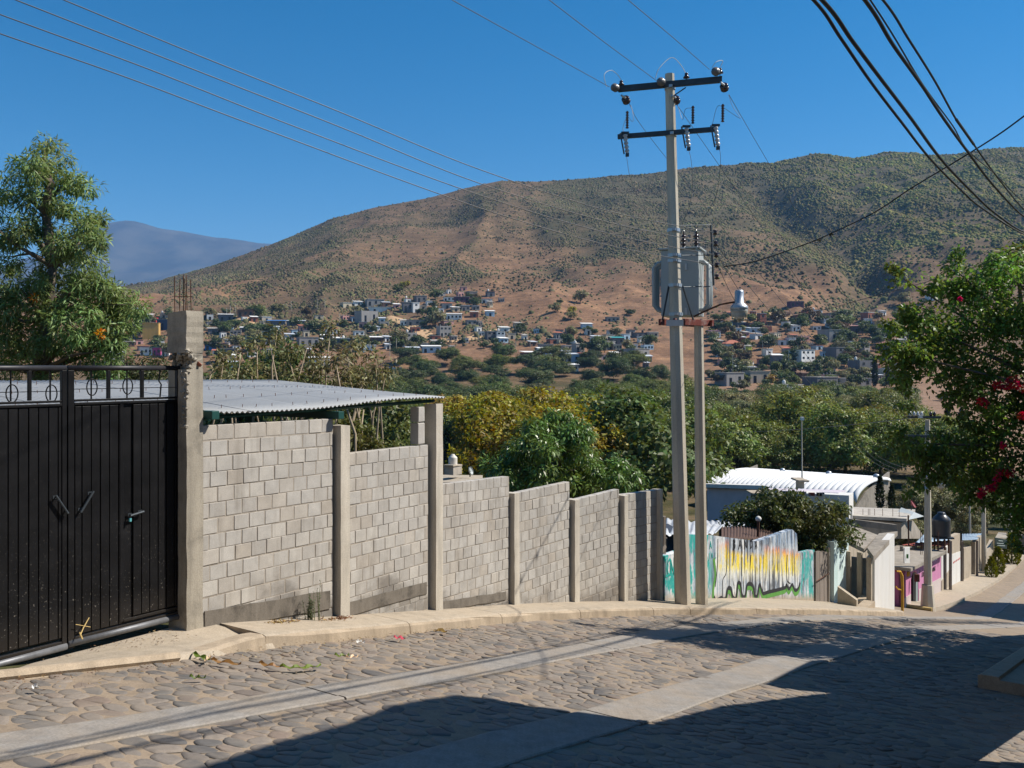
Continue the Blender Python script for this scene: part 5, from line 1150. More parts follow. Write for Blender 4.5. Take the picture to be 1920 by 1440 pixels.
# black roof tank, white roof tank house, dish, flat roofs, arched hall
def tank(label, px, pyb, wpx, hpx, Y, mat, stand=True):
    t = thing('water_tank', label, 'water tank', at(px, pyb, Y)); r = wpx * Y / FPX / 2; h = hpx * Y / FPX; m2 = MB()
    prof = [(r * .96, 0), (r, h * .04)] + [(r * (1.0 if k % 2 else .985), h * (.06 + .62 * k / 10)) for k in range(11)] + [(r * .97, h * .72), (r * .55, h * .88), (r * .42, h * .92), (r * .42, h * .98), (r * .3, h)]
    m2.lathe(prof, (0, 0, 0), 20); m2.build('vessel', mat, t, True)
    if stand:
        for a in range(4):
            m2 = MB(); m2.tube([(r * .8 * math.cos(a * 1.57 + .7), r * .8 * math.sin(a * 1.57 + .7), 0), (r * .8 * math.cos(a * 1.57 + .7), r * .8 * math.sin(a * 1.57 + .7), -.75)], .04, 5); m2.build('leg', MT['rust'], t)
        m2 = MB(); m2.box((0, 0, -.04), (r * 2, r * 2, .07)); m2.build('deck', MT['dsteel'], t)
    return t
tank('large black plastic water tank on a stand above the pink shop', 1765, 1005, 33, 45, 42, plain('black_plastic', (.03, .032, .038), .25, 4, .35, spec=.5))
th = thing('tank_house', 'flat roofed house with a small grey block plinth behind the block wall', 'house'); zr = at(860, 897, 30).z
mb = MB(); mb.prism([at(815, 905, 29), at(905, 901, 28), at(905, 891, 33), at(815, 890, 33)], (0, 0, -.18)); mb.build('roof_slab', MT['tan'], th); mb = MB(); c = at(860, 903, 31); mb.box((c.x, c.y, c.z - 1.6), (1.5, 3, 3)); mb.build('wall', MT['mortar'], th)
mb = MB(); mb.hexa([at(833, 890, 30), at(850, 891, 29.7), at(866, 889, 30.3), at(848, 888, 30.8)], [at(833, 873, 30), at(850, 874.5, 29.7), at(866, 873, 30.3), at(848, 872, 30.8)]); mb.build('tank_plinth', MT['mortar'], th); mb = MB(); mb.prism([at(832, 873.5, 29.9), at(850, 874.5, 29.6), at(867, 873, 30.3), at(848, 871, 30.9)], (0, 0, .04)); mb.build('plinth_cap', MT['tan'], th)
tank('small white water tank on a block plinth behind the block wall', 849, 872.5, 17, 21, 30.2, plain('white_plastic', (.62, .57, .50), .06, 4, .5), False)
def dish(label, px, py, rpx, Y, mat, ax=(.8, -.5, .35)):
    t = thing('satellite_dish', label, 'satellite dish', at(px, py, Y)); r = rpx * Y / FPX; M = Vector(ax).to_track_quat('Z', 'Y').to_matrix(); m2 = MB(); m2.lathe([(r * k / 6, .32 * r * (k / 6) ** 2) for k in range(1, 7)] + [(r, .32 * r + .02)] + [(r * k / 6, .32 * r * (k / 6) ** 2 - .02) for k in range(6, 0, -1)], (0, 0, 0), 18, M); m2.build('reflector', mat, t, True)
    m2 = MB(); m2.tube([M @ Vector((0, 0, 0)), (0, .1, -r * 1.4)], .025, 5); m2.build('mast', MT['dsteel'], t); return t
dish('grey satellite dish on the flat roof behind the block wall', 881, 883, 8, 30, MT['paint_grey'], (.95, -.4, .3)); dish('faded red satellite dish on the long grey concrete roof', 1710, 946, 8, 44, plain('faded_red_dish', (.30, .09, .10), .1), (.7, -.5, .5))
cb = thing('concrete_house', 'long grey unfinished concrete house with bare rods on its roof', 'house'); mb = MB(); mb.hexa([at(1596, 1010, 43), at(1690, 1010, 43), at(1735, 1010, 50), at(1596, 1010, 52)], [at(1596, 973, 43), at(1690, 980, 43), at(1712, 976, 47), at(1596, 962, 52)]); mb.build('wall', MT['slab'], cb)
mb = MB(); mb.prism([at(1594, 972, 42.8), at(1700, 978, 42.8), at(1716, 960, 48.5), at(1600, 955, 53)], (0, 0, .14)); mb.build('roof_slab', concrete('pale_slab', (0.42, 0.39, .34), (.2, .18, .16), .7, False, .5), cb)
mb = MB(); mb.prism([at(1702, 975, 44), at(1714, 960, 46), at(1733, 968, 46)], (0, 1.5, 0)); mb.build('gable', MT['paint_grey'], cb)
for px in (1618, 1628, 1631, 1640, 1655, 1674, 1686):
    b = at(px, 982, 43.5); mb = MB(); mb.tube([b, b + UZ * .72], .012, 4); mb.build('rebar', MT['rust'], cb)
wt = thing('white_post', 'whitewashed gate post beside the long grey concrete house', 'post'); mb = MB(); mb.hexa([at(1586, 985, 40), at(1598, 985, 40), at(1598, 985, 41), at(1586, 985, 41)], [at(1586, 948, 40), at(1598, 948, 40), at(1598, 948, 41), at(1586, 948, 41)]); mb.build('shaft', MT['white'], wt)
hall = thing('arched_hall', 'long hall with a ribbed white barrel roof below the wooded valley', 'hall'); RL, RR = at(1380, 883, 102), at(1648, 901, 80.5); EL, ER = at(1318, 916, 97.5), at(1606, 945, 77)
MT['whiteroof'] = plain('white_ribbed_sheet', (.68, .69, .69), .08, 2, .8, 0, .02); nx, ny = 30 * 8, 14; V = []
for j in range(ny + 1):
    v = (j / ny) ** 1.6 * 1.6
    for i in range(nx + 1):
        u = i / nx; e = EL.lerp(ER, u); r_ = RL.lerp(RR, u); p = e.lerp(r_, v); p.z = e.z + (r_.z - e.z) * max(0, 1 - (1 - v) ** 2) ** .5 + .30 * abs(math.sin(i / 8 * math.pi)) ** .7
        if False: pass
        V.append(tuple(p))
idx = np.arange(len(V)).reshape(ny + 1, nx + 1); Fq = np.stack([idx[:-1, :-1], idx[:-1, 1:], idx[1:, 1:], idx[1:, :-1]], -1).reshape(-1, 4); o = link(bpy.data.objects.new('barrel_roof', np_mesh('barrel_roof', np.array(V), Fq, MT['whiteroof'], True)), hall); o.modifiers.new('thick', 'SOLIDIFY').thickness = .05
for u in (.02, .98):
    e, r_ = EL.lerp(ER, u), RL.lerp(RR, u); f_ = e.lerp(r_, 1.6); mb = MB(); mb.prism([e - UZ * 4, e - UZ * .5, e.lerp(r_, .5) + UZ * .0, r_ - UZ * .1, f_ - UZ * .4, f_ - UZ * 4], (ER - EL).normalized() * .2); mb.build('end_wall', MT['slab'], hall)
mb = MB(); mb.prism([EL - UZ * .6, ER - UZ * .6, ER - UZ * 4, EL - UZ * 4], (RL - EL).normalized() * .2); mb.build('side_wall', MT['slab'], hall)
for px, py in ((1467, 887), (1554, 893), (1643, 899)):
    p = at(px, py - 1, 101.5 - (px - 1390) * .0814); mb = MB(); mb.lathe([(.16, -.35), (.16, 0), (.26, .08), (.30, .25), (.22, .4), (.05, .46)], p, 10); mb.build('roof_ventilator', MT['galv'], hall, True)
fb = thing('flat_house', 'lavender grey flat roofed house in front of the arched hall', 'house'); MT['lav'] = plain('lavender_grey', (.52, .47, .52), .1, 2, .85)
mb = MB(); mb.hexa([at(1326, 985, 50), at(1572, 1000, 42), at(1585, 985, 52), at(1326, 980, 62)], [at(1326, 915, 50), at(1572, 924, 42), at(1585, 919, 52), at(1326, 912, 62)]); mb.build('wall', MT['lav'], fb); mb = MB(); mb.prism([at(1322, 914, 49.5), at(1436, 918, 45.8), at(1436, 915, 60), at(1322, 910, 63)], (0, 0, .2)); mb.build('roof_edge', MT['white'], fb)
w2 = thing('white_annex', 'white annex with a dark ribbon window and red panel beside the arched hall', 'house'); mb = MB(); mb.hexa([at(1512, 990, 40), at(1592, 990, 38.5), at(1600, 990, 44), at(1512, 990, 46)], [at(1512, 925, 40), at(1592, 929, 38.5), at(1600, 924, 44), at(1512, 920, 46)]); mb.build('wall', MT['white'], w2)
for a, b, m_ in ((1517, 1528, 'redsteel'), (1532, 1536, 'glassy'), (1537, 1541, 'glassy'), (1542, 1546, 'glassy')):
    mb = MB(); mb.prism([at(a, 930, 39.5), at(b, 930, 39.4), at(b, 924, 39.4), at(a, 924, 39.5)], (0, .1, 0)); mb.build('window', MT[m_], w2)
for lab, x0, x1, y0, y1, Y in (('small tan block cistern on the lavender house', 1407, 1429, 924, 936, 44), ('tan chimney block against the white barrel roof', 1492, 1508, 900, 916, 43)):
    t = thing('roof_box', lab, 'roof box'); mb = MB(); mb.hexa([at(x0, y1, Y), at(x1, y1, Y), at(x1, y1, Y + 1), at(x0, y1, Y + 1)], [at(x0, y0, Y), at(x1, y0, Y), at(x1, y0 - 1, Y + 1), at(x0, y0 - 1, Y + 1)]); mb.build('box_wall', MT['tan'], t); mb = MB(); mb.box(at((x0 + x1) / 2, y0 - .5, Y + .5), ((x1 - x0) * Y / FPX + .1, 1.2, .08)); mb.build('lid', MT['tan'], t)
# other poles and lamps
def small_pole(label, px, pyb, pyt, Y, r0=.12, r1=.09, foot=False):
    t = thing('utility_pole', label, 'power pole'); a, b = at(px + 1, pyb, Y), at(px, pyt, Y); m2 = MB(); oct_pole(m2, a - UZ * .3, b, r0, r1); m2.build('shaft', MT['pole'], t)
    if foot: m2 = MB(); oct_pole(m2, a - UZ * .3, at(px, pyb - 48, Y), .30, .21, 8, 4); m2.build('footing', MT['pole'], t)
    return t
p3 = small_pole('concrete pole on a flared footing at the side street corner by the pink shop', 1739, 1144, 787, 36, .17, .09, True)
Rz = Matrix.Rotation(-.15, 3, 'Z')
mb = MB(); mb.box(at(1737, 818, 35.8), (1.75, .09, .1), Rz); mb.build('crossarm', MT['dsteel'], p3); mb = MB(); mb.box(at(1733, 782, 35.8), (1.25, .08, .08), Rz); mb.build('crossarm', MT['dsteel'], p3)
for k, px in enumerate((1707, 1714, 1721, 1728, 1745, 1752)):
    mb = MB(); mb.lathe([(.04, -.05), (.07, 0), (.05, .08), (.02, .14)], at(px, 778, 35.8), 8); mb.build('insulator', MT['greyporc'] if k < 4 else MT['porc'], p3, True)
mb = MB(); disc_stack(mb, at(1697, 817, 35.7), (-1, .3, .1), 2, .09, .09); mb.build('strain_insulator', MT['porc'], p3)
mb = MB(); mb.box(at(1726, 781, 35.7), (.14, .1, .12)); mb.build('switch_box', MT['white'], p3)
for py in (882, 893, 903, 916): mb = MB(); mb.lathe([(.125, -.05), (.135, 0), (.125, .05)], at(1738, py, 36), 8); mb.build('clamp_band', MT['galv'], p3)
make_lamp(at(1764, 901, 35.5), .0, .8, 'small silver bell shaped street lamp on the corner pole beneath the bougainvillea')
small_pole('concrete pole below the lowest red bougainvillea flowers', 1844, 1090, 925, 52, .13, .11); small_pole('thin double concrete pole seen under the dark branches at the right edge', 1893, 1050, 930, 60, .14, .12)
small_pole('dark thin lamp post rising out of the trees right of the corner pole', 1818, 1005, 936, 60, .07, .06)
lp = small_pole('slim lamp mast standing among the valley trees behind the arched hall', 1503, 905, 785, 85, .07, .05); mb = MB(); mb.box(at(1504, 785, 84.8), (.25, .5, .3)); mb.build('lamp_head', MT['white'], lp)
# ------------------------------------------------------------------ plants
def leaves(C, D, Lg, Wd, rng, droop=0.0, Nb=None):
    """leaf-shaped quads: base points C, directions D, length, width"""
    C = np.asarray(C, float); D = np.asarray(D, float) + np.array([0, 0, -droop]); D /= np.linalg.norm(D, axis=1, keepdims=True) + 1e-9
    n = len(C); N = rng.normal(size=(n, 3)); N[:, 2] = np.abs(N[:, 2]) + .6
    if Nb is not None: N = N * .45 + np.asarray(Nb) * 1.3
    S = np.cross(D, N); S /= np.linalg.norm(S, axis=1, keepdims=True) + 1e-9
    l = (Lg * rng.uniform(.65, 1.3, n))[:, None]; w_ = (Wd * rng.uniform(.7, 1.25, n))[:, None]
    up = np.cross(S, D)
    V = np.stack([C, C + D * l * .45 + S * w_ * .5 + up * w_ * .12, C + D * l - np.array([0, 0, 1]) * l * .12, C + D * l * .45 - S * w_ * .5 + up * w_ * .12], 1).reshape(-1, 3)
    Fq = np.arange(4 * n).reshape(n, 4); return V, Fq
def clump_pts(cl, rad, per, rng, flat=.75):
    """points scattered in clumps; returns positions and outward directions"""
    n = len(cl); O = rng.normal(size=(n, per, 3)); O /= np.linalg.norm(O, axis=2, keepdims=True); r = rng.uniform(.25, 1, (n, per, 1)) ** .6
    rad = np.asarray(rad).reshape(-1, 1, 1) * np.ones((n, 1, 1)); P = np.asarray(cl)[:, None, :] + O * r * rad * np.array([1, 1, flat]); return P.reshape(-1, 3), O.reshape(-1, 3)
def ell_clumps(n, rx, ry, rz, rng, inner=.45, bottom=-.55):
    out = []
    while len(out) < n:
        d = rng.normal(size=3); d /= np.linalg.norm(d)
        if d[2] < bottom: continue
        out.append(d * rng.uniform(inner, 1.0) ** .5 * np.array([rx, ry, rz]))
    return np.array(out)
def limb_mesh(segs, n=6):
    mb = MB()
    for pts, radii in segs: mb.tube(pts, radii, n)
    return mb
def crown_mesh(name, rx, ry, rz, ncl, per, rad, Ll, Lw, seed, droop=.2, lumps=5, mat=None):
    """crown of a few big lobes, each of many leaf clumps, around the origin"""
    rng = np.random.default_rng(seed); lobes = ell_clumps(lumps, rx * .62, ry * .62, rz * .62, rng, .45, -.9); cl = []
    for i, lb in enumerate(lobes):
        s_ = rng.uniform(.42, .66); q = ell_clumps(ncl // lumps, rx * s_, ry * s_, rz * s_ * .95, rng, .5, -.5) + lb; cl.append(q)
    cl = np.concatenate(cl); P, O = clump_pts(cl, rad * rng.uniform(.6, 1.2, len(cl)), per, rng); LB_ = np.repeat(np.repeat(lobes, ncl // lumps, axis=0), per, axis=0); G_ = P - LB_ * .8; G_ /= np.linalg.norm(G_, axis=1, keepdims=True) + 1e-9; D = O * .5 + rng.normal(size=O.shape) * .7
    V, Fq = leaves(P, D, Ll, Lw, rng, droop, O * .55 + G_ * .9); return np_mesh(name, V, Fq, mat or MT['leaf'])
def trunk_mesh(name, h, r, spread, seed, nl=5):
    rr = random.Random(seed); segs = []; top = Vector((rr.uniform(-.3, .3), rr.uniform(-.3, .3), h)); mid = Vector((rr.uniform(-.15, .15), rr.uniform(-.15, .15), h * .5))
    segs.append(([Vector((0, 0, -.4)), mid, top], [r * 1.25, r, r * .7]))
    for k in range(nl):
        a = 2 * math.pi * (k + rr.random()) / nl; e = top + Vector((math.cos(a) * spread, math.sin(a) * spread, spread * rr.uniform(.3, .9))); b = mid.lerp(top, rr.uniform(.5, 1)); segs.append(([b, b.lerp(e, .5) + Vector((0, 0, .1 * spread)), e], [r * .5, r * .35, r * .12]))
    me = limb_mesh(segs, 6).mesh(name); me.materials.append(MT['bark']); return me
# --- the bougainvillea tree leaning in from the right, over the shaded pavement
bt = thing('bougainvillea_tree', 'big dark tree leaning in from the right with red bougainvillea flowers', 'tree')
rng = np.random.default_rng(5); cl = []; rad = []
def blob(px, py, Y, rpx, n, ry=.9):
    c = at(px, py, Y); r = rpx * Y / FPX
    for q in ell_clumps(n, r, r * ry * 1.2, r * .85, rng, .1, -1): cl.append(np.array(c) + q); rad.append(rng.uniform(.16, .30))
    for k in range(max(1, n // 4)):
        d = rng.normal(size=3); d[1] *= .4; d /= np.linalg.norm(d); q0 = np.array(c) + d * r * rng.uniform(1.0, 1.4)
        for e_ in range(3): cl.append(q0 + d * .13 * e_ + [0, 0, -.03 * e_ * e_]); rad.append(rng.uniform(.06, .11))
for b in ((1880, 505, 13.6, 40, 9), (1905, 480, 14.2, 34, 7), (1840, 530, 13.6, 34, 8), (1800, 560, 13.8, 42, 12), (1760, 590, 13.4, 36, 9), (1725, 598, 13.2, 22, 5), (1850, 600, 13.6, 60, 22), (1790, 640, 13.6, 58, 20), (1740, 640, 13.2, 36, 10), (1700, 655, 12.9, 30, 8), (1672, 668, 12.8, 18, 4), (1720, 668, 13, 26, 6), (1765, 690, 13.3, 38, 10), (1900, 590, 13.8, 60, 22), (1830, 690, 13.6, 60, 20), (1900, 680, 13.6, 55, 18), (1808, 735, 13.2, 26, 6), (1862, 760, 13.4, 40, 11), (1905, 770, 13.6, 50, 16), (1822, 790, 13.2, 18, 4), (1868, 832, 13.2, 48, 15), (1806, 846, 13.0, 30, 9), (1752, 846, 12.8, 20, 6), (1708, 840, 12.6, 15, 4), (1676, 830, 12.5, 9, 2), (1738, 864, 12.7, 18, 5), (1786, 880, 12.8, 22, 7), (1840, 900, 13.0, 46, 15), (1900, 870, 13.3, 54, 18), (1895, 930, 13.2, 38, 11), (1836, 932, 12.9, 15, 4), (1922, 950, 13.2, 26, 6), (1700, 690, 13, 16, 3), (1690, 520, 13.6, 10, 2), (1790, 505, 13.6, 14, 3)): blob(*b)
vis_n = len(cl)
cs_ = Vector(xy(20.3, -1.2)).to_3d()
TREE_C = None
rad = list(rad)
P, O = clump_pts(np.array(cl), np.array(rad), 46, rng); D = O * .7 + rng.normal(size=O.shape) * .6
V, Fq = leaves(P, D, .075, .042, rng, .25, O)
MT['boug'] = leaf_mat('bougainvillea_leaf', (0.135, 0.20, 0.042), .45, .5, .45, .035)
link(bpy.data.objects.new('crown', np_mesh('crown', V, Fq, MT['boug'])), bt)
tb = Vector((*xy(17.5, .9), -float(gdrop(17.5)) - .3)); segs = []; tt = Vector((*xy(17.2, .5), .2)); segs.append(([tb, tb.lerp(tt, .5) + Vector((.15, .1, 0)), tt], [.22, .17, .13]))
for px, py, Y in ((1880, 505, 13.8), (1800, 560, 13.8), (1740, 610, 13.3), (1680, 660, 12.9), (1790, 640, 13.6), (1850, 760, 13.4), (1700, 832, 12.7), (1780, 870, 12.8), (1890, 930, 13.2), (1850, 600, 13.6), (1760, 700, 13.3), (1690, 520, 13.6), (1790, 505, 13.6)):
    e = at(px, py, Y); m_ = tt.lerp(e, .5) + Vector((random.uniform(-.2, .2), 0, random.uniform(0, .35))); segs.append(([tt - UZ * random.uniform(0, .8), m_, e], [.06, .03, .008]))
o = limb_mesh(segs).build('trunk', MT['bark'], bt, True)
MT['redfl'] = leaf_mat('magenta_bract', (0.66, 0.012, 0.022), .3, .35, .6, .02)
fc, fr = [], []
for px, py, r in ((1898, 714, 11), (1888, 722, 9), (1905, 722, 8), (1873, 722, 6), (1845, 756, 9), (1840, 752, 6), (1918, 728, 7), (1916, 778, 8), (1868, 722, 5), (1885, 884, 9), (1876, 882, 7), (1894, 884, 7), (1870, 897, 6), (1862, 912, 7), (1855, 916, 6), (1842, 922, 6), (1838, 928, 5), (1880, 835, 4), (1923, 780, 8), (1800, 560, 0.1)):
    fc.append(np.array(at(px, py, 12.4))); fr.append(r * .8 * 12.4 / FPX)
P, O = clump_pts(np.array(fc), np.array(fr), 42, rng, 1); V, Fq = leaves(P, O + rng.normal(size=O.shape) * .4, .042, .034, rng, 0); link(bpy.data.objects.new('blossom', np_mesh('blossom', V, Fq, MT['redfl'])), bt)
# feathery mimosa-like top at the right edge, and a bigger crown out of frame that shades the street
cl2 = np.array([np.array(at(x, y, 15.2)) for x, y in ((1905, 480), (1890, 500), (1915, 505), (1880, 520), (1930, 470), (1900, 530))]); P, O = clump_pts(cl2, .28, 120, rng, .5); V, Fq = leaves(P, O * [1, 1, .2] + [0, 0, .15], .22, .035, rng, .1)
ft = thing('feathery_tree', 'light green feathery tree top above the bougainvillea at the right edge', 'tree'); o = link(bpy.data.objects.new('crown', np_mesh('crown', V, Fq, MT['leaf'])), ft); o.color = (.20, .22, .04, 1); c_ = Vector(cl2[0]); mb = MB(); mb.tube([Vector((c_.x + 1.2, c_.y + .4, -3.6)), Vector((c_.x + .5, c_.y + .2, 0)), c_], [.1, .07, .02], 6); mb.build('trunk', MT['bark'], ft)

# --- unseen shadow casters right of the frame: an added wall and a dense tree
def st(s_, n_, z): return Vector((*xy(s_, n_), z))
NF = -0.55
sw = thing('street_wall', 'unseen tan wall right of the street, outlined to cast the road shadow, with a gap', 'wall')  # profile shaped so its shadow fits the road; the gap passes sunlight
for poly in ([(6.2, -1.9), (8.3, -2.3), (8.3, 2.62), (8.9, 2.66), (9.18, 3.59), (9.58, 4.62), (9.56, 4.88), (8.9, 5.03), (7.9, 4.86), (7.2, 4.86), (6.2, 4.74)], [(8.3, -.3), (11.05, -1.15), (11.05, 1.66), (10.06, 2.3), (8.93, 2.62), (8.3, 2.62)], [(11.05, -2.8), (30, -7), (30, -2.9), (24, -1.2), (15.5, .6), (14.5, 2.15), (11.8, 2.24), (11.76, 1.15), (11.05, 1.66)]):
    mb = MB(); mb.prism([st(a, NF, b) for a, b in poly], SN * .25); mb.build('wall', MT['tan'], sw)
from itertools import product
reg = [(14.5, 1.6), (14.75, 3.15), (15.4, 4.4), (17.2, 4.65), (19.4, 4.4), (21.0, 3.6), (22.7, 1.5), (24.4, -.2), (23, -2.0), (14.6, -.8)]
def inpoly(x, y, P):
    c = False
    for i in range(len(P)):
        (x0, y0), (x1, y1) = P[i], P[i - 1]
        if (y0 > y) != (y1 > y) and x < (x1 - x0) * (y - y0) / (y1 - y0) + x0: c = not c
    return c
cl3 = []
while len(cl3) < 430:
    a, b = rng.uniform(14.5, 25), rng.uniform(-2.5, 5)
    if not inpoly(a, b, reg): continue
    q = st(a, rng.uniform(-.85, -.1), b)
    if q.x / q.y < .585: continue
    cl3.append(np.array(q))
P, O = clump_pts(np.array(cl3), .30, 60, rng); V, Fq = leaves(P, O * .7 + rng.normal(size=O.shape) * .6, .13, .08, rng, .2)
link(bpy.data.objects.new('crown', np_mesh('crown', V, Fq, MT['boug'])), bt)
ht = thing('shadow_tree', 'unseen long low tree added to cast a thin shadow band further down the street', 'tree'); cl4 = [np.array(st(26.1 + 15.5 * k / 90, NF + rng.uniform(-.3, .3), 2.0 - 4.9 * k / 90 + rng.uniform(-.3, .3))) for k in range(90)]  # unseen crown strung along a line to throw a thin shadow band
P, O = clump_pts(np.array(cl4), .32, 50, rng); V, Fq = leaves(P, O + rng.normal(size=O.shape) * .5, .13, .08, rng, .2); link(bpy.data.objects.new('crown', np_mesh('crown', V, Fq, MT['boug'])), ht)
limb_mesh([([st(33, .2, -8.6), st(33, 0, -3.5), st(33, NF, -.4)], [.16, .13, .08]), ([st(33, NF, -.6), st(26, NF, 1.9)], [.08, .02]), ([st(33, NF, -.6), st(41, NF, -2.6)], [.08, .02])]).build('trunk', MT['bark'], ht)
fh = thing('shade_house', 'unseen flat roofed house added to cast a shadow on the lower street', 'house'); mb = MB(); mb.prism([st(45.4, -.4, -11), st(50.2, -.4, -11.5), st(50.2, -.4, .05), st(45.4, -.4, .55)], SN * 4); mb.build('wall', MT['tan'], fh); mb = MB(); mb.prism([st(45.2, -.5, .57), st(50.4, -.5, .07), st(50.4, 3.6, .07), st(45.2, 3.6, .57)], (0, 0, .1)); mb.build('roof', MT['slab'], fh)  # unseen block added to throw its shadow on the lower road

# unseen houses added off frame to block skylight and deepen the street shade
for lab, s0, s1, n0, n1, hh, mt in (('unseen tan two storey house added to block skylight on the right behind the viewer', -9, 5.2, 1.3, 7.5, 6.4, 'tan'), ('unseen brown house added to block skylight further up the street on the left', -12, 0.2, -14.5, -8.6, 4.6, 'mortar'), ('unseen grey house added to block skylight at the upper end of the street', -20, -13, -7, 2, 6.0, 'mortar'), ('unseen tan house added behind the shadow casting wall on the right', 12.6, 23, 1.2, 6.5, 4.4, 'tan')):
    hz = -float(gdrop((s0 + s1) / 2)); h_ = thing('shade_house', lab, 'house'); mb = MB(); mb.hexa([st(s0, n0, hz - 2.5), st(s1, n0, hz - 2.5), st(s1, n1, hz - 2.5), st(s0, n1, hz - 2.5)], [st(s0, n0, hz + hh), st(s1, n0, hz + hh), st(s1, n1, hz + hh), st(s0, n1, hz + hh)]); mb.build('wall', MT[mt], h_)
    mb = MB(); mb.prism([st(s0 - .2, n0 - .2, hz + hh), st(s1 + .2, n0 - .2, hz + hh), st(s1 + .2, n1 + .2, hz + hh), st(s0 - .2, n1 + .2, hz + hh)], (0, 0, .15)); mb.build('roof', MT['slab'], h_)
# ------------------------------------------------------------------ trees left, middle and on the valley floor
def px_tree(name, label, cat, blobs, Y, per, leaf, lw, seed, color, crad, droop, base, dens=1.0, mat=None, depth=1.2, group=None):
    """tree whose clumps follow given outline spots; blobs: (px, py, radius px, clumps)"""
    rng = np.random.default_rng(seed); t = thing(name, label, cat, group=group); cl, ends = [], []
    for px, py, r, n in blobs:
        yy = Y + rng.uniform(-.5, .5) * depth; c = np.array(at(px, py, yy)); R_ = r * yy / FPX; ends.append(Vector(c))
        for q in ell_clumps(max(1, int(n * dens)), R_, R_ * depth, R_ * .9, rng, .15, -1): cl.append(c + q)
    P, O = clump_pts(np.array(cl), crad * rng.uniform(.6, 1.25, len(cl)), per, rng); D = O * .7 + rng.normal(size=O.shape) * .5
    V, Fq = leaves(P, D, leaf, lw, rng, droop, O * .9); o = link(bpy.data.objects.new('crown', np_mesh('crown', V, Fq, mat or MT['leaf'])), t); o.color = (*color, 1)
    return t, ends
def limbs(t, base, ends, fork, r0, seed, mat='bark', name='trunk'):
    rr = random.Random(seed); segs = []; base = Vector(base); fk = [Vector(f) for f in fork]
    segs.append(([base - UZ * .4, base.lerp(fk[0], .5), fk[0]], [r0 * 1.2, r0, r0 * .8]))
    for a, b in zip(fk[:-1], fk[1:]): segs.append(([a, b], [r0 * .75, r0 * .5]))
    for e in ends:
        f = min(fk, key=lambda q: (q - e).length + (4 if q.z > e.z else 0)); m_ = f.lerp(e, .5) + Vector((rr.uniform(-.15, .15), rr.uniform(-.15, .15), rr.uniform(-.1, .2))); segs.append(([f, m_, e], [r0 * .4, r0 * .22, r0 * .06]))
    limb_mesh(segs, 6).build(name, MT[mat], t, True)
GB = [(85, 278, 20, 4), (60, 310, 33, 7), (112, 318, 33, 7), (38, 360, 38, 8), (104, 368, 42, 9), (146, 348, 24, 5), (28, 420, 38, 7), (92, 428, 32, 5), (136, 395, 24, 4), (16, 482, 42, 8), (82, 492, 36, 5), (176, 412, 16, 3), (160, 438, 20, 4), (180, 458, 14, 3), (150, 480, 26, 5), (40, 545, 52, 13), (110, 548, 46, 11), (168, 540, 28, 5), (190, 578, 42, 9), (130, 602, 52, 14), (60, 612, 58, 16), (8, 590, 46, 12), (212, 618, 36, 7), (240, 588, 24, 4), (252, 572, 15, 3), (168, 652, 42, 10), (100, 664, 52, 15), (30, 668, 52, 15), (220, 652, 22, 4), (192, 694, 26, 5), (-40, 400, 60, 12), (-50, 560, 70, 18), (150, 425, 26, 5), (165, 505, 30, 6), (118, 462, 30, 6), (60, 440, 30, 5), (200, 545, 24, 4), (226, 560, 16, 3), (-40, 660, 60, 14)]
t, ends = px_tree('silky_oak', 'tall feathery green tree with a few orange flowers behind the black gate', 'tree', GB, 16.0, 90, .125, .026, 21, (.185, .25, .08), .23, .45, None, 1.2, None, 1.3)
limbs(t, at(60, 905, 16), ends, [at(70, 700, 16), at(85, 600, 16), at(100, 500, 16), at(85, 400, 16.1), at(95, 340, 16)], .13, 3)
rng = np.random.default_rng(9); P, O = clump_pts(np.array([np.array(at(66, 558, 15.4)), np.array(at(187, 630, 15.4)), np.array(at(190, 624, 15.4))]), .06, 30, rng); V, Fq = leaves(P, O, .07, .02, rng); link(bpy.data.objects.new('flower_spike', np_mesh('flower_spike', V, Fq, leaf_mat('orange_flower', (.75, .25, .01), .2, .3))), t)
# sparse shrubs standing over the shed roof
SB = [(400, 690, 14, 2), (420, 668, 16, 3), (436, 700, 18, 3), (452, 660, 14, 2), (470, 690, 20, 4), (482, 650, 14, 2), (505, 640, 14, 2), (520, 618, 10, 2), (515, 690, 22, 4), (540, 666, 18, 3), (548, 700, 20, 4), (575, 655, 18, 3), (590, 690, 22, 5), (610, 640, 10, 2), (621, 612, 11, 3), (600, 665, 16, 3), (630, 680, 20, 4), (650, 660, 18, 4), (662, 640, 10, 2), (668, 690, 18, 4), (690, 668, 14, 3), (705, 690, 18, 4), (716, 712, 18, 4), (725, 690, 10, 2), (680, 715, 18, 4), (640, 712, 22, 5), (580, 715, 22, 5), (430, 720, 22, 4), (480, 722, 22, 4), (530, 722, 22, 4)]
t, ends = px_tree('leafy_shrub', 'sparse pale stemmed shrubs with drooping olive leaves above the metal roof', 'shrub', SB, 17.5, 34, .12, .04, 31, (.18, .17, .07), .17, .35, None, 1.0, None, 2.0)
segs = []; rr = random.Random(4)
for e in ends:
    g_ = Vector((e.x + rr.uniform(-.5, .5), e.y + rr.uniform(-.4, .4), e.z - rr.uniform(1.2, 2.4))); segs.append(([g_ - UZ * 1.5, g_, g_.lerp(e, .6) + Vector((rr.uniform(-.1, .1), 0, 0)), e], [.03, .025, .018, .008]))
limb_mesh(segs, 5).build('stems', MT['palebark'], t, True)
SB2 = [(655, 800, 16, 4), (668, 826, 18, 5), (690, 812, 14, 3), (660, 778, 12, 3), (700, 840, 18, 5), (735, 842, 18, 4), (680, 840, 14, 4)]
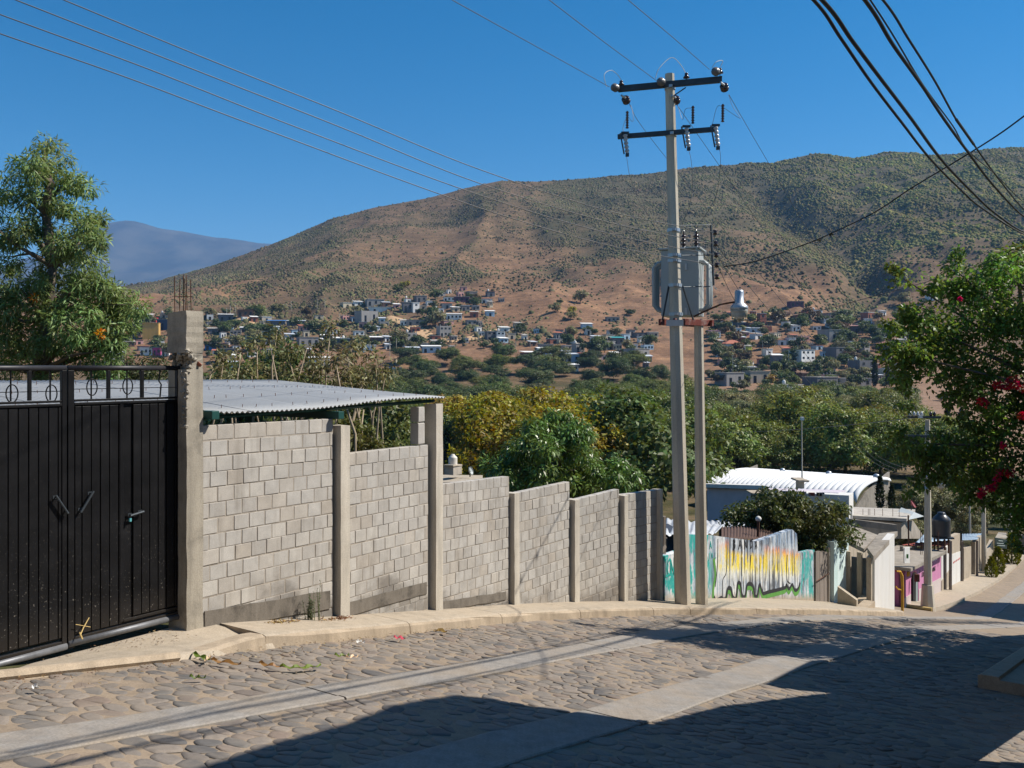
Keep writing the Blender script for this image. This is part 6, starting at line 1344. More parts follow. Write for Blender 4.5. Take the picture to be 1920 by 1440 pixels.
t, ends = px_tree('leafy_shrub', 'loose shrub with pale twigs seen through the gap beneath the metal roof', 'shrub', SB2, 17, 40, .12, .04, 33, (.13, .14, .035), .16, .3, None, 1.3)
limb_mesh([([at(650 + 9 * k, 900, 17), at(652 + 10 * k, 840, 17), at(668 + 7 * k, 768, 17.2)], [.03, .025, .012]) for k in range(3)], 5).build('stems', MT['palebark'], t, True)
t, ends = px_tree('leafy_shrub', 'green hedge shrub showing between gate bars and roof', 'shrub', [(x, 690 + (x % 40) * .3, 26, 7) for x in range(200, 330, 22)], 18, 60, .10, .03, 35, (.055, .075, .025), .2, .3, None, 1.0); limb_mesh([([at(260, 800, 18), at(262, 690, 18)], [.06, .02])], 5).build('stem', MT['bark'], t)
# mango tree
MBb = [(1045, 803, 32, 12), (1005, 826, 40, 14), (1080, 836, 40, 14), (960, 850, 32, 10), (1030, 860, 55, 22), (930, 872, 20, 6), (960, 890, 40, 14), (1010, 905, 50, 18), (1075, 890, 52, 20), (1110, 870, 32, 10), (1130, 900, 32, 11), (1105, 925, 36, 12), (1050, 935, 40, 12), (1150, 905, 20, 5), (1005, 802, 20, 6), (1085, 812, 26, 8), (1165, 880, 26, 6), (1180, 905, 22, 6)]
t, ends = px_tree('mango_tree', 'round dark green tree with hanging glossy leaf clusters just behind the block wall', 'tree', MBb, 36, 92, .23, .08, 41, (.115, .18, .038), .44, .6, None, 1.0, leaf_mat('mango_leaf', None, .45, .2, .35, .02), 2.6)
limbs(t, at(1040, 1035, 36), ends[:10], [at(1040, 960, 36), at(1040, 890, 36)], .25, 5)
# dark tree over the graffiti wall
DB = [(1440, 936, 18, 5), (1475, 934, 20, 6), (1500, 942, 20, 7), (1420, 952, 22, 7), (1460, 955, 40, 18), (1400, 965, 22, 6), (1378, 958, 14, 3), (1385, 985, 14, 3), (1425, 980, 32, 13), (1490, 975, 42, 20), (1530, 960, 26, 8), (1560, 958, 20, 6), (1580, 952, 12, 3), (1548, 985, 36, 14), (1520, 1005, 30, 11), (1555, 1015, 24, 8), (1580, 1000, 16, 4), (1500, 1010, 18, 6), (1535, 1025, 16, 4), (1515, 1030, 14, 4), (1590, 985, 10, 2), (1610, 1010, 6, 1), (1365, 975, 10, 2), (1510, 1055, 6, 1)]
t, ends = px_tree('dark_tree', 'dark bushy tree hanging over the graffiti wall', 'tree', DB, 26, 62, .12, .065, 51, (.075, .095, .024), .26, .2, None, 1.25, None, 1.6)
limbs(t, at(1500, 1150, 26.2), ends, [at(1500, 1060, 26.2), at(1480, 980, 26)], .11, 6)
# clipped conifers and cypresses
def conifer_mesh(name, h, r, seed, n=900, col=None):
    rng = np.random.default_rng(seed); z = rng.uniform(0, 1, n) ** .9; prof = np.interp(z, [0, .12, .35, .7, 1], [.55, .85, 1.0, .62, .04]); a = rng.uniform(0, 2 * math.pi, n); rr_ = prof * r * rng.uniform(.7, 1.03, n)
    P = np.stack([rr_ * np.cos(a), rr_ * np.sin(a), z * h], -1); O = np.stack([np.cos(a) * .6, np.sin(a) * .6, np.full(n, 1.0)], -1) + rng.normal(size=(n, 3)) * .25; V, Fq = leaves(P, O, h * .13, h * .05, rng, 0)
    return np_mesh(name, V, Fq, MT['leaf'])
def conifer(label, px, pyb, pyt, wpx, Y, col, seed, name='conifer', n=900, group=None):
    b = at(px, pyb, Y); t = thing(name, label, 'conifer', b, 0, group); h = (pyb - pyt) * Y / FPX; r = wpx * Y / FPX / 2; o = link(bpy.data.objects.new('crown', conifer_mesh('crown', h, r, seed, n)), t); o.color = (*col, 1); m2 = MB(); m2.tube([(0, 0, -.5), (0, 0, h * .7)], [r * .18, .02], 6); m2.build('trunk', MT['bark'], t)
conifer('small yellow green clipped conifer, nearest of the three on the far pavement', 1859, 1086, 1046, 21, 50, (.13, .14, .012), 1); conifer('middle yellow green clipped conifer leaning on its neighbour', 1871, 1080, 1028, 22, 51.5, (.13, .14, .012), 2); conifer('tallest yellow green clipped conifer at the far right pavement', 1897, 1062, 1002, 27, 56, (.14, .15, .012), 3)
for lab, px, pyb, pyt, w_, Y, sd in (('slim dark cypress at the right end of the white barrel roof', 1650, 956, 896, 11, 62, 4), ('shorter slim cypress right of the one by the barrel roof', 1672, 960, 912, 9, 62, 5), ('dark cypress column standing in front of the brown field', 1777, 830, 763, 9, 150, 6), ('second cypress column of the brown field, half hidden by branches', 1803, 835, 768, 9, 150, 7), ('thin cypress left of its twin among the shrubs above the metal roof', 655, 725, 700, 5, 120, 8), ('thin cypress right of its twin among the shrubs above the metal roof', 664, 728, 697, 6, 120, 9), ('dark cypress beside the grey village walls on the right', 1640, 726, 672, 5, 330, 10), ('dark cypress to the right in the village, before a pale wall', 1664, 722, 688, 4, 330, 11)):
    conifer(lab, px, pyb, pyt, w_, Y, (.022, .034, .014), sd, 'cypress', 500)
# weeds, litter and dry leaves by the kerb
def weed(label, px, py, Y_, hs, seed, col):
    rr = random.Random(seed); b = on_road(px, py, .13); t = thing('weed', label, 'weed', b); rng = np.random.default_rng(seed); C, D = [], []; m2 = MB()
    for k in range(hs):
        x = rr.uniform(-.11, .09); h = rr.uniform(.14, .42); p0 = Vector((x, rr.uniform(-.03, .03), 0)); p1 = p0 + Vector((rr.uniform(-.04, .05), rr.uniform(-.03, .03), h)); m2.tube([p0, p0.lerp(p1, .5) + Vector((rr.uniform(-.01, .01), 0, 0)), p1], [.004, .003, .0015], 4)
        for q in range(26): C.append(np.array(p0.lerp(p1, rr.uniform(.05, 1)))); D.append([rr.gauss(0, 1), rr.gauss(0, 1), .6])
    m2.build('stem', plain('weed_stem', (.12, .14, .06), .2), t); V, Fq = leaves(np.array(C), np.array(D), .03, .009, rng); o = link(bpy.data.objects.new('leaf', np_mesh('leaf', V, Fq, MT['leaf'])), t); o.color = (*col, 1)
weed('tall grey green weed growing against the second panel post of the block wall', 590, 1163, 10, 15, 3, (.14, .17, .10))
rng = np.random.default_rng(77); C, D = [], []
for px, py, n in ((520, 1165, 60), (545, 1163, 40), (632, 1158, 60), (650, 1156, 30), (610, 1161, 30)):
    for k in range(n): p = on_road(px + rng.normal() * 9, py + abs(rng.normal()) * 1.5, .14); C.append(np.array(p)); D.append(rng.normal(size=3) * [1, 1, .35])
V, Fq = leaves(np.array(C), np.array(D), .05, .014, rng); o = setting(link(bpy.data.objects.new('dry_grass', np_mesh('dry_grass', V, Fq, leaf_mat('dry_leaf', (.26, .15, .06), .4, .1)))), 'stuff')
def frond(label, pts, w_, mat, cat='leaf'):
    m2 = MB(); P = [on_road(a, b, .045) for a, b in smoothpx(pts, 4)]; V = []; n_ = len(P)
    for i, p in enumerate(P):
        k = w_ * math.sin(math.pi * (i + .6) / (n_ + .4)) / 2; d = (P[min(i + 1, n_ - 1)] - P[max(i - 1, 0)]).normalized(); s_ = Vector((d.y, -d.x, 0)); lift = UZ * (.012 * math.sin(i * 1.7) + .01); V += [p + s_ * k + lift, p + lift * .3, p - s_ * k + lift * 1.4]
    m2.add(V, [f for i in range(n_ - 1) for f in ((3 * i, 3 * i + 1, 3 * i + 4, 3 * i + 3), (3 * i + 1, 3 * i + 2, 3 * i + 5, 3 * i + 4))]); return tag(m2.build('fallen_leaf', mat), label, cat)
LG, LB, LW_ = leaf_mat('green_strap', (.10, .15, .02), .2, .2), leaf_mat('brown_strap', (.22, .11, .03), .2, .2), leaf_mat('pale_strap', (.60, .45, .28), .2, .2)
frond('long green strap leaf lying on the cobbles, right of the kerb ramp', [(525, 1250), (552, 1253), (580, 1252), (602, 1249)], .06, LG); frond('brown strap leaf joined to the green one on the cobbles', [(485, 1244), (505, 1249), (530, 1251)], .05, LB)
frond('green strap leaf at the edge of the driveway kerb lip', [(362, 1226), (376, 1233), (394, 1239)], .05, LG); frond('brown curled strap leaf by the driveway kerb lip', [(395, 1238), (420, 1243), (452, 1247)], .05, LB); frond('short pale dry leaf standing by the driveway kerb', [(384, 1242), (390, 1236), (394, 1233)], .03, LW_); frond('thin green leaf on the cobbles below the driveway kerb', [(355, 1270), (370, 1272), (386, 1271)], .035, LG); frond('dark green leaf alone on the cobbles before the first post', [(627, 1229), (640, 1231), (655, 1229)], .035, LG); frond('pale husk beside the dark green leaf on the cobbles', [(648, 1233), (660, 1233), (672, 1232)], .03, LW_)
frond('orange brown dead leaf by the kerb below the third panel', [(814, 1185), (824, 1183), (838, 1186)], .07, LB); frond('white paper scrap in the gutter below the second panel', [(668, 1203), (675, 1205), (684, 1205)], .05, MT['white'], 'litter'); frond('red wrapper scrap in the gutter below the second panel', [(738, 1196), (748, 1197), (760, 1199)], .06, plain('red_wrap', (.40, .05, .08), .3), 'litter'); frond('white scrap on the cobbles at lower left', [(62, 1289), (67, 1291), (71, 1290)], .04, MT['white'], 'litter')
rng = np.random.default_rng(78); C, D = [], []
for k in range(420):
    s_ = rng.uniform(2.2, 9); p = Vector((*xy(s_, float(curb_n(s_)) + abs(rng.normal()) * .22 + .03), -float(gdrop(s_)) + .03)); C.append(np.array(p)); D.append(rng.normal(size=3) * [1, 1, .2])
for k in range(240):
    q = GM @ Vector((rng.uniform(.1, 2.2), rng.uniform(.02, .5), -.87)); C.append(np.array(q)); D.append(rng.normal(size=3) * [1, 1, .2])
V, Fq = leaves(np.array(C), np.array(D), .035, .008, rng); setting(link(bpy.data.objects.new('leaf_litter', np_mesh('leaf_litter', V, Fq, leaf_mat('litter_leaf', (.20, .125, .06), .6, .1)))), 'stuff')

# --- the wooded valley floor
CM = [crown_mesh('crown', 4.6, 4.6, 4.6, 225, 62, .85, .33, .19, 60 + k, .2, 7) for k in range(5)] + [crown_mesh('crown', 4.2, 4.2, 5.2, 225, 62, .8, .33, .18, 70 + k, .2, 8) for k in range(2)]
TM_ = [trunk_mesh('trunk', 3.2, .22, 2.2, k) for k in range(3)]
DG, MG, LGc, YG, OC, OL = (.082, .112, .034), (.122, .15, .036), (.17, .195, .04), (.30, .265, .03), (.30, .21, .032), (.21, .20, .085)
SPOT = [(1040, 770, 95, 46, YG), (930, 770, 40, 30, YG), (890, 800, 60, 45, OC), (850, 850, 35, 50, OC), (1275, 840, 40, 60, LGc), (1250, 780, 60, 50, MG), (1510, 790, 60, 45, LGc), (1345, 800, 50, 40, LGc), (1580, 775, 55, 30, YG), (1700, 800, 70, 40, LGc), (1440, 830, 60, 50, LGc), (1600, 850, 70, 45, OL), (1740, 930, 110, 70, OL), (1650, 870, 50, 40, OL), (1200, 760, 60, 30, MG), (1400, 770, 60, 30, OL)]
def spot_color(px, py, rnd):
    for x, y, rx, ry, c in SPOT:
        if ((px - x) / rx) ** 2 + ((py - y) / ry) ** 2 < 1: return c
    return DG if rnd < .5 else MG if rnd < .88 else LGc
CN = {DG: 'dark green', MG: 'mid green', LGc: 'light green', YG: 'yellow green', OC: 'ochre yellow', OL: 'grey olive'}
rr = random.Random(99); TR = []; tries = 0
while tries < 9000:
    tries += 1; Y = 58 + 372 * rr.random() ** 1.25; px = rr.uniform(330, 1790); X = (px - 960) / FPX * Y
    if Y < 104 and px > 1190: continue
    if px > 1330 and Y > 288: continue
    if Y < 112 and px > 1295: 
        continue
    if 690 < px < 965 and Y < 118: continue
    if Y > 330 and not (760 < px < 1240): continue
    if Y > 240 and px < 700: continue
    if 640 < px < 960 and 205 < Y < 262 and px > 840: continue   # brown field with the long house
    if px > 1700 and 125 < Y < 330: continue                     # brown field on the right
    sp = 3.6 + Y * .030
    if any((X - a) ** 2 + (Y - b) ** 2 < (sp * .5 + s2 * .5) ** 2 for a, b, s2 in TR): continue
    TR.append((X, Y, sp))
TR.sort(key=lambda q: q[1]); cnt = {}
def bucket(px, Y): return ('far left' if px < 800 else 'left of the poles' if px < 1230 else 'right of the poles' if px < 1500 else 'far right')
for i, (X, Y, sp) in enumerate(TR[:290]):
    k = rr.randrange(7); px = 960 + FPX * X / Y; H = rr.uniform(8.2, 12.5) if Y < 140 else rr.uniform(7, 10.5); zt_ = float(terrain(X, Y)); py = HOR - (zt_ + H * .75 - EYE) / Y * FPX
    c = spot_color(px, py, rr.random()); 
    if c in (YG, OC) and Y > 160: c = MG if rr.random() < .5 else OL
    LM = [(420, 'left end of the metal roof'), (540, 'middle of the metal roof'), (660, 'shrubs above the metal roof'), (760, 'right end of the metal roof'), (850, 'tall wall post'), (920, 'white roof tank'), (990, 'mango crown left side'), (1060, 'mango crown top'), (1130, 'mango crown right side'), (1200, 'last wall panels'), (1268, 'tall power pole'), (1330, 'short concrete pole'), (1400, 'left end of the barrel roof'), (1470, 'slim lamp mast'), (1540, 'middle of the barrel roof'), (1610, 'right end of the barrel roof'), (1680, 'two cypresses'), (1760, 'corner pole')]
    lm = min(LM, key=lambda q: abs(q[0] - px))[1]; dist = 'front row' if Y < 85 else 'second row' if Y < 115 else 'third row' if Y < 150 else 'fourth row' if Y < 190 else 'fifth row' if Y < 245 else 'sixth row' if Y < 310 else 'last row'
    lab = '%s %s in %s of wood above %s' % ('tall' if H > 10.3 else 'low' if H < 8.2 else 'round', CN[c] + ' tree', dist, lm)
    t = thing('broadleaf_tree', lab, 'tree', (X, Y, zt_), rr.uniform(0, 6.28), 'trees of the valley wood'); sc_ = H / 9.6; t.scale = (sc_ * rr.uniform(.85, 1.15) * (1 + .0016 * Y), sc_ * rr.uniform(.85, 1.15) * (1 + .0016 * Y), sc_)
    o = link(bpy.data.objects.new('crown', CM[k]), t); o.location = (0, 0, 4.6); v = rr.uniform(.78, 1.25); o.color = (c[0] * v * rr.uniform(.9, 1.1), c[1] * v, c[2] * v, 1)
    if i < 150: link(bpy.data.objects.new('trunk', TM_[k % 3]), t)
for px, py, Y, c, lab in ((1712, 925, 70, OL, 'grey olive tree between the two cypresses and the corner pole'), (1745, 920, 70, OL, 'grey olive tree right behind the corner pole'), (1800, 935, 68, OL, 'grey olive tree behind the black water tank'), (1850, 930, 74, MG, 'green tree above the far yard walls'), (1900, 925, 78, OL, 'grey olive tree at the far right end of the street'), (1775, 885, 88, DG, 'dark tree under the bougainvillea branches'), (1880, 890, 92, DG, 'dark tree behind the far double pole'), (1950, 900, 90, MG, 'green tree past the right end of the far block wall'), (1720, 985, 52, OL, 'small olive tree in the yard behind the pink shop'), (1640, 975, 60, MG, 'low green bush behind the long grey concrete house')):
    zt_ = float(terrain((px - 960) / FPX * Y, Y)); H = EYE + (HOR - py) / FPX * Y - zt_; sc_ = H / 8.4; t = thing('broadleaf_tree', lab, 'tree', ((px - 960) / FPX * Y, Y, zt_), px * .7, 'trees behind the street houses'); t.scale = (sc_,) * 3
    o = link(bpy.data.objects.new('crown', CM[px % 7]), t); o.location = (0, 0, 5.0); o.color = (*c, 1); link(bpy.data.objects.new('trunk', TM_[px % 3]), t)
# ------------------------------------------------------------------ scrub on the hillside, tracks, the village
def scrub():
    rng = np.random.default_rng(17); N = 1080000
    Y = 470 + 760 * rng.random(N) ** .85; u = rng.uniform(-.74, .80, N); X = u * Y; z = terrain(X, Y)
    hf = np.clip((z - 95) / 130, 0, 1); d = veg_cover(X, Y, z) * np.clip((fbm(X / 14, Y / 14, 53, 2) - .22) * 3.2, .05, 1.25) + .012
    d *= np.where(np.abs(X - (np.interp(Y, [560, 700], [72, 88]))) < 6, np.where((Y > 590) & (Y < 700), .02, 1), 1)
    keep = rng.random(N) < np.clip(d, .01, 1) * .46; X, Y, z = X[keep], Y[keep], z[keep]; n = len(X)
    S = rng.gamma(4, .15, n) * (1 + .25 * (rng.random(n) > .95) * 3) * (.8 + .55 * np.clip((X - 60) / 300, 0, 1)) + .4
    k = 4; a = rng.uniform(0, 6.28, (n, 1)) + np.arange(k) * 2 * math.pi / k
    V = np.zeros((n, 9, 3)); r0 = S[:, None] * rng.uniform(.7, 1.25, (n, k)); r1 = S[:, None] * rng.uniform(.5, 1.05, (n, k))
    V[:, :k, 0] = X[:, None] + r0 * np.cos(a); V[:, :k, 1] = Y[:, None] + r0 * np.sin(a); V[:, :k, 2] = z[:, None] - .4 + S[:, None] * rng.uniform(-.1, .2, (n, k))
    V[:, k:2 * k, 0] = X[:, None] + r1 * np.cos(a + .5); V[:, k:2 * k, 1] = Y[:, None] + r1 * np.sin(a + .5); V[:, k:2 * k, 2] = z[:, None] + S[:, None] * rng.uniform(.35, .75, (n, k))
    V[:, 8] = np.stack([X + rng.normal(0, .2, n) * S, Y, z + S * rng.uniform(.7, 1.1, n)], -1)
    T = []
    for i in range(k): j = (i + 1) % k; T += [(i, j, k + i), (j, k + j, k + i), (k + i, k + j, 8)]
    Fq = (np.array(T)[None] + (np.arange(n) * 9)[:, None, None]).reshape(-1, 3)
    t = NT('hill_scrub'); isl = t.island(); p = t.world()
    col = t.ramp(isl, [(0, (.065, .068, .03)), (.35, (.09, .09, .042)), (.65, (.12, .10, .054)), (.88, (.155, .118, .068)), (1, (.12, .14, .045))])
    big = t.noise(p, .012, 4); col = t.hsv(col, v=t.mr(big, .35, .65, .8, 1.3), h=t.mr(big, .35, .65, .485, .515))
    gx_ = t.mr(t.xyz(p)[0], 150, 420); col = t.hsv(col, h=t.mr(gx_, 0, 1, .49, .52), sat=t.mr(gx_, 0, 1, 1.0, 1.35), v=t.mr(gx_, 0, 1, 1.0, 1.2))
    setting(link(bpy.data.objects.new('scrub', np_mesh('scrub', V.reshape(-1, 3), Fq, t.done(t.bsdf(col, .9, spec=.1))))), 'stuff'); print('scrub', n)
scrub()
def track(name, pts, wd, mat):
    P = []
    for px, py in smoothpx(pts, 6):
        Y = ground_y(px, py, 320); P.append(Vector(((px - 960) / FPX * Y, Y, 0)))
    m2 = MB(); V = []
    for i, p in enumerate(P):
        d = (P[min(i + 1, len(P) - 1)] - P[max(i - 1, 0)]).normalized(); s_ = Vector((d.y, -d.x, 0)) * wd * .5
        for k in (-1, -.33, .33, 1):
            q = p + s_ * k; V.append((q.x, q.y, float(terrain(q.x, q.y)) + .35))
    m2.add(V, [(4 * i + j, 4 * i + j + 1, 4 * i + 5 + j, 4 * i + 4 + j) for i in range(len(P) - 1) for j in range(3)]); o = m2.build(name, mat); return setting(o)
MT['dirt'] = plain('pale_dirt', (.46, .30, .165), .2, .08, .95, 0, .2, 1)
track('dirt_track', [(725, 596), (755, 604), (785, 620), (815, 636), (850, 640), (900, 632), (940, 620)], 8, MT['dirt']); track('dirt_track', [(1345, 617), (1375, 606), (1410, 597), (1445, 590), (1475, 595), (1500, 600)], 9, MT['dirt']); track('dirt_track', [(440, 606), (455, 590), (470, 600), (480, 612)], 5, MT['dirt'])
WC = {'grey': (.30, .285, .27), 'dgrey': (.16, .155, .16), 'white': (.74, .73, .70), 'cream': (.58, .50, .36), 'beige': (.45, .38, .29), 'brown': (.16, .09, .06), 'brick': (.28, .11, .075), 'pink': (.55, .30, .27), 'red': (.55, .05, .05), 'ochre': (.55, .34, .10), 'lblue': (.42, .56, .66), 'blue': (.05, .22, .55), 'teal': (.05, .32, .33), 'tin': (.46, .49, .53), 'yellow': (.68, .62, .10), 'slab': (.36, .34, .31), 'tile': (.40, .14, .085), 'plum': (.12, .06, .09), 'orange': (.62, .20, .06), 'magenta': (.50, .08, .22), 'navy': (.05, .07, .11)}
VM = {k: plain('village_' + k, c, .1, .6, .85, 0, .1, 5, True, tuple(q * .55 for q in c), dirtamt=.4) for k, c in WC.items()}
GRID = {}
def unit_box():
    m2 = MB(); m2.box((0, 0, .5), (1, 1, 1)); return m2
def vhouse(x0, x1, yt, yb, wall, roof, label, win=2, kind='flat', ang=None, end=None, fl=1):
    rr = random.Random(int(x0 * 7 + yb)); Y = ground_y((x0 + x1) / 2, yb, 62); Wt = (x1 - x0) * Y / FPX; h = max(2.2, (yb - yt) * Y / FPX); a = R(ang if ang is not None else rr.uniform(14, 38))
    dp = max(2.5, Wt * .62); wf = max(2.0, (Wt - dp * math.sin(a)) / math.cos(a))
    if wf < dp * .6: dp = Wt / (math.sin(a) + 1.3 * math.cos(a)); wf = dp * 1.3
    zb = float(terrain((x0 + x1) / 2 / FPX * Y - 960 / FPX * Y, Y)); X = ((x0 + x1) / 2 - 960) / FPX * Y
    t = thing('village_house', label, 'house', (X, Y + dp * .5, zb), a)   # front looks to the camera's left side, bright end to the right
    m2 = MB(); m2.box((0, 0, h / 2 - .6), (wf, dp, h + 1.2)); m2.build('wall', VM[wall], t)
    if end: m2 = MB(); m2.box((wf / 2 + .03, 0, h / 2 - .4), (.06, dp * .98, h + .7)); m2.build('end_wall', VM[end], t)  # own end colour, which also paints the sunlit side lighter than the front
    if kind == 'flat': m2 = MB(); m2.box((0, 0, h + .1), (wf + .4, dp + .4, .22)); m2.build('roof', VM[roof], t)
    elif kind == 'tin': 
        m2 = MB(); b = .5; m2.prism([(-wf / 2 - b, -dp / 2 - b, h + .05), (wf / 2 + b, -dp / 2 - b, h + .05), (wf / 2 + b, dp / 2 + b, h + .75), (-wf / 2 - b, dp / 2 + b, h + .75)], (0, 0, .12)); m2.build('roof', VM[roof], t)
    elif kind == 'hip':
        b = .7; m2 = MB(); v = [(-wf / 2 - b, -dp / 2 - b, h), (wf / 2 + b, -dp / 2 - b, h), (wf / 2 + b, dp / 2 + b, h), (-wf / 2 - b, dp / 2 + b, h), (-wf * .15, 0, h + 1.9), (wf * .15, 0, h + 1.9)]; m2.add(v, [(0, 1, 5, 4), (1, 2, 5), (2, 3, 4, 5), (3, 0, 4), (3, 2, 1, 0)]); m2.build('roof', VM[roof], t)
    elif kind == 'open':
        m2 = MB(); m2.box((0, 0, h + .02), (wf - .5, dp - .5, .1)); m2.build('roof', VM['dgrey'], t)
        for sx in (-1, 1):
            for sy in (-1, 1): m2 = MB(); m2.box((sx * (wf / 2 - .2), sy * (dp / 2 - .2), h + .4), (.3, .3, .8)); m2.build('post', VM['slab'], t)
    hs_ = h / fl
    for f in range(fl):
        for i in range(win):
            x = wf * (-.5 + (i + .5) / win) + rr.uniform(-.1, .1); w_ = min(1.3, wf / win * .5); hh = hs_ * (.36 if i or f else .62); zc = f * hs_ + (hs_ * .55 if i or f else hh / 2 + .05)
            m2 = MB(); m2.box((x, -dp / 2 - .01, zc), (w_, .1, hh)); m2.build('window' if i or f else 'door', MT['glassy'], t)
        if dp > 3.5 and win > 1: m2 = MB(); m2.box((wf / 2 + .04, -dp * .1, f * hs_ + hs_ * .55), (.1, min(1.2, dp * .25), hs_ * .34)); m2.build('window', MT['glassy'], t)
    return X, Y + dp * .5, a, zb + h + .1, wf, dp
    return t
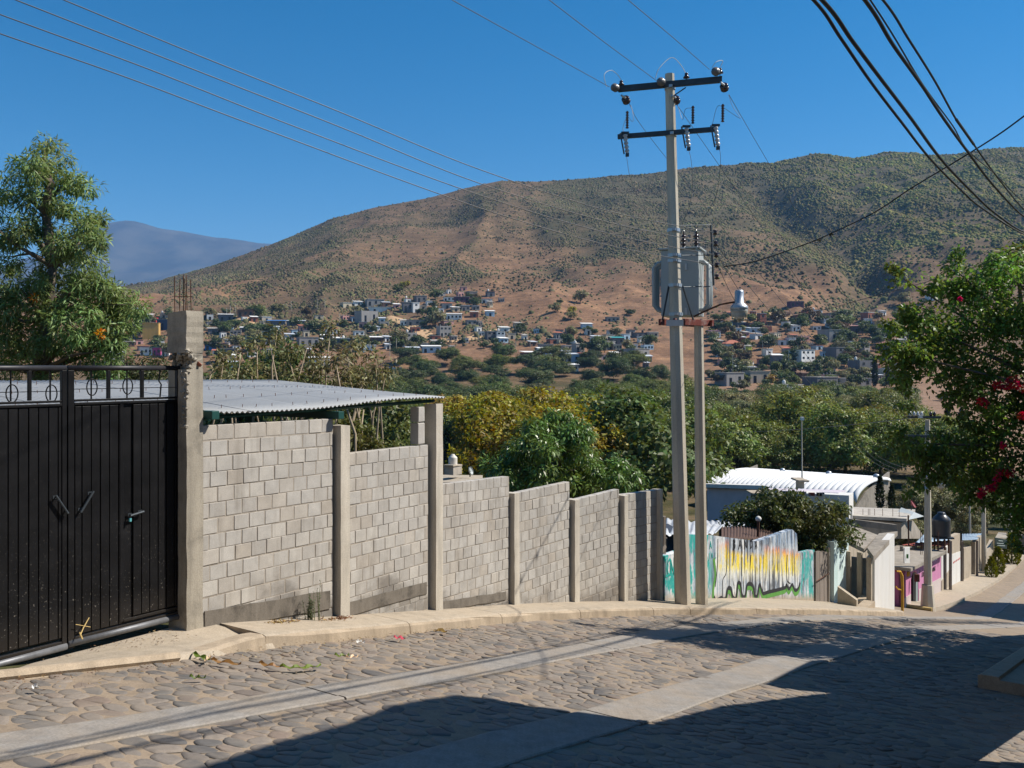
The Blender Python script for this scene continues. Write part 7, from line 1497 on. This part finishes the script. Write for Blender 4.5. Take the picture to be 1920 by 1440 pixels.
H = [
 (660, 680, 566, 573, 'white', 'white', 'low white hut at the top end of the left hillside cluster', 1, 'tin'), (681, 720, 562, 574, 'grey', 'slab', 'grey block house beside a low white hut on the upper slope', 3, 'flat', 20, 'white'), (687, 740, 576, 586, 'white', 'white', 'long white shed with a teal end behind the lone grey block house', 2, 'tin', 6, 'teal'),
 (662, 707, 583, 606, 'grey', 'dgrey', 'lone unfinished grey block house standing on a bare brown knoll', 2, 'open', 38), (752, 773, 567, 586, 'dgrey', 'slab', 'dark grey house left of the tall white block', 2, 'flat', 22), (770, 786, 568, 586, 'white', 'white', 'tall plain white block on the left slope', 1, 'flat', 30, 'white', 2), (757, 771, 560, 568, 'white', 'tile', 'little white house above the tall white block', 1), (775, 800, 555, 567, 'dgrey', 'slab', 'grey house high on the slope above the white block', 2, 'flat', 25, 'grey'), (797, 814, 565, 573, 'white', 'white', 'small white house right of the tall white block', 1),
 (760, 801, 600, 611, 'grey', 'slab', 'long low grey wall house below the white block', 3, 'flat', 8), (797, 826, 596, 606, 'grey', 'tin', 'grey house at the right end of the long low wall', 2, 'tin', 18), (709, 722, 597, 605, 'lblue', 'tin', 'tiny pale blue shed on the bare knoll', 1, 'tin'), (755, 781, 624, 645, 'grey', 'slab', 'two storey grey block shell below the dirt track', 2, 'open', 30, None, 2), (717, 731, 632, 641, 'white', 'tin', 'small white hut left of the grey two storey shell', 1, 'tin'), (692, 717, 633, 643, 'brown', 'white', 'low brown house with white roof by the small white hut', 2, 'tin', 12),
 (817, 846, 612, 632, 'grey', 'slab', 'two storey grey shell at the bend of the dirt track', 3, 'open', 28, None, 2), (759, 786, 653, 665, 'dgrey', 'tin', 'dark house with pale tin roof at the left edge of the valley trees', 2, 'tin', 12), (788, 826, 650, 662, 'lblue', 'white', 'row house with bright roofs at the edge of the valley trees', 3, 'tin', 10, 'white'), (625, 678, 635, 653, 'dgrey', 'white', 'wide dark house under a flat white roof above the shrubs', 3, 'flat', 14), (669, 685, 648, 661, 'lblue', 'tin', 'pale blue house end beside the wide dark house', 1, 'flat', 30, 'lblue'), (551, 598, 633, 652, 'grey', 'slab', 'grey and beige stepped house left of the wide dark house', 3, 'flat', 24, 'beige'), (600, 622, 629, 638, 'dgrey', 'white', 'low house with long white roof behind the leafy shrubs', 2, 'tin', 8), (530, 551, 627, 638, 'white', 'tin', 'small white house with tin roof among the shrub tops', 1, 'tin'),
 (448, 473, 615, 624, 'dgrey', 'white', 'flat white awning house near the gate pillar, upper left', 2, 'tin', 10), (474, 500, 614, 622, 'beige', 'white', 'beige house with white awning roof next to its twin', 2, 'tin', 10), (487, 501, 622, 638, 'cream', 'slab', 'narrow cream house front below the white awnings', 1, 'flat', 20), (484, 497, 603, 611, 'beige', 'slab', 'small beige block hut left of the blue tarp row', 1), (497, 534, 602, 611, 'dgrey', 'blue', 'dark hut under a bright blue tarp', 2, 'tin', 8), (535, 570, 602, 611, 'dgrey', 'tin', 'dark hut with grey blue sheets right of the blue tarp', 2, 'tin', 8), (441, 474, 581, 595, 'brown', 'brown', 'dark brown flat roofed shelter alone on the left slope', 3, 'flat', 14), (405, 436, 590, 604, 'dgrey', 'white', 'grey hut with a white lean-to left of the dark brown shelter', 2, 'tin', 16), (385, 397, 604, 611, 'grey', 'slab', 'small grey hut just right of the gate pillar', 1),
 (383, 404, 645, 656, 'blue', 'white', 'blue and white shop front right beside the gate pillar', 2, 'tin', 6), (405, 426, 645, 656, 'ochre', 'brown', 'ochre yellow shop front next to the blue one', 2, 'tin', 6), (407, 443, 654, 666, 'dgrey', 'slab', 'grey house below the ochre shop front', 2, 'flat', 16, 'beige'), (456, 467, 642, 650, 'cream', 'slab', 'small cream hut, left of two alike', 1), (468, 479, 642, 650, 'beige', 'slab', 'small beige hut, right of two alike', 1), (490, 523, 656, 671, 'dgrey', 'white', 'dark house with white roof edge among the shrub leaves', 2, 'flat', 18), (576, 617, 671, 686, 'white', 'white', 'white house with long awning low behind the shrubs', 3, 'tin', 10), (417, 447, 680, 692, 'lblue', 'tin', 'pale blue roofed shed low behind the shrubs', 2, 'tin', 10), (720, 752, 690, 712, 'white', 'blue', 'white house with a bright blue sheet on top, right of the shrubs', 3, 'flat', 12),
 (872, 895, 547, 559, 'dgrey', 'slab', 'dark grey house with bright end high on the spur', 2, 'flat', 30, 'beige'), (910, 928, 547, 557, 'dgrey', 'brown', 'dark shed at the right end of the highest houses', 1, 'flat', 20), (862, 876, 538, 545, 'pink', 'slab', 'small pinkish house, highest on the spur', 1), (817, 835, 549, 556, 'grey', 'slab', 'small grey house left among the highest row', 1), (836, 846, 544, 551, 'white', 'white', 'tiny white hut in the highest row', 1), (847, 880, 557, 567, 'plum', 'slab', 'dark low house with pink end in the second highest row', 3, 'flat', 14, 'pink'), (900, 923, 560, 569, 'white', 'brick', 'white and brick red hut at the right of the second highest row', 2, 'tin', 10, 'brick'), (811, 832, 579, 587, 'white', 'tin', 'small white house under a dark tree on the spur', 2), (844, 862, 577, 585, 'beige', 'white', 'small house with curved pale roof on the spur', 1, 'tin'), (834, 866, 589, 600, 'white', 'white', 'long white open fronted house on the spur', 4, 'tin', 10), (785, 800, 573, 580, 'beige', 'slab', 'beige hut right of the tall white block', 1),
 (889, 903, 614, 623, 'white', 'tin', 'pale cube house alone at mid slope', 1), (908, 931, 622, 638, 'dgrey', 'slab', 'dark grey two storey house joined to a white windowed one', 2, 'flat', 25, None, 2), (929, 947, 622, 639, 'white', 'slab', 'two storey white house with four dark windows', 2, 'flat', 15, 'white', 2), (948, 967, 626, 637, 'beige', 'slab', 'beige house right of the white windowed house', 1, 'flat', 25, 'cream'), (932, 953, 635, 644, 'lblue', 'white', 'low house with white roof in front of the beige house', 2, 'tin'),
 (975, 1015, 661, 674, 'brick', 'white', 'dark red house with cream end at the edge of the wood', 3, 'tin', 22, 'cream'), (1006, 1036, 654, 668, 'lblue', 'white', 'bright blue fronted house with white sheets at the edge of the wood', 2, 'tin', 12, 'blue'), (1009, 1038, 646, 655, 'grey', 'slab', 'grey house with white upper room behind the blue fronted house', 2, 'flat', 18, 'white'), (1072, 1097, 645, 662, 'grey', 'slab', 'grey house left of a dark cypress like tree', 2, 'flat', 32, 'beige'), (1056, 1088, 665, 681, 'lblue', 'tin', 'pale blue house front above the wood', 2, 'tin', 14, 'lblue'), (1084, 1126, 665, 682, 'brick', 'tile', 'brick red house with a bright red roof and pink end', 3, 'tin', 30, 'pink'), (1121, 1155, 641, 656, 'grey', 'slab', 'grey block house with a wide beige end wall', 1, 'flat', 44, 'beige'), (1107, 1133, 631, 644, 'white', 'tin', 'white house with grey sheet roof on the middle slope', 2, 'tin', 14), (1130, 1148, 628, 639, 'beige', 'slab', 'beige house behind the white one on the middle slope', 1), (1144, 1171, 634, 647, 'dgrey', 'teal', 'grey house under a teal sheet', 2, 'tin', 16, 'white'), (1164, 1182, 627, 638, 'lblue', 'white', 'pale blue box house left of the transformer', 1, 'flat', 30, 'lblue'), (1195, 1210, 632, 643, 'white', 'lblue', 'small bluish white box house nearest the pole', 1, 'flat', 30, 'white'), (1186, 1220, 624, 633, 'dgrey', 'brown', 'dark low house behind the bluish white box house', 2), (1171, 1220, 655, 676, 'grey', 'slab', 'big grey block building with white end left of the tall pole', 2, 'flat', 36, 'white'), (1180, 1196, 646, 656, 'white', 'white', 'white rooftop room above the big grey block building', 1), (1089, 1111, 608, 617, 'lblue', 'white', 'pale blue hut alone above the red house', 1, 'tin', 12), (1136, 1162, 595, 604, 'grey', 'slab', 'low grey open house highest left of the transformer', 3, 'flat', 10), (1059, 1085, 685, 697, 'white', 'white', 'white awning roof house deep among the trees', 2, 'tin', 10), (1002, 1028, 694, 708, 'dgrey', 'dgrey', 'dark grey house sunk among the valley trees', 2),
 (861, 929, 744, 772, 'brick', 'slab', 'long reddish brown block house with a white end in the valley field', 2, 'flat', 12, 'white'),
 (1480, 1508, 566, 575, 'plum', 'slab', 'low dark house highest on the right slope', 3, 'flat', 8), (1522, 1543, 581, 590, 'white', 'dgrey', 'white hut high on the right slope', 2, 'flat', 14), (1547, 1584, 587, 603, 'grey', 'slab', 'large grey block house at the top of the right village', 3, 'flat', 18), (1536, 1568, 597, 608, 'white', 'slab', 'white stepped house under the large grey block house', 2, 'flat', 22, 'white'), (1421, 1438, 588, 610, 'brick', 'tin', 'reddish tower like house right of the street lamp', 1, 'flat', 20, 'beige', 2), (1397, 1423, 607, 617, 'plum', 'plum', 'dark plum house left of the reddish tower', 2), (1375, 1391, 616, 624, 'lblue', 'white', 'pale blue hut directly below the street lamp', 1), (1402, 1433, 616, 625, 'lblue', 'tin', 'row of pale blue sheds below the reddish tower', 2, 'tin', 8), (1329, 1352, 622, 634, 'white', 'plum', 'white house with a rounded plum roof right of the poles', 2, 'tin', 14),
 (1357, 1393, 645, 660, 'white', 'tile', 'white house with hipped red tile roof right of the poles', 3, 'hip', 10), (1342, 1357, 656, 670, 'white', 'slab', 'white house end left of the red tile roof', 1, 'flat', 30, 'white'), (1401, 1409, 650, 668, 'yellow', 'slab', 'narrow bright yellow house end', 1, 'flat', 20, 'yellow'), (1541, 1596, 619, 642, 'grey', 'slab', 'wide grey block building with beige corner in the right village', 2, 'flat', 20, 'grey'), (1592, 1640, 612, 626, 'dgrey', 'pink', 'long low house with pinkish roof right of the wide grey building', 3, 'tin', 12, 'white'), (1640, 1686, 617, 632, 'white', 'tin', 'white row house with pale blue end at the far right slope', 3, 'flat', 16, 'lblue'), (1622, 1637, 598, 609, 'white', 'white', 'stepped white house end near the top right', 1), (1485, 1532, 656, 687, 'white', 'slab', 'three storey pale house with balconies, tallest in the right village', 3, 'flat', 32, 'white', 3), (1505, 1541, 681, 692, 'beige', 'slab', 'beige terrace wall house under the tallest house', 3, 'flat', 14), (1550, 1606, 652, 674, 'dgrey', 'slab', 'dark grey building with a bright windowed end in the right village', 2, 'flat', 26, 'white', 2), (1597, 1646, 676, 703, 'dgrey', 'slab', 'dark unfinished block building with two window holes', 2, 'open', 24, 'dgrey', 2), (1647, 1688, 692, 711, 'beige', 'tin', 'beige house with many openings near the dark branches', 4, 'flat', 20, 'cream'),
 (1447, 1468, 667, 693, 'dgrey', 'white', 'open white roofed shelter on tall posts', 2, 'tin', 10), (1345, 1398, 700, 724, 'grey', 'slab', 'long grey block house with a lit end right of the short pole', 2, 'flat', 28, 'grey'), (1396, 1446, 697, 719, 'beige', 'slab', 'tan house joined to the long grey block house', 2, 'flat', 18), (1381, 1418, 689, 701, 'beige', 'tin', 'shed with grey sheet roof behind the long grey block house', 2, 'tin', 10), (1460, 1511, 722, 759, 'white', 'slab', 'white blocky house with one orange window above the wood', 2, 'flat', 34, 'white', 2), (1486, 1535, 742, 760, 'pink', 'pink', 'pinkish block wall house in front of the white blocky house', 0, 'flat', 8), (1512, 1576, 708, 731, 'dgrey', 'slab', 'long dark walled yard house with white end', 3, 'flat', 26, 'white'), (1575, 1638, 710, 727, 'grey', 'slab', 'long grey yard house next to a slim cypress', 3, 'flat', 18, 'white'), (1475, 1493, 633, 647, 'white', 'slab', 'small white house with a dark porch in the middle of the right village', 1, 'flat', 20), (1722, 1743, 645, 660, 'white', 'pink', 'white house end seen through the right hand branches', 2, 'tin', 20), (1741, 1768, 551, 563, 'white', 'orange', 'open pavilion with an orange roof above the right hand branches', 4, 'tin', 6), (1430, 1450, 655, 668, 'white', 'white', 'white house right of the narrow yellow house', 1),
 (270, 292, 596, 607, 'red', 'red', 'bright red house wall left of the gate pillar', 2, 'flat', 5, 'red'), (264, 296, 606, 636, 'ochre', 'ochre', 'tall blank ochre wall house below the red one', 0, 'flat', 12, 'ochre'), (293, 314, 599, 620, 'navy', 'slab', 'dark blue grey house between the red wall and the gate pillar', 1, 'flat', 8), (257, 283, 590, 599, 'dgrey', 'white', 'white roofed shed above the bright red wall', 2, 'tin', 6), (241, 263, 622, 633, 'brown', 'beige', 'low shed with beige roof left of the ochre wall', 2, 'tin'), (182, 219, 650, 661, 'white', 'lblue', 'white and pale blue house through the tree branches', 3, 'tin', 8), (262, 285, 652, 667, 'white', 'tin', 'white shop row left part above the gate spikes', 3, 'flat', 5), (286, 300, 652, 667, 'magenta', 'teal', 'magenta and teal shop front above the gate spikes', 2, 'flat', 5), (302, 316, 650, 668, 'white', 'white', 'white shop end beside the gate pillar', 2, 'flat', 8), (191, 230, 662, 684, 'grey', 'tin', 'pale grey hall behind the tree to the left of the gate spikes', 2, 'tin', 30, 'grey'), (298, 313, 588, 596, 'beige', 'slab', 'beige block hut above the dark blue grey house', 1)]
rr = random.Random(5); occ = [((h[0] + h[1]) / 2, h[3]) for h in H]; EX = []; used = set()
for x0, x1, y0, y1, n in ((390, 640, 598, 680, 34), (640, 850, 575, 660, 22), (800, 940, 545, 600, 12), (980, 1225, 625, 690, 32), (1335, 1700, 590, 715, 84), (185, 300, 585, 680, 10), (860, 980, 605, 655, 8)):
    for k in range(n * 6):
        px, py = rr.uniform(x0, x1), rr.uniform(y0, y1)
        if n and all(abs(px - a) > 15 or abs(py - b) > 8 for a, b in occ):
            n -= 1; occ.append((px, py)); wd = rr.uniform(11, 26); ht_ = rr.uniform(7, 11); wc = rr.choice(['grey', 'grey', 'dgrey', 'white', 'white', 'white', 'cream', 'beige', 'brick', 'lblue', 'brown', 'pink']); rc = rr.choice(['slab', 'slab', 'white', 'tin', 'tin', 'tile', 'brown']); near = min(H, key=lambda h: abs((h[0] + h[1]) / 2 - px) + 2 * abs(h[3] - py)); dx, dy = px - (near[0] + near[1]) / 2, py - near[3]
            pos = ('right of' if dx > 0 else 'left of') if abs(dx) > 1.5 * abs(dy) else ('below' if dy > 0 else 'above'); cnm = {'dgrey': 'dark grey', 'lblue': 'pale blue', 'brick': 'brick red'}.get(wc, wc); sz = 'tiny' if wd < 15 else 'small' if wd < 20 else 'low'
            lb = '%s %s house %s %s' % (sz, cnm, pos, near[6]); wds = lb.split()[:16]
            while wds[-1] in ('a', 'the', 'of', 'and', 'by', 'in', 'with', 'an', 'to', 'under', 'at', 'on', 'its', 'right', 'left', 'beside', 'behind', 'above', 'below'): wds.pop()
            lbl = ' '.join(wds)
            if lbl in used: continue
            used.add(lbl); EX.append((px - wd / 2, px + wd / 2, py - ht_, py, wc, rc, lbl, rr.randrange(1, 4), rr.choice(['flat', 'flat', 'tin', 'open']), rr.uniform(10, 38), rr.choice([None, None, 'white', 'beige'])))
TK = 0
for i, h_ in enumerate(H + EX):
    X_, Y_, a_, zt_, wf_, dp_ = vhouse(*h_)
    if i < len(H) and i % 3 == 0 and (len(h_) < 9 or h_[8] in ('flat', 'open')) and 'wall house' not in h_[6]:
        kx, ky = wf_ * .22 * (1 if i % 2 else -1), dp_ * .2; dark = i % 2; lb = ('black' if dark else 'white') + ' roof tank on ' + h_[6]; wds = lb.split()[:16]
        while wds[-1] in ('a', 'the', 'of', 'and', 'by', 'in', 'with', 'an', 'to', 'under', 'at', 'on'): wds.pop()
        t = thing('water_tank', ' '.join(wds), 'water tank', (X_ + kx * math.cos(a_) - ky * math.sin(a_), Y_ + kx * math.sin(a_) + ky * math.cos(a_), zt_), 0, 'roof tanks in the village'); m2 = MB(); m2.lathe([(.55, 0), (.6, .1), (.6, 1.0), (.35, 1.25), (.2, 1.4)], (0, 0, .25), 9); m2.build('vessel', MT['black'] if dark else MT['white'], t, True); m2 = MB(); m2.box((0, 0, .12), (1.2, 1.2, .26)); m2.build('plinth', VM['grey'], t)
t = None
VT = [crown_mesh('crown', 2.6, 2.6, 2.0, 46, 26, .7, .62, .36, 80 + k, .2, 4) for k in range(4)]; VTR = trunk_mesh('trunk', 1.6, .14, 1.1, 9, 3)
rr = random.Random(44); VL = []
fixed = [(1110, 666, 40, DG, 'dense dark tree beside the red roofed house'), (1694, 730, 44, DG, 'round dark tree standing alone in the brown field on the right'), (1765, 752, 18, DG, 'small tree in the brown field near the dark branches'), (760, 545, 22, YG, 'yellow green tree above the highest left houses'), (745, 548, 16, MG, 'small tree left of the yellow green one on the upper slope'), (1070, 600, 24, OL, 'grey bush in the dry gully'), (1070, 590, 20, YG, 'yellow green tree in the dry gully'), (840, 572, 10, DG, 'narrow dark tree on the spur'), (1445, 722, 26, OC, 'ochre bush beside the long grey block house'), (715, 618, 14, DG, 'dark bush alone below the bare knoll'), (1515, 578, 16, MG, 'tree beside the white hut high on the right'), (470, 632, 34, DG, 'broad dark tree below the white awnings'), (615, 645, 14, MG, 'green tree between stepped house and wide dark house')]
for px, py, w_, c, lab in fixed: VL.append((px, py, w_, c, lab))
zones = [(385, 700, 590, 690, 60), (700, 960, 640, 660, 14), (1000, 1230, 640, 690, 22), (1330, 1700, 600, 720, 170), (180, 330, 590, 670, 18), (780, 900, 560, 620, 12), (1340, 1680, 705, 765, 60), (930, 1200, 560, 640, 10), (1690, 1760, 560, 650, 10)]
for x0, x1, y0, y1, n in zones:
    for k in range(n): VL.append((rr.uniform(x0, x1), rr.uniform(y0, y1), rr.uniform(13, 34), None, None))
for i, (px, py, w_, c, lab) in enumerate(VL):
    Y = ground_y(px, py, 150); sc_ = w_ * Y / FPX / 5.6; X = (px - 960) / FPX * Y; v = rr.uniform(.7, 1.2)
    if c is None:
        q = rr.random(); c = DG if q < .5 else MG if q < .72 else OL if q < .9 else (.12, .085, .035)
    cn = CN.get(c, 'brownish'); side = 'left slope' if px < 700 else 'middle slope' if px < 1230 else 'right village'; near = min(H, key=lambda h: abs((h[0] + h[1]) / 2 - px) + 1.5 * abs(h[3] - py)); pos = 'left of' if px < near[0] else 'right of' if px > near[1] else 'in front of' if py > near[3] else 'behind'
    lb = lab or '%s village tree %s the %s' % (cn, pos, near[6])
    if len(lb.split()) > 16: lb = ' '.join(lb.split()[:16]); lb = lb.rsplit(' and ', 1)[0] if lb.endswith((' a', ' the', ' of', ' and', ' by', ' in', ' with', ' an', ' to')) else lb
    t = thing('village_tree', lb, 'tree', (X, Y, float(terrain(X, Y)) - .2), rr.uniform(0, 6.28), 'trees among the village houses'); t.scale = (sc_, sc_ * 1.1, sc_ * rr.uniform(.75, 1.1))
    o = link(bpy.data.objects.new('crown', VT[i % 4]), t); o.location = (0, 0, 2.9); o.color = (c[0] * v, c[1] * v, c[2] * v, 1); link(bpy.data.objects.new('trunk', VTR), t)
# poles standing through the village
for k, (px, yb, yt) in enumerate(((441, 598, 568), (432, 596, 573), (425, 598, 578), (494, 612, 590), (546, 583, 565), (595, 578, 560), (609, 582, 558), (537, 584, 570), (636, 612, 588), (686, 640, 615), (694, 668, 640), (731, 668, 640), (743, 660, 634), (638, 640, 625), (831, 652, 618), (897, 640, 615), (967, 657, 640), (994, 655, 636), (1106, 645, 617), (1120, 645, 626), (1458, 640, 618), (1430, 672, 638), (1479, 700, 655), (1374, 705, 665), (1613, 655, 632), (989, 720, 697), (1190, 690, 672), (884, 768, 742))):
    Y = ground_y(px, yb, 150); small = thing('village_pole', '', 'power pole'); near = min(H, key=lambda h: abs((h[0] + h[1]) / 2 - px) + abs(h[3] - yb)); pos = 'left of' if px < near[0] else 'right of' if px > near[1] else 'beside'
    lb = 'thin pale village pole %s the %s' % (pos, near[6]); small['label'] = ' '.join(lb.split()[:16]); small['group'] = 'power poles in the village'; b = at(px, yb, Y); m2 = MB(); m2.tube([b - UZ, at(px, yt, Y)], .13, 5); m2.build('shaft', MT['pole'], small); m2 = MB(); m2.box(at(px, yt + 2, Y), (1.3, .1, .1)); m2.build('crossarm', MT['pole'], small)
# ------------------------------------------------------------------ tell look-alikes apart by their order from the left
_by = {}
for o in COL.objects:
    if o.parent is None and 'label' in o: _by.setdefault(o['label'], []).append(o)
_ord = ['first', 'second', 'third', 'fourth', 'fifth', 'sixth', 'seventh', 'eighth']; _num = {4: 'four', 5: 'five', 6: 'six', 7: 'seven', 8: 'eight'}
for lab, L in _by.items():
    if len(L) < 2 or len(L) > 8: continue
    L.sort(key=lambda o: o.location.x / max(o.location.y, 1)); base = lab.split()
    for i, o in enumerate(L):
        tail = ('left one of two', 'right one of two')[i] if len(L) == 2 else ('leftmost', 'middle one', 'rightmost')[i] + ' of three' if len(L) == 3 else _ord[i] + ' from left of ' + _num[len(L)]
        k = 16 - len(tail.split()); b = base[:k]
        while b[-1] in ('a', 'the', 'of', 'and', 'by', 'in', 'with', 'an', 'to', 'under', 'at', 'on'): b.pop()
        o['label'] = ' '.join(b).rstrip(',') + ', ' + tail
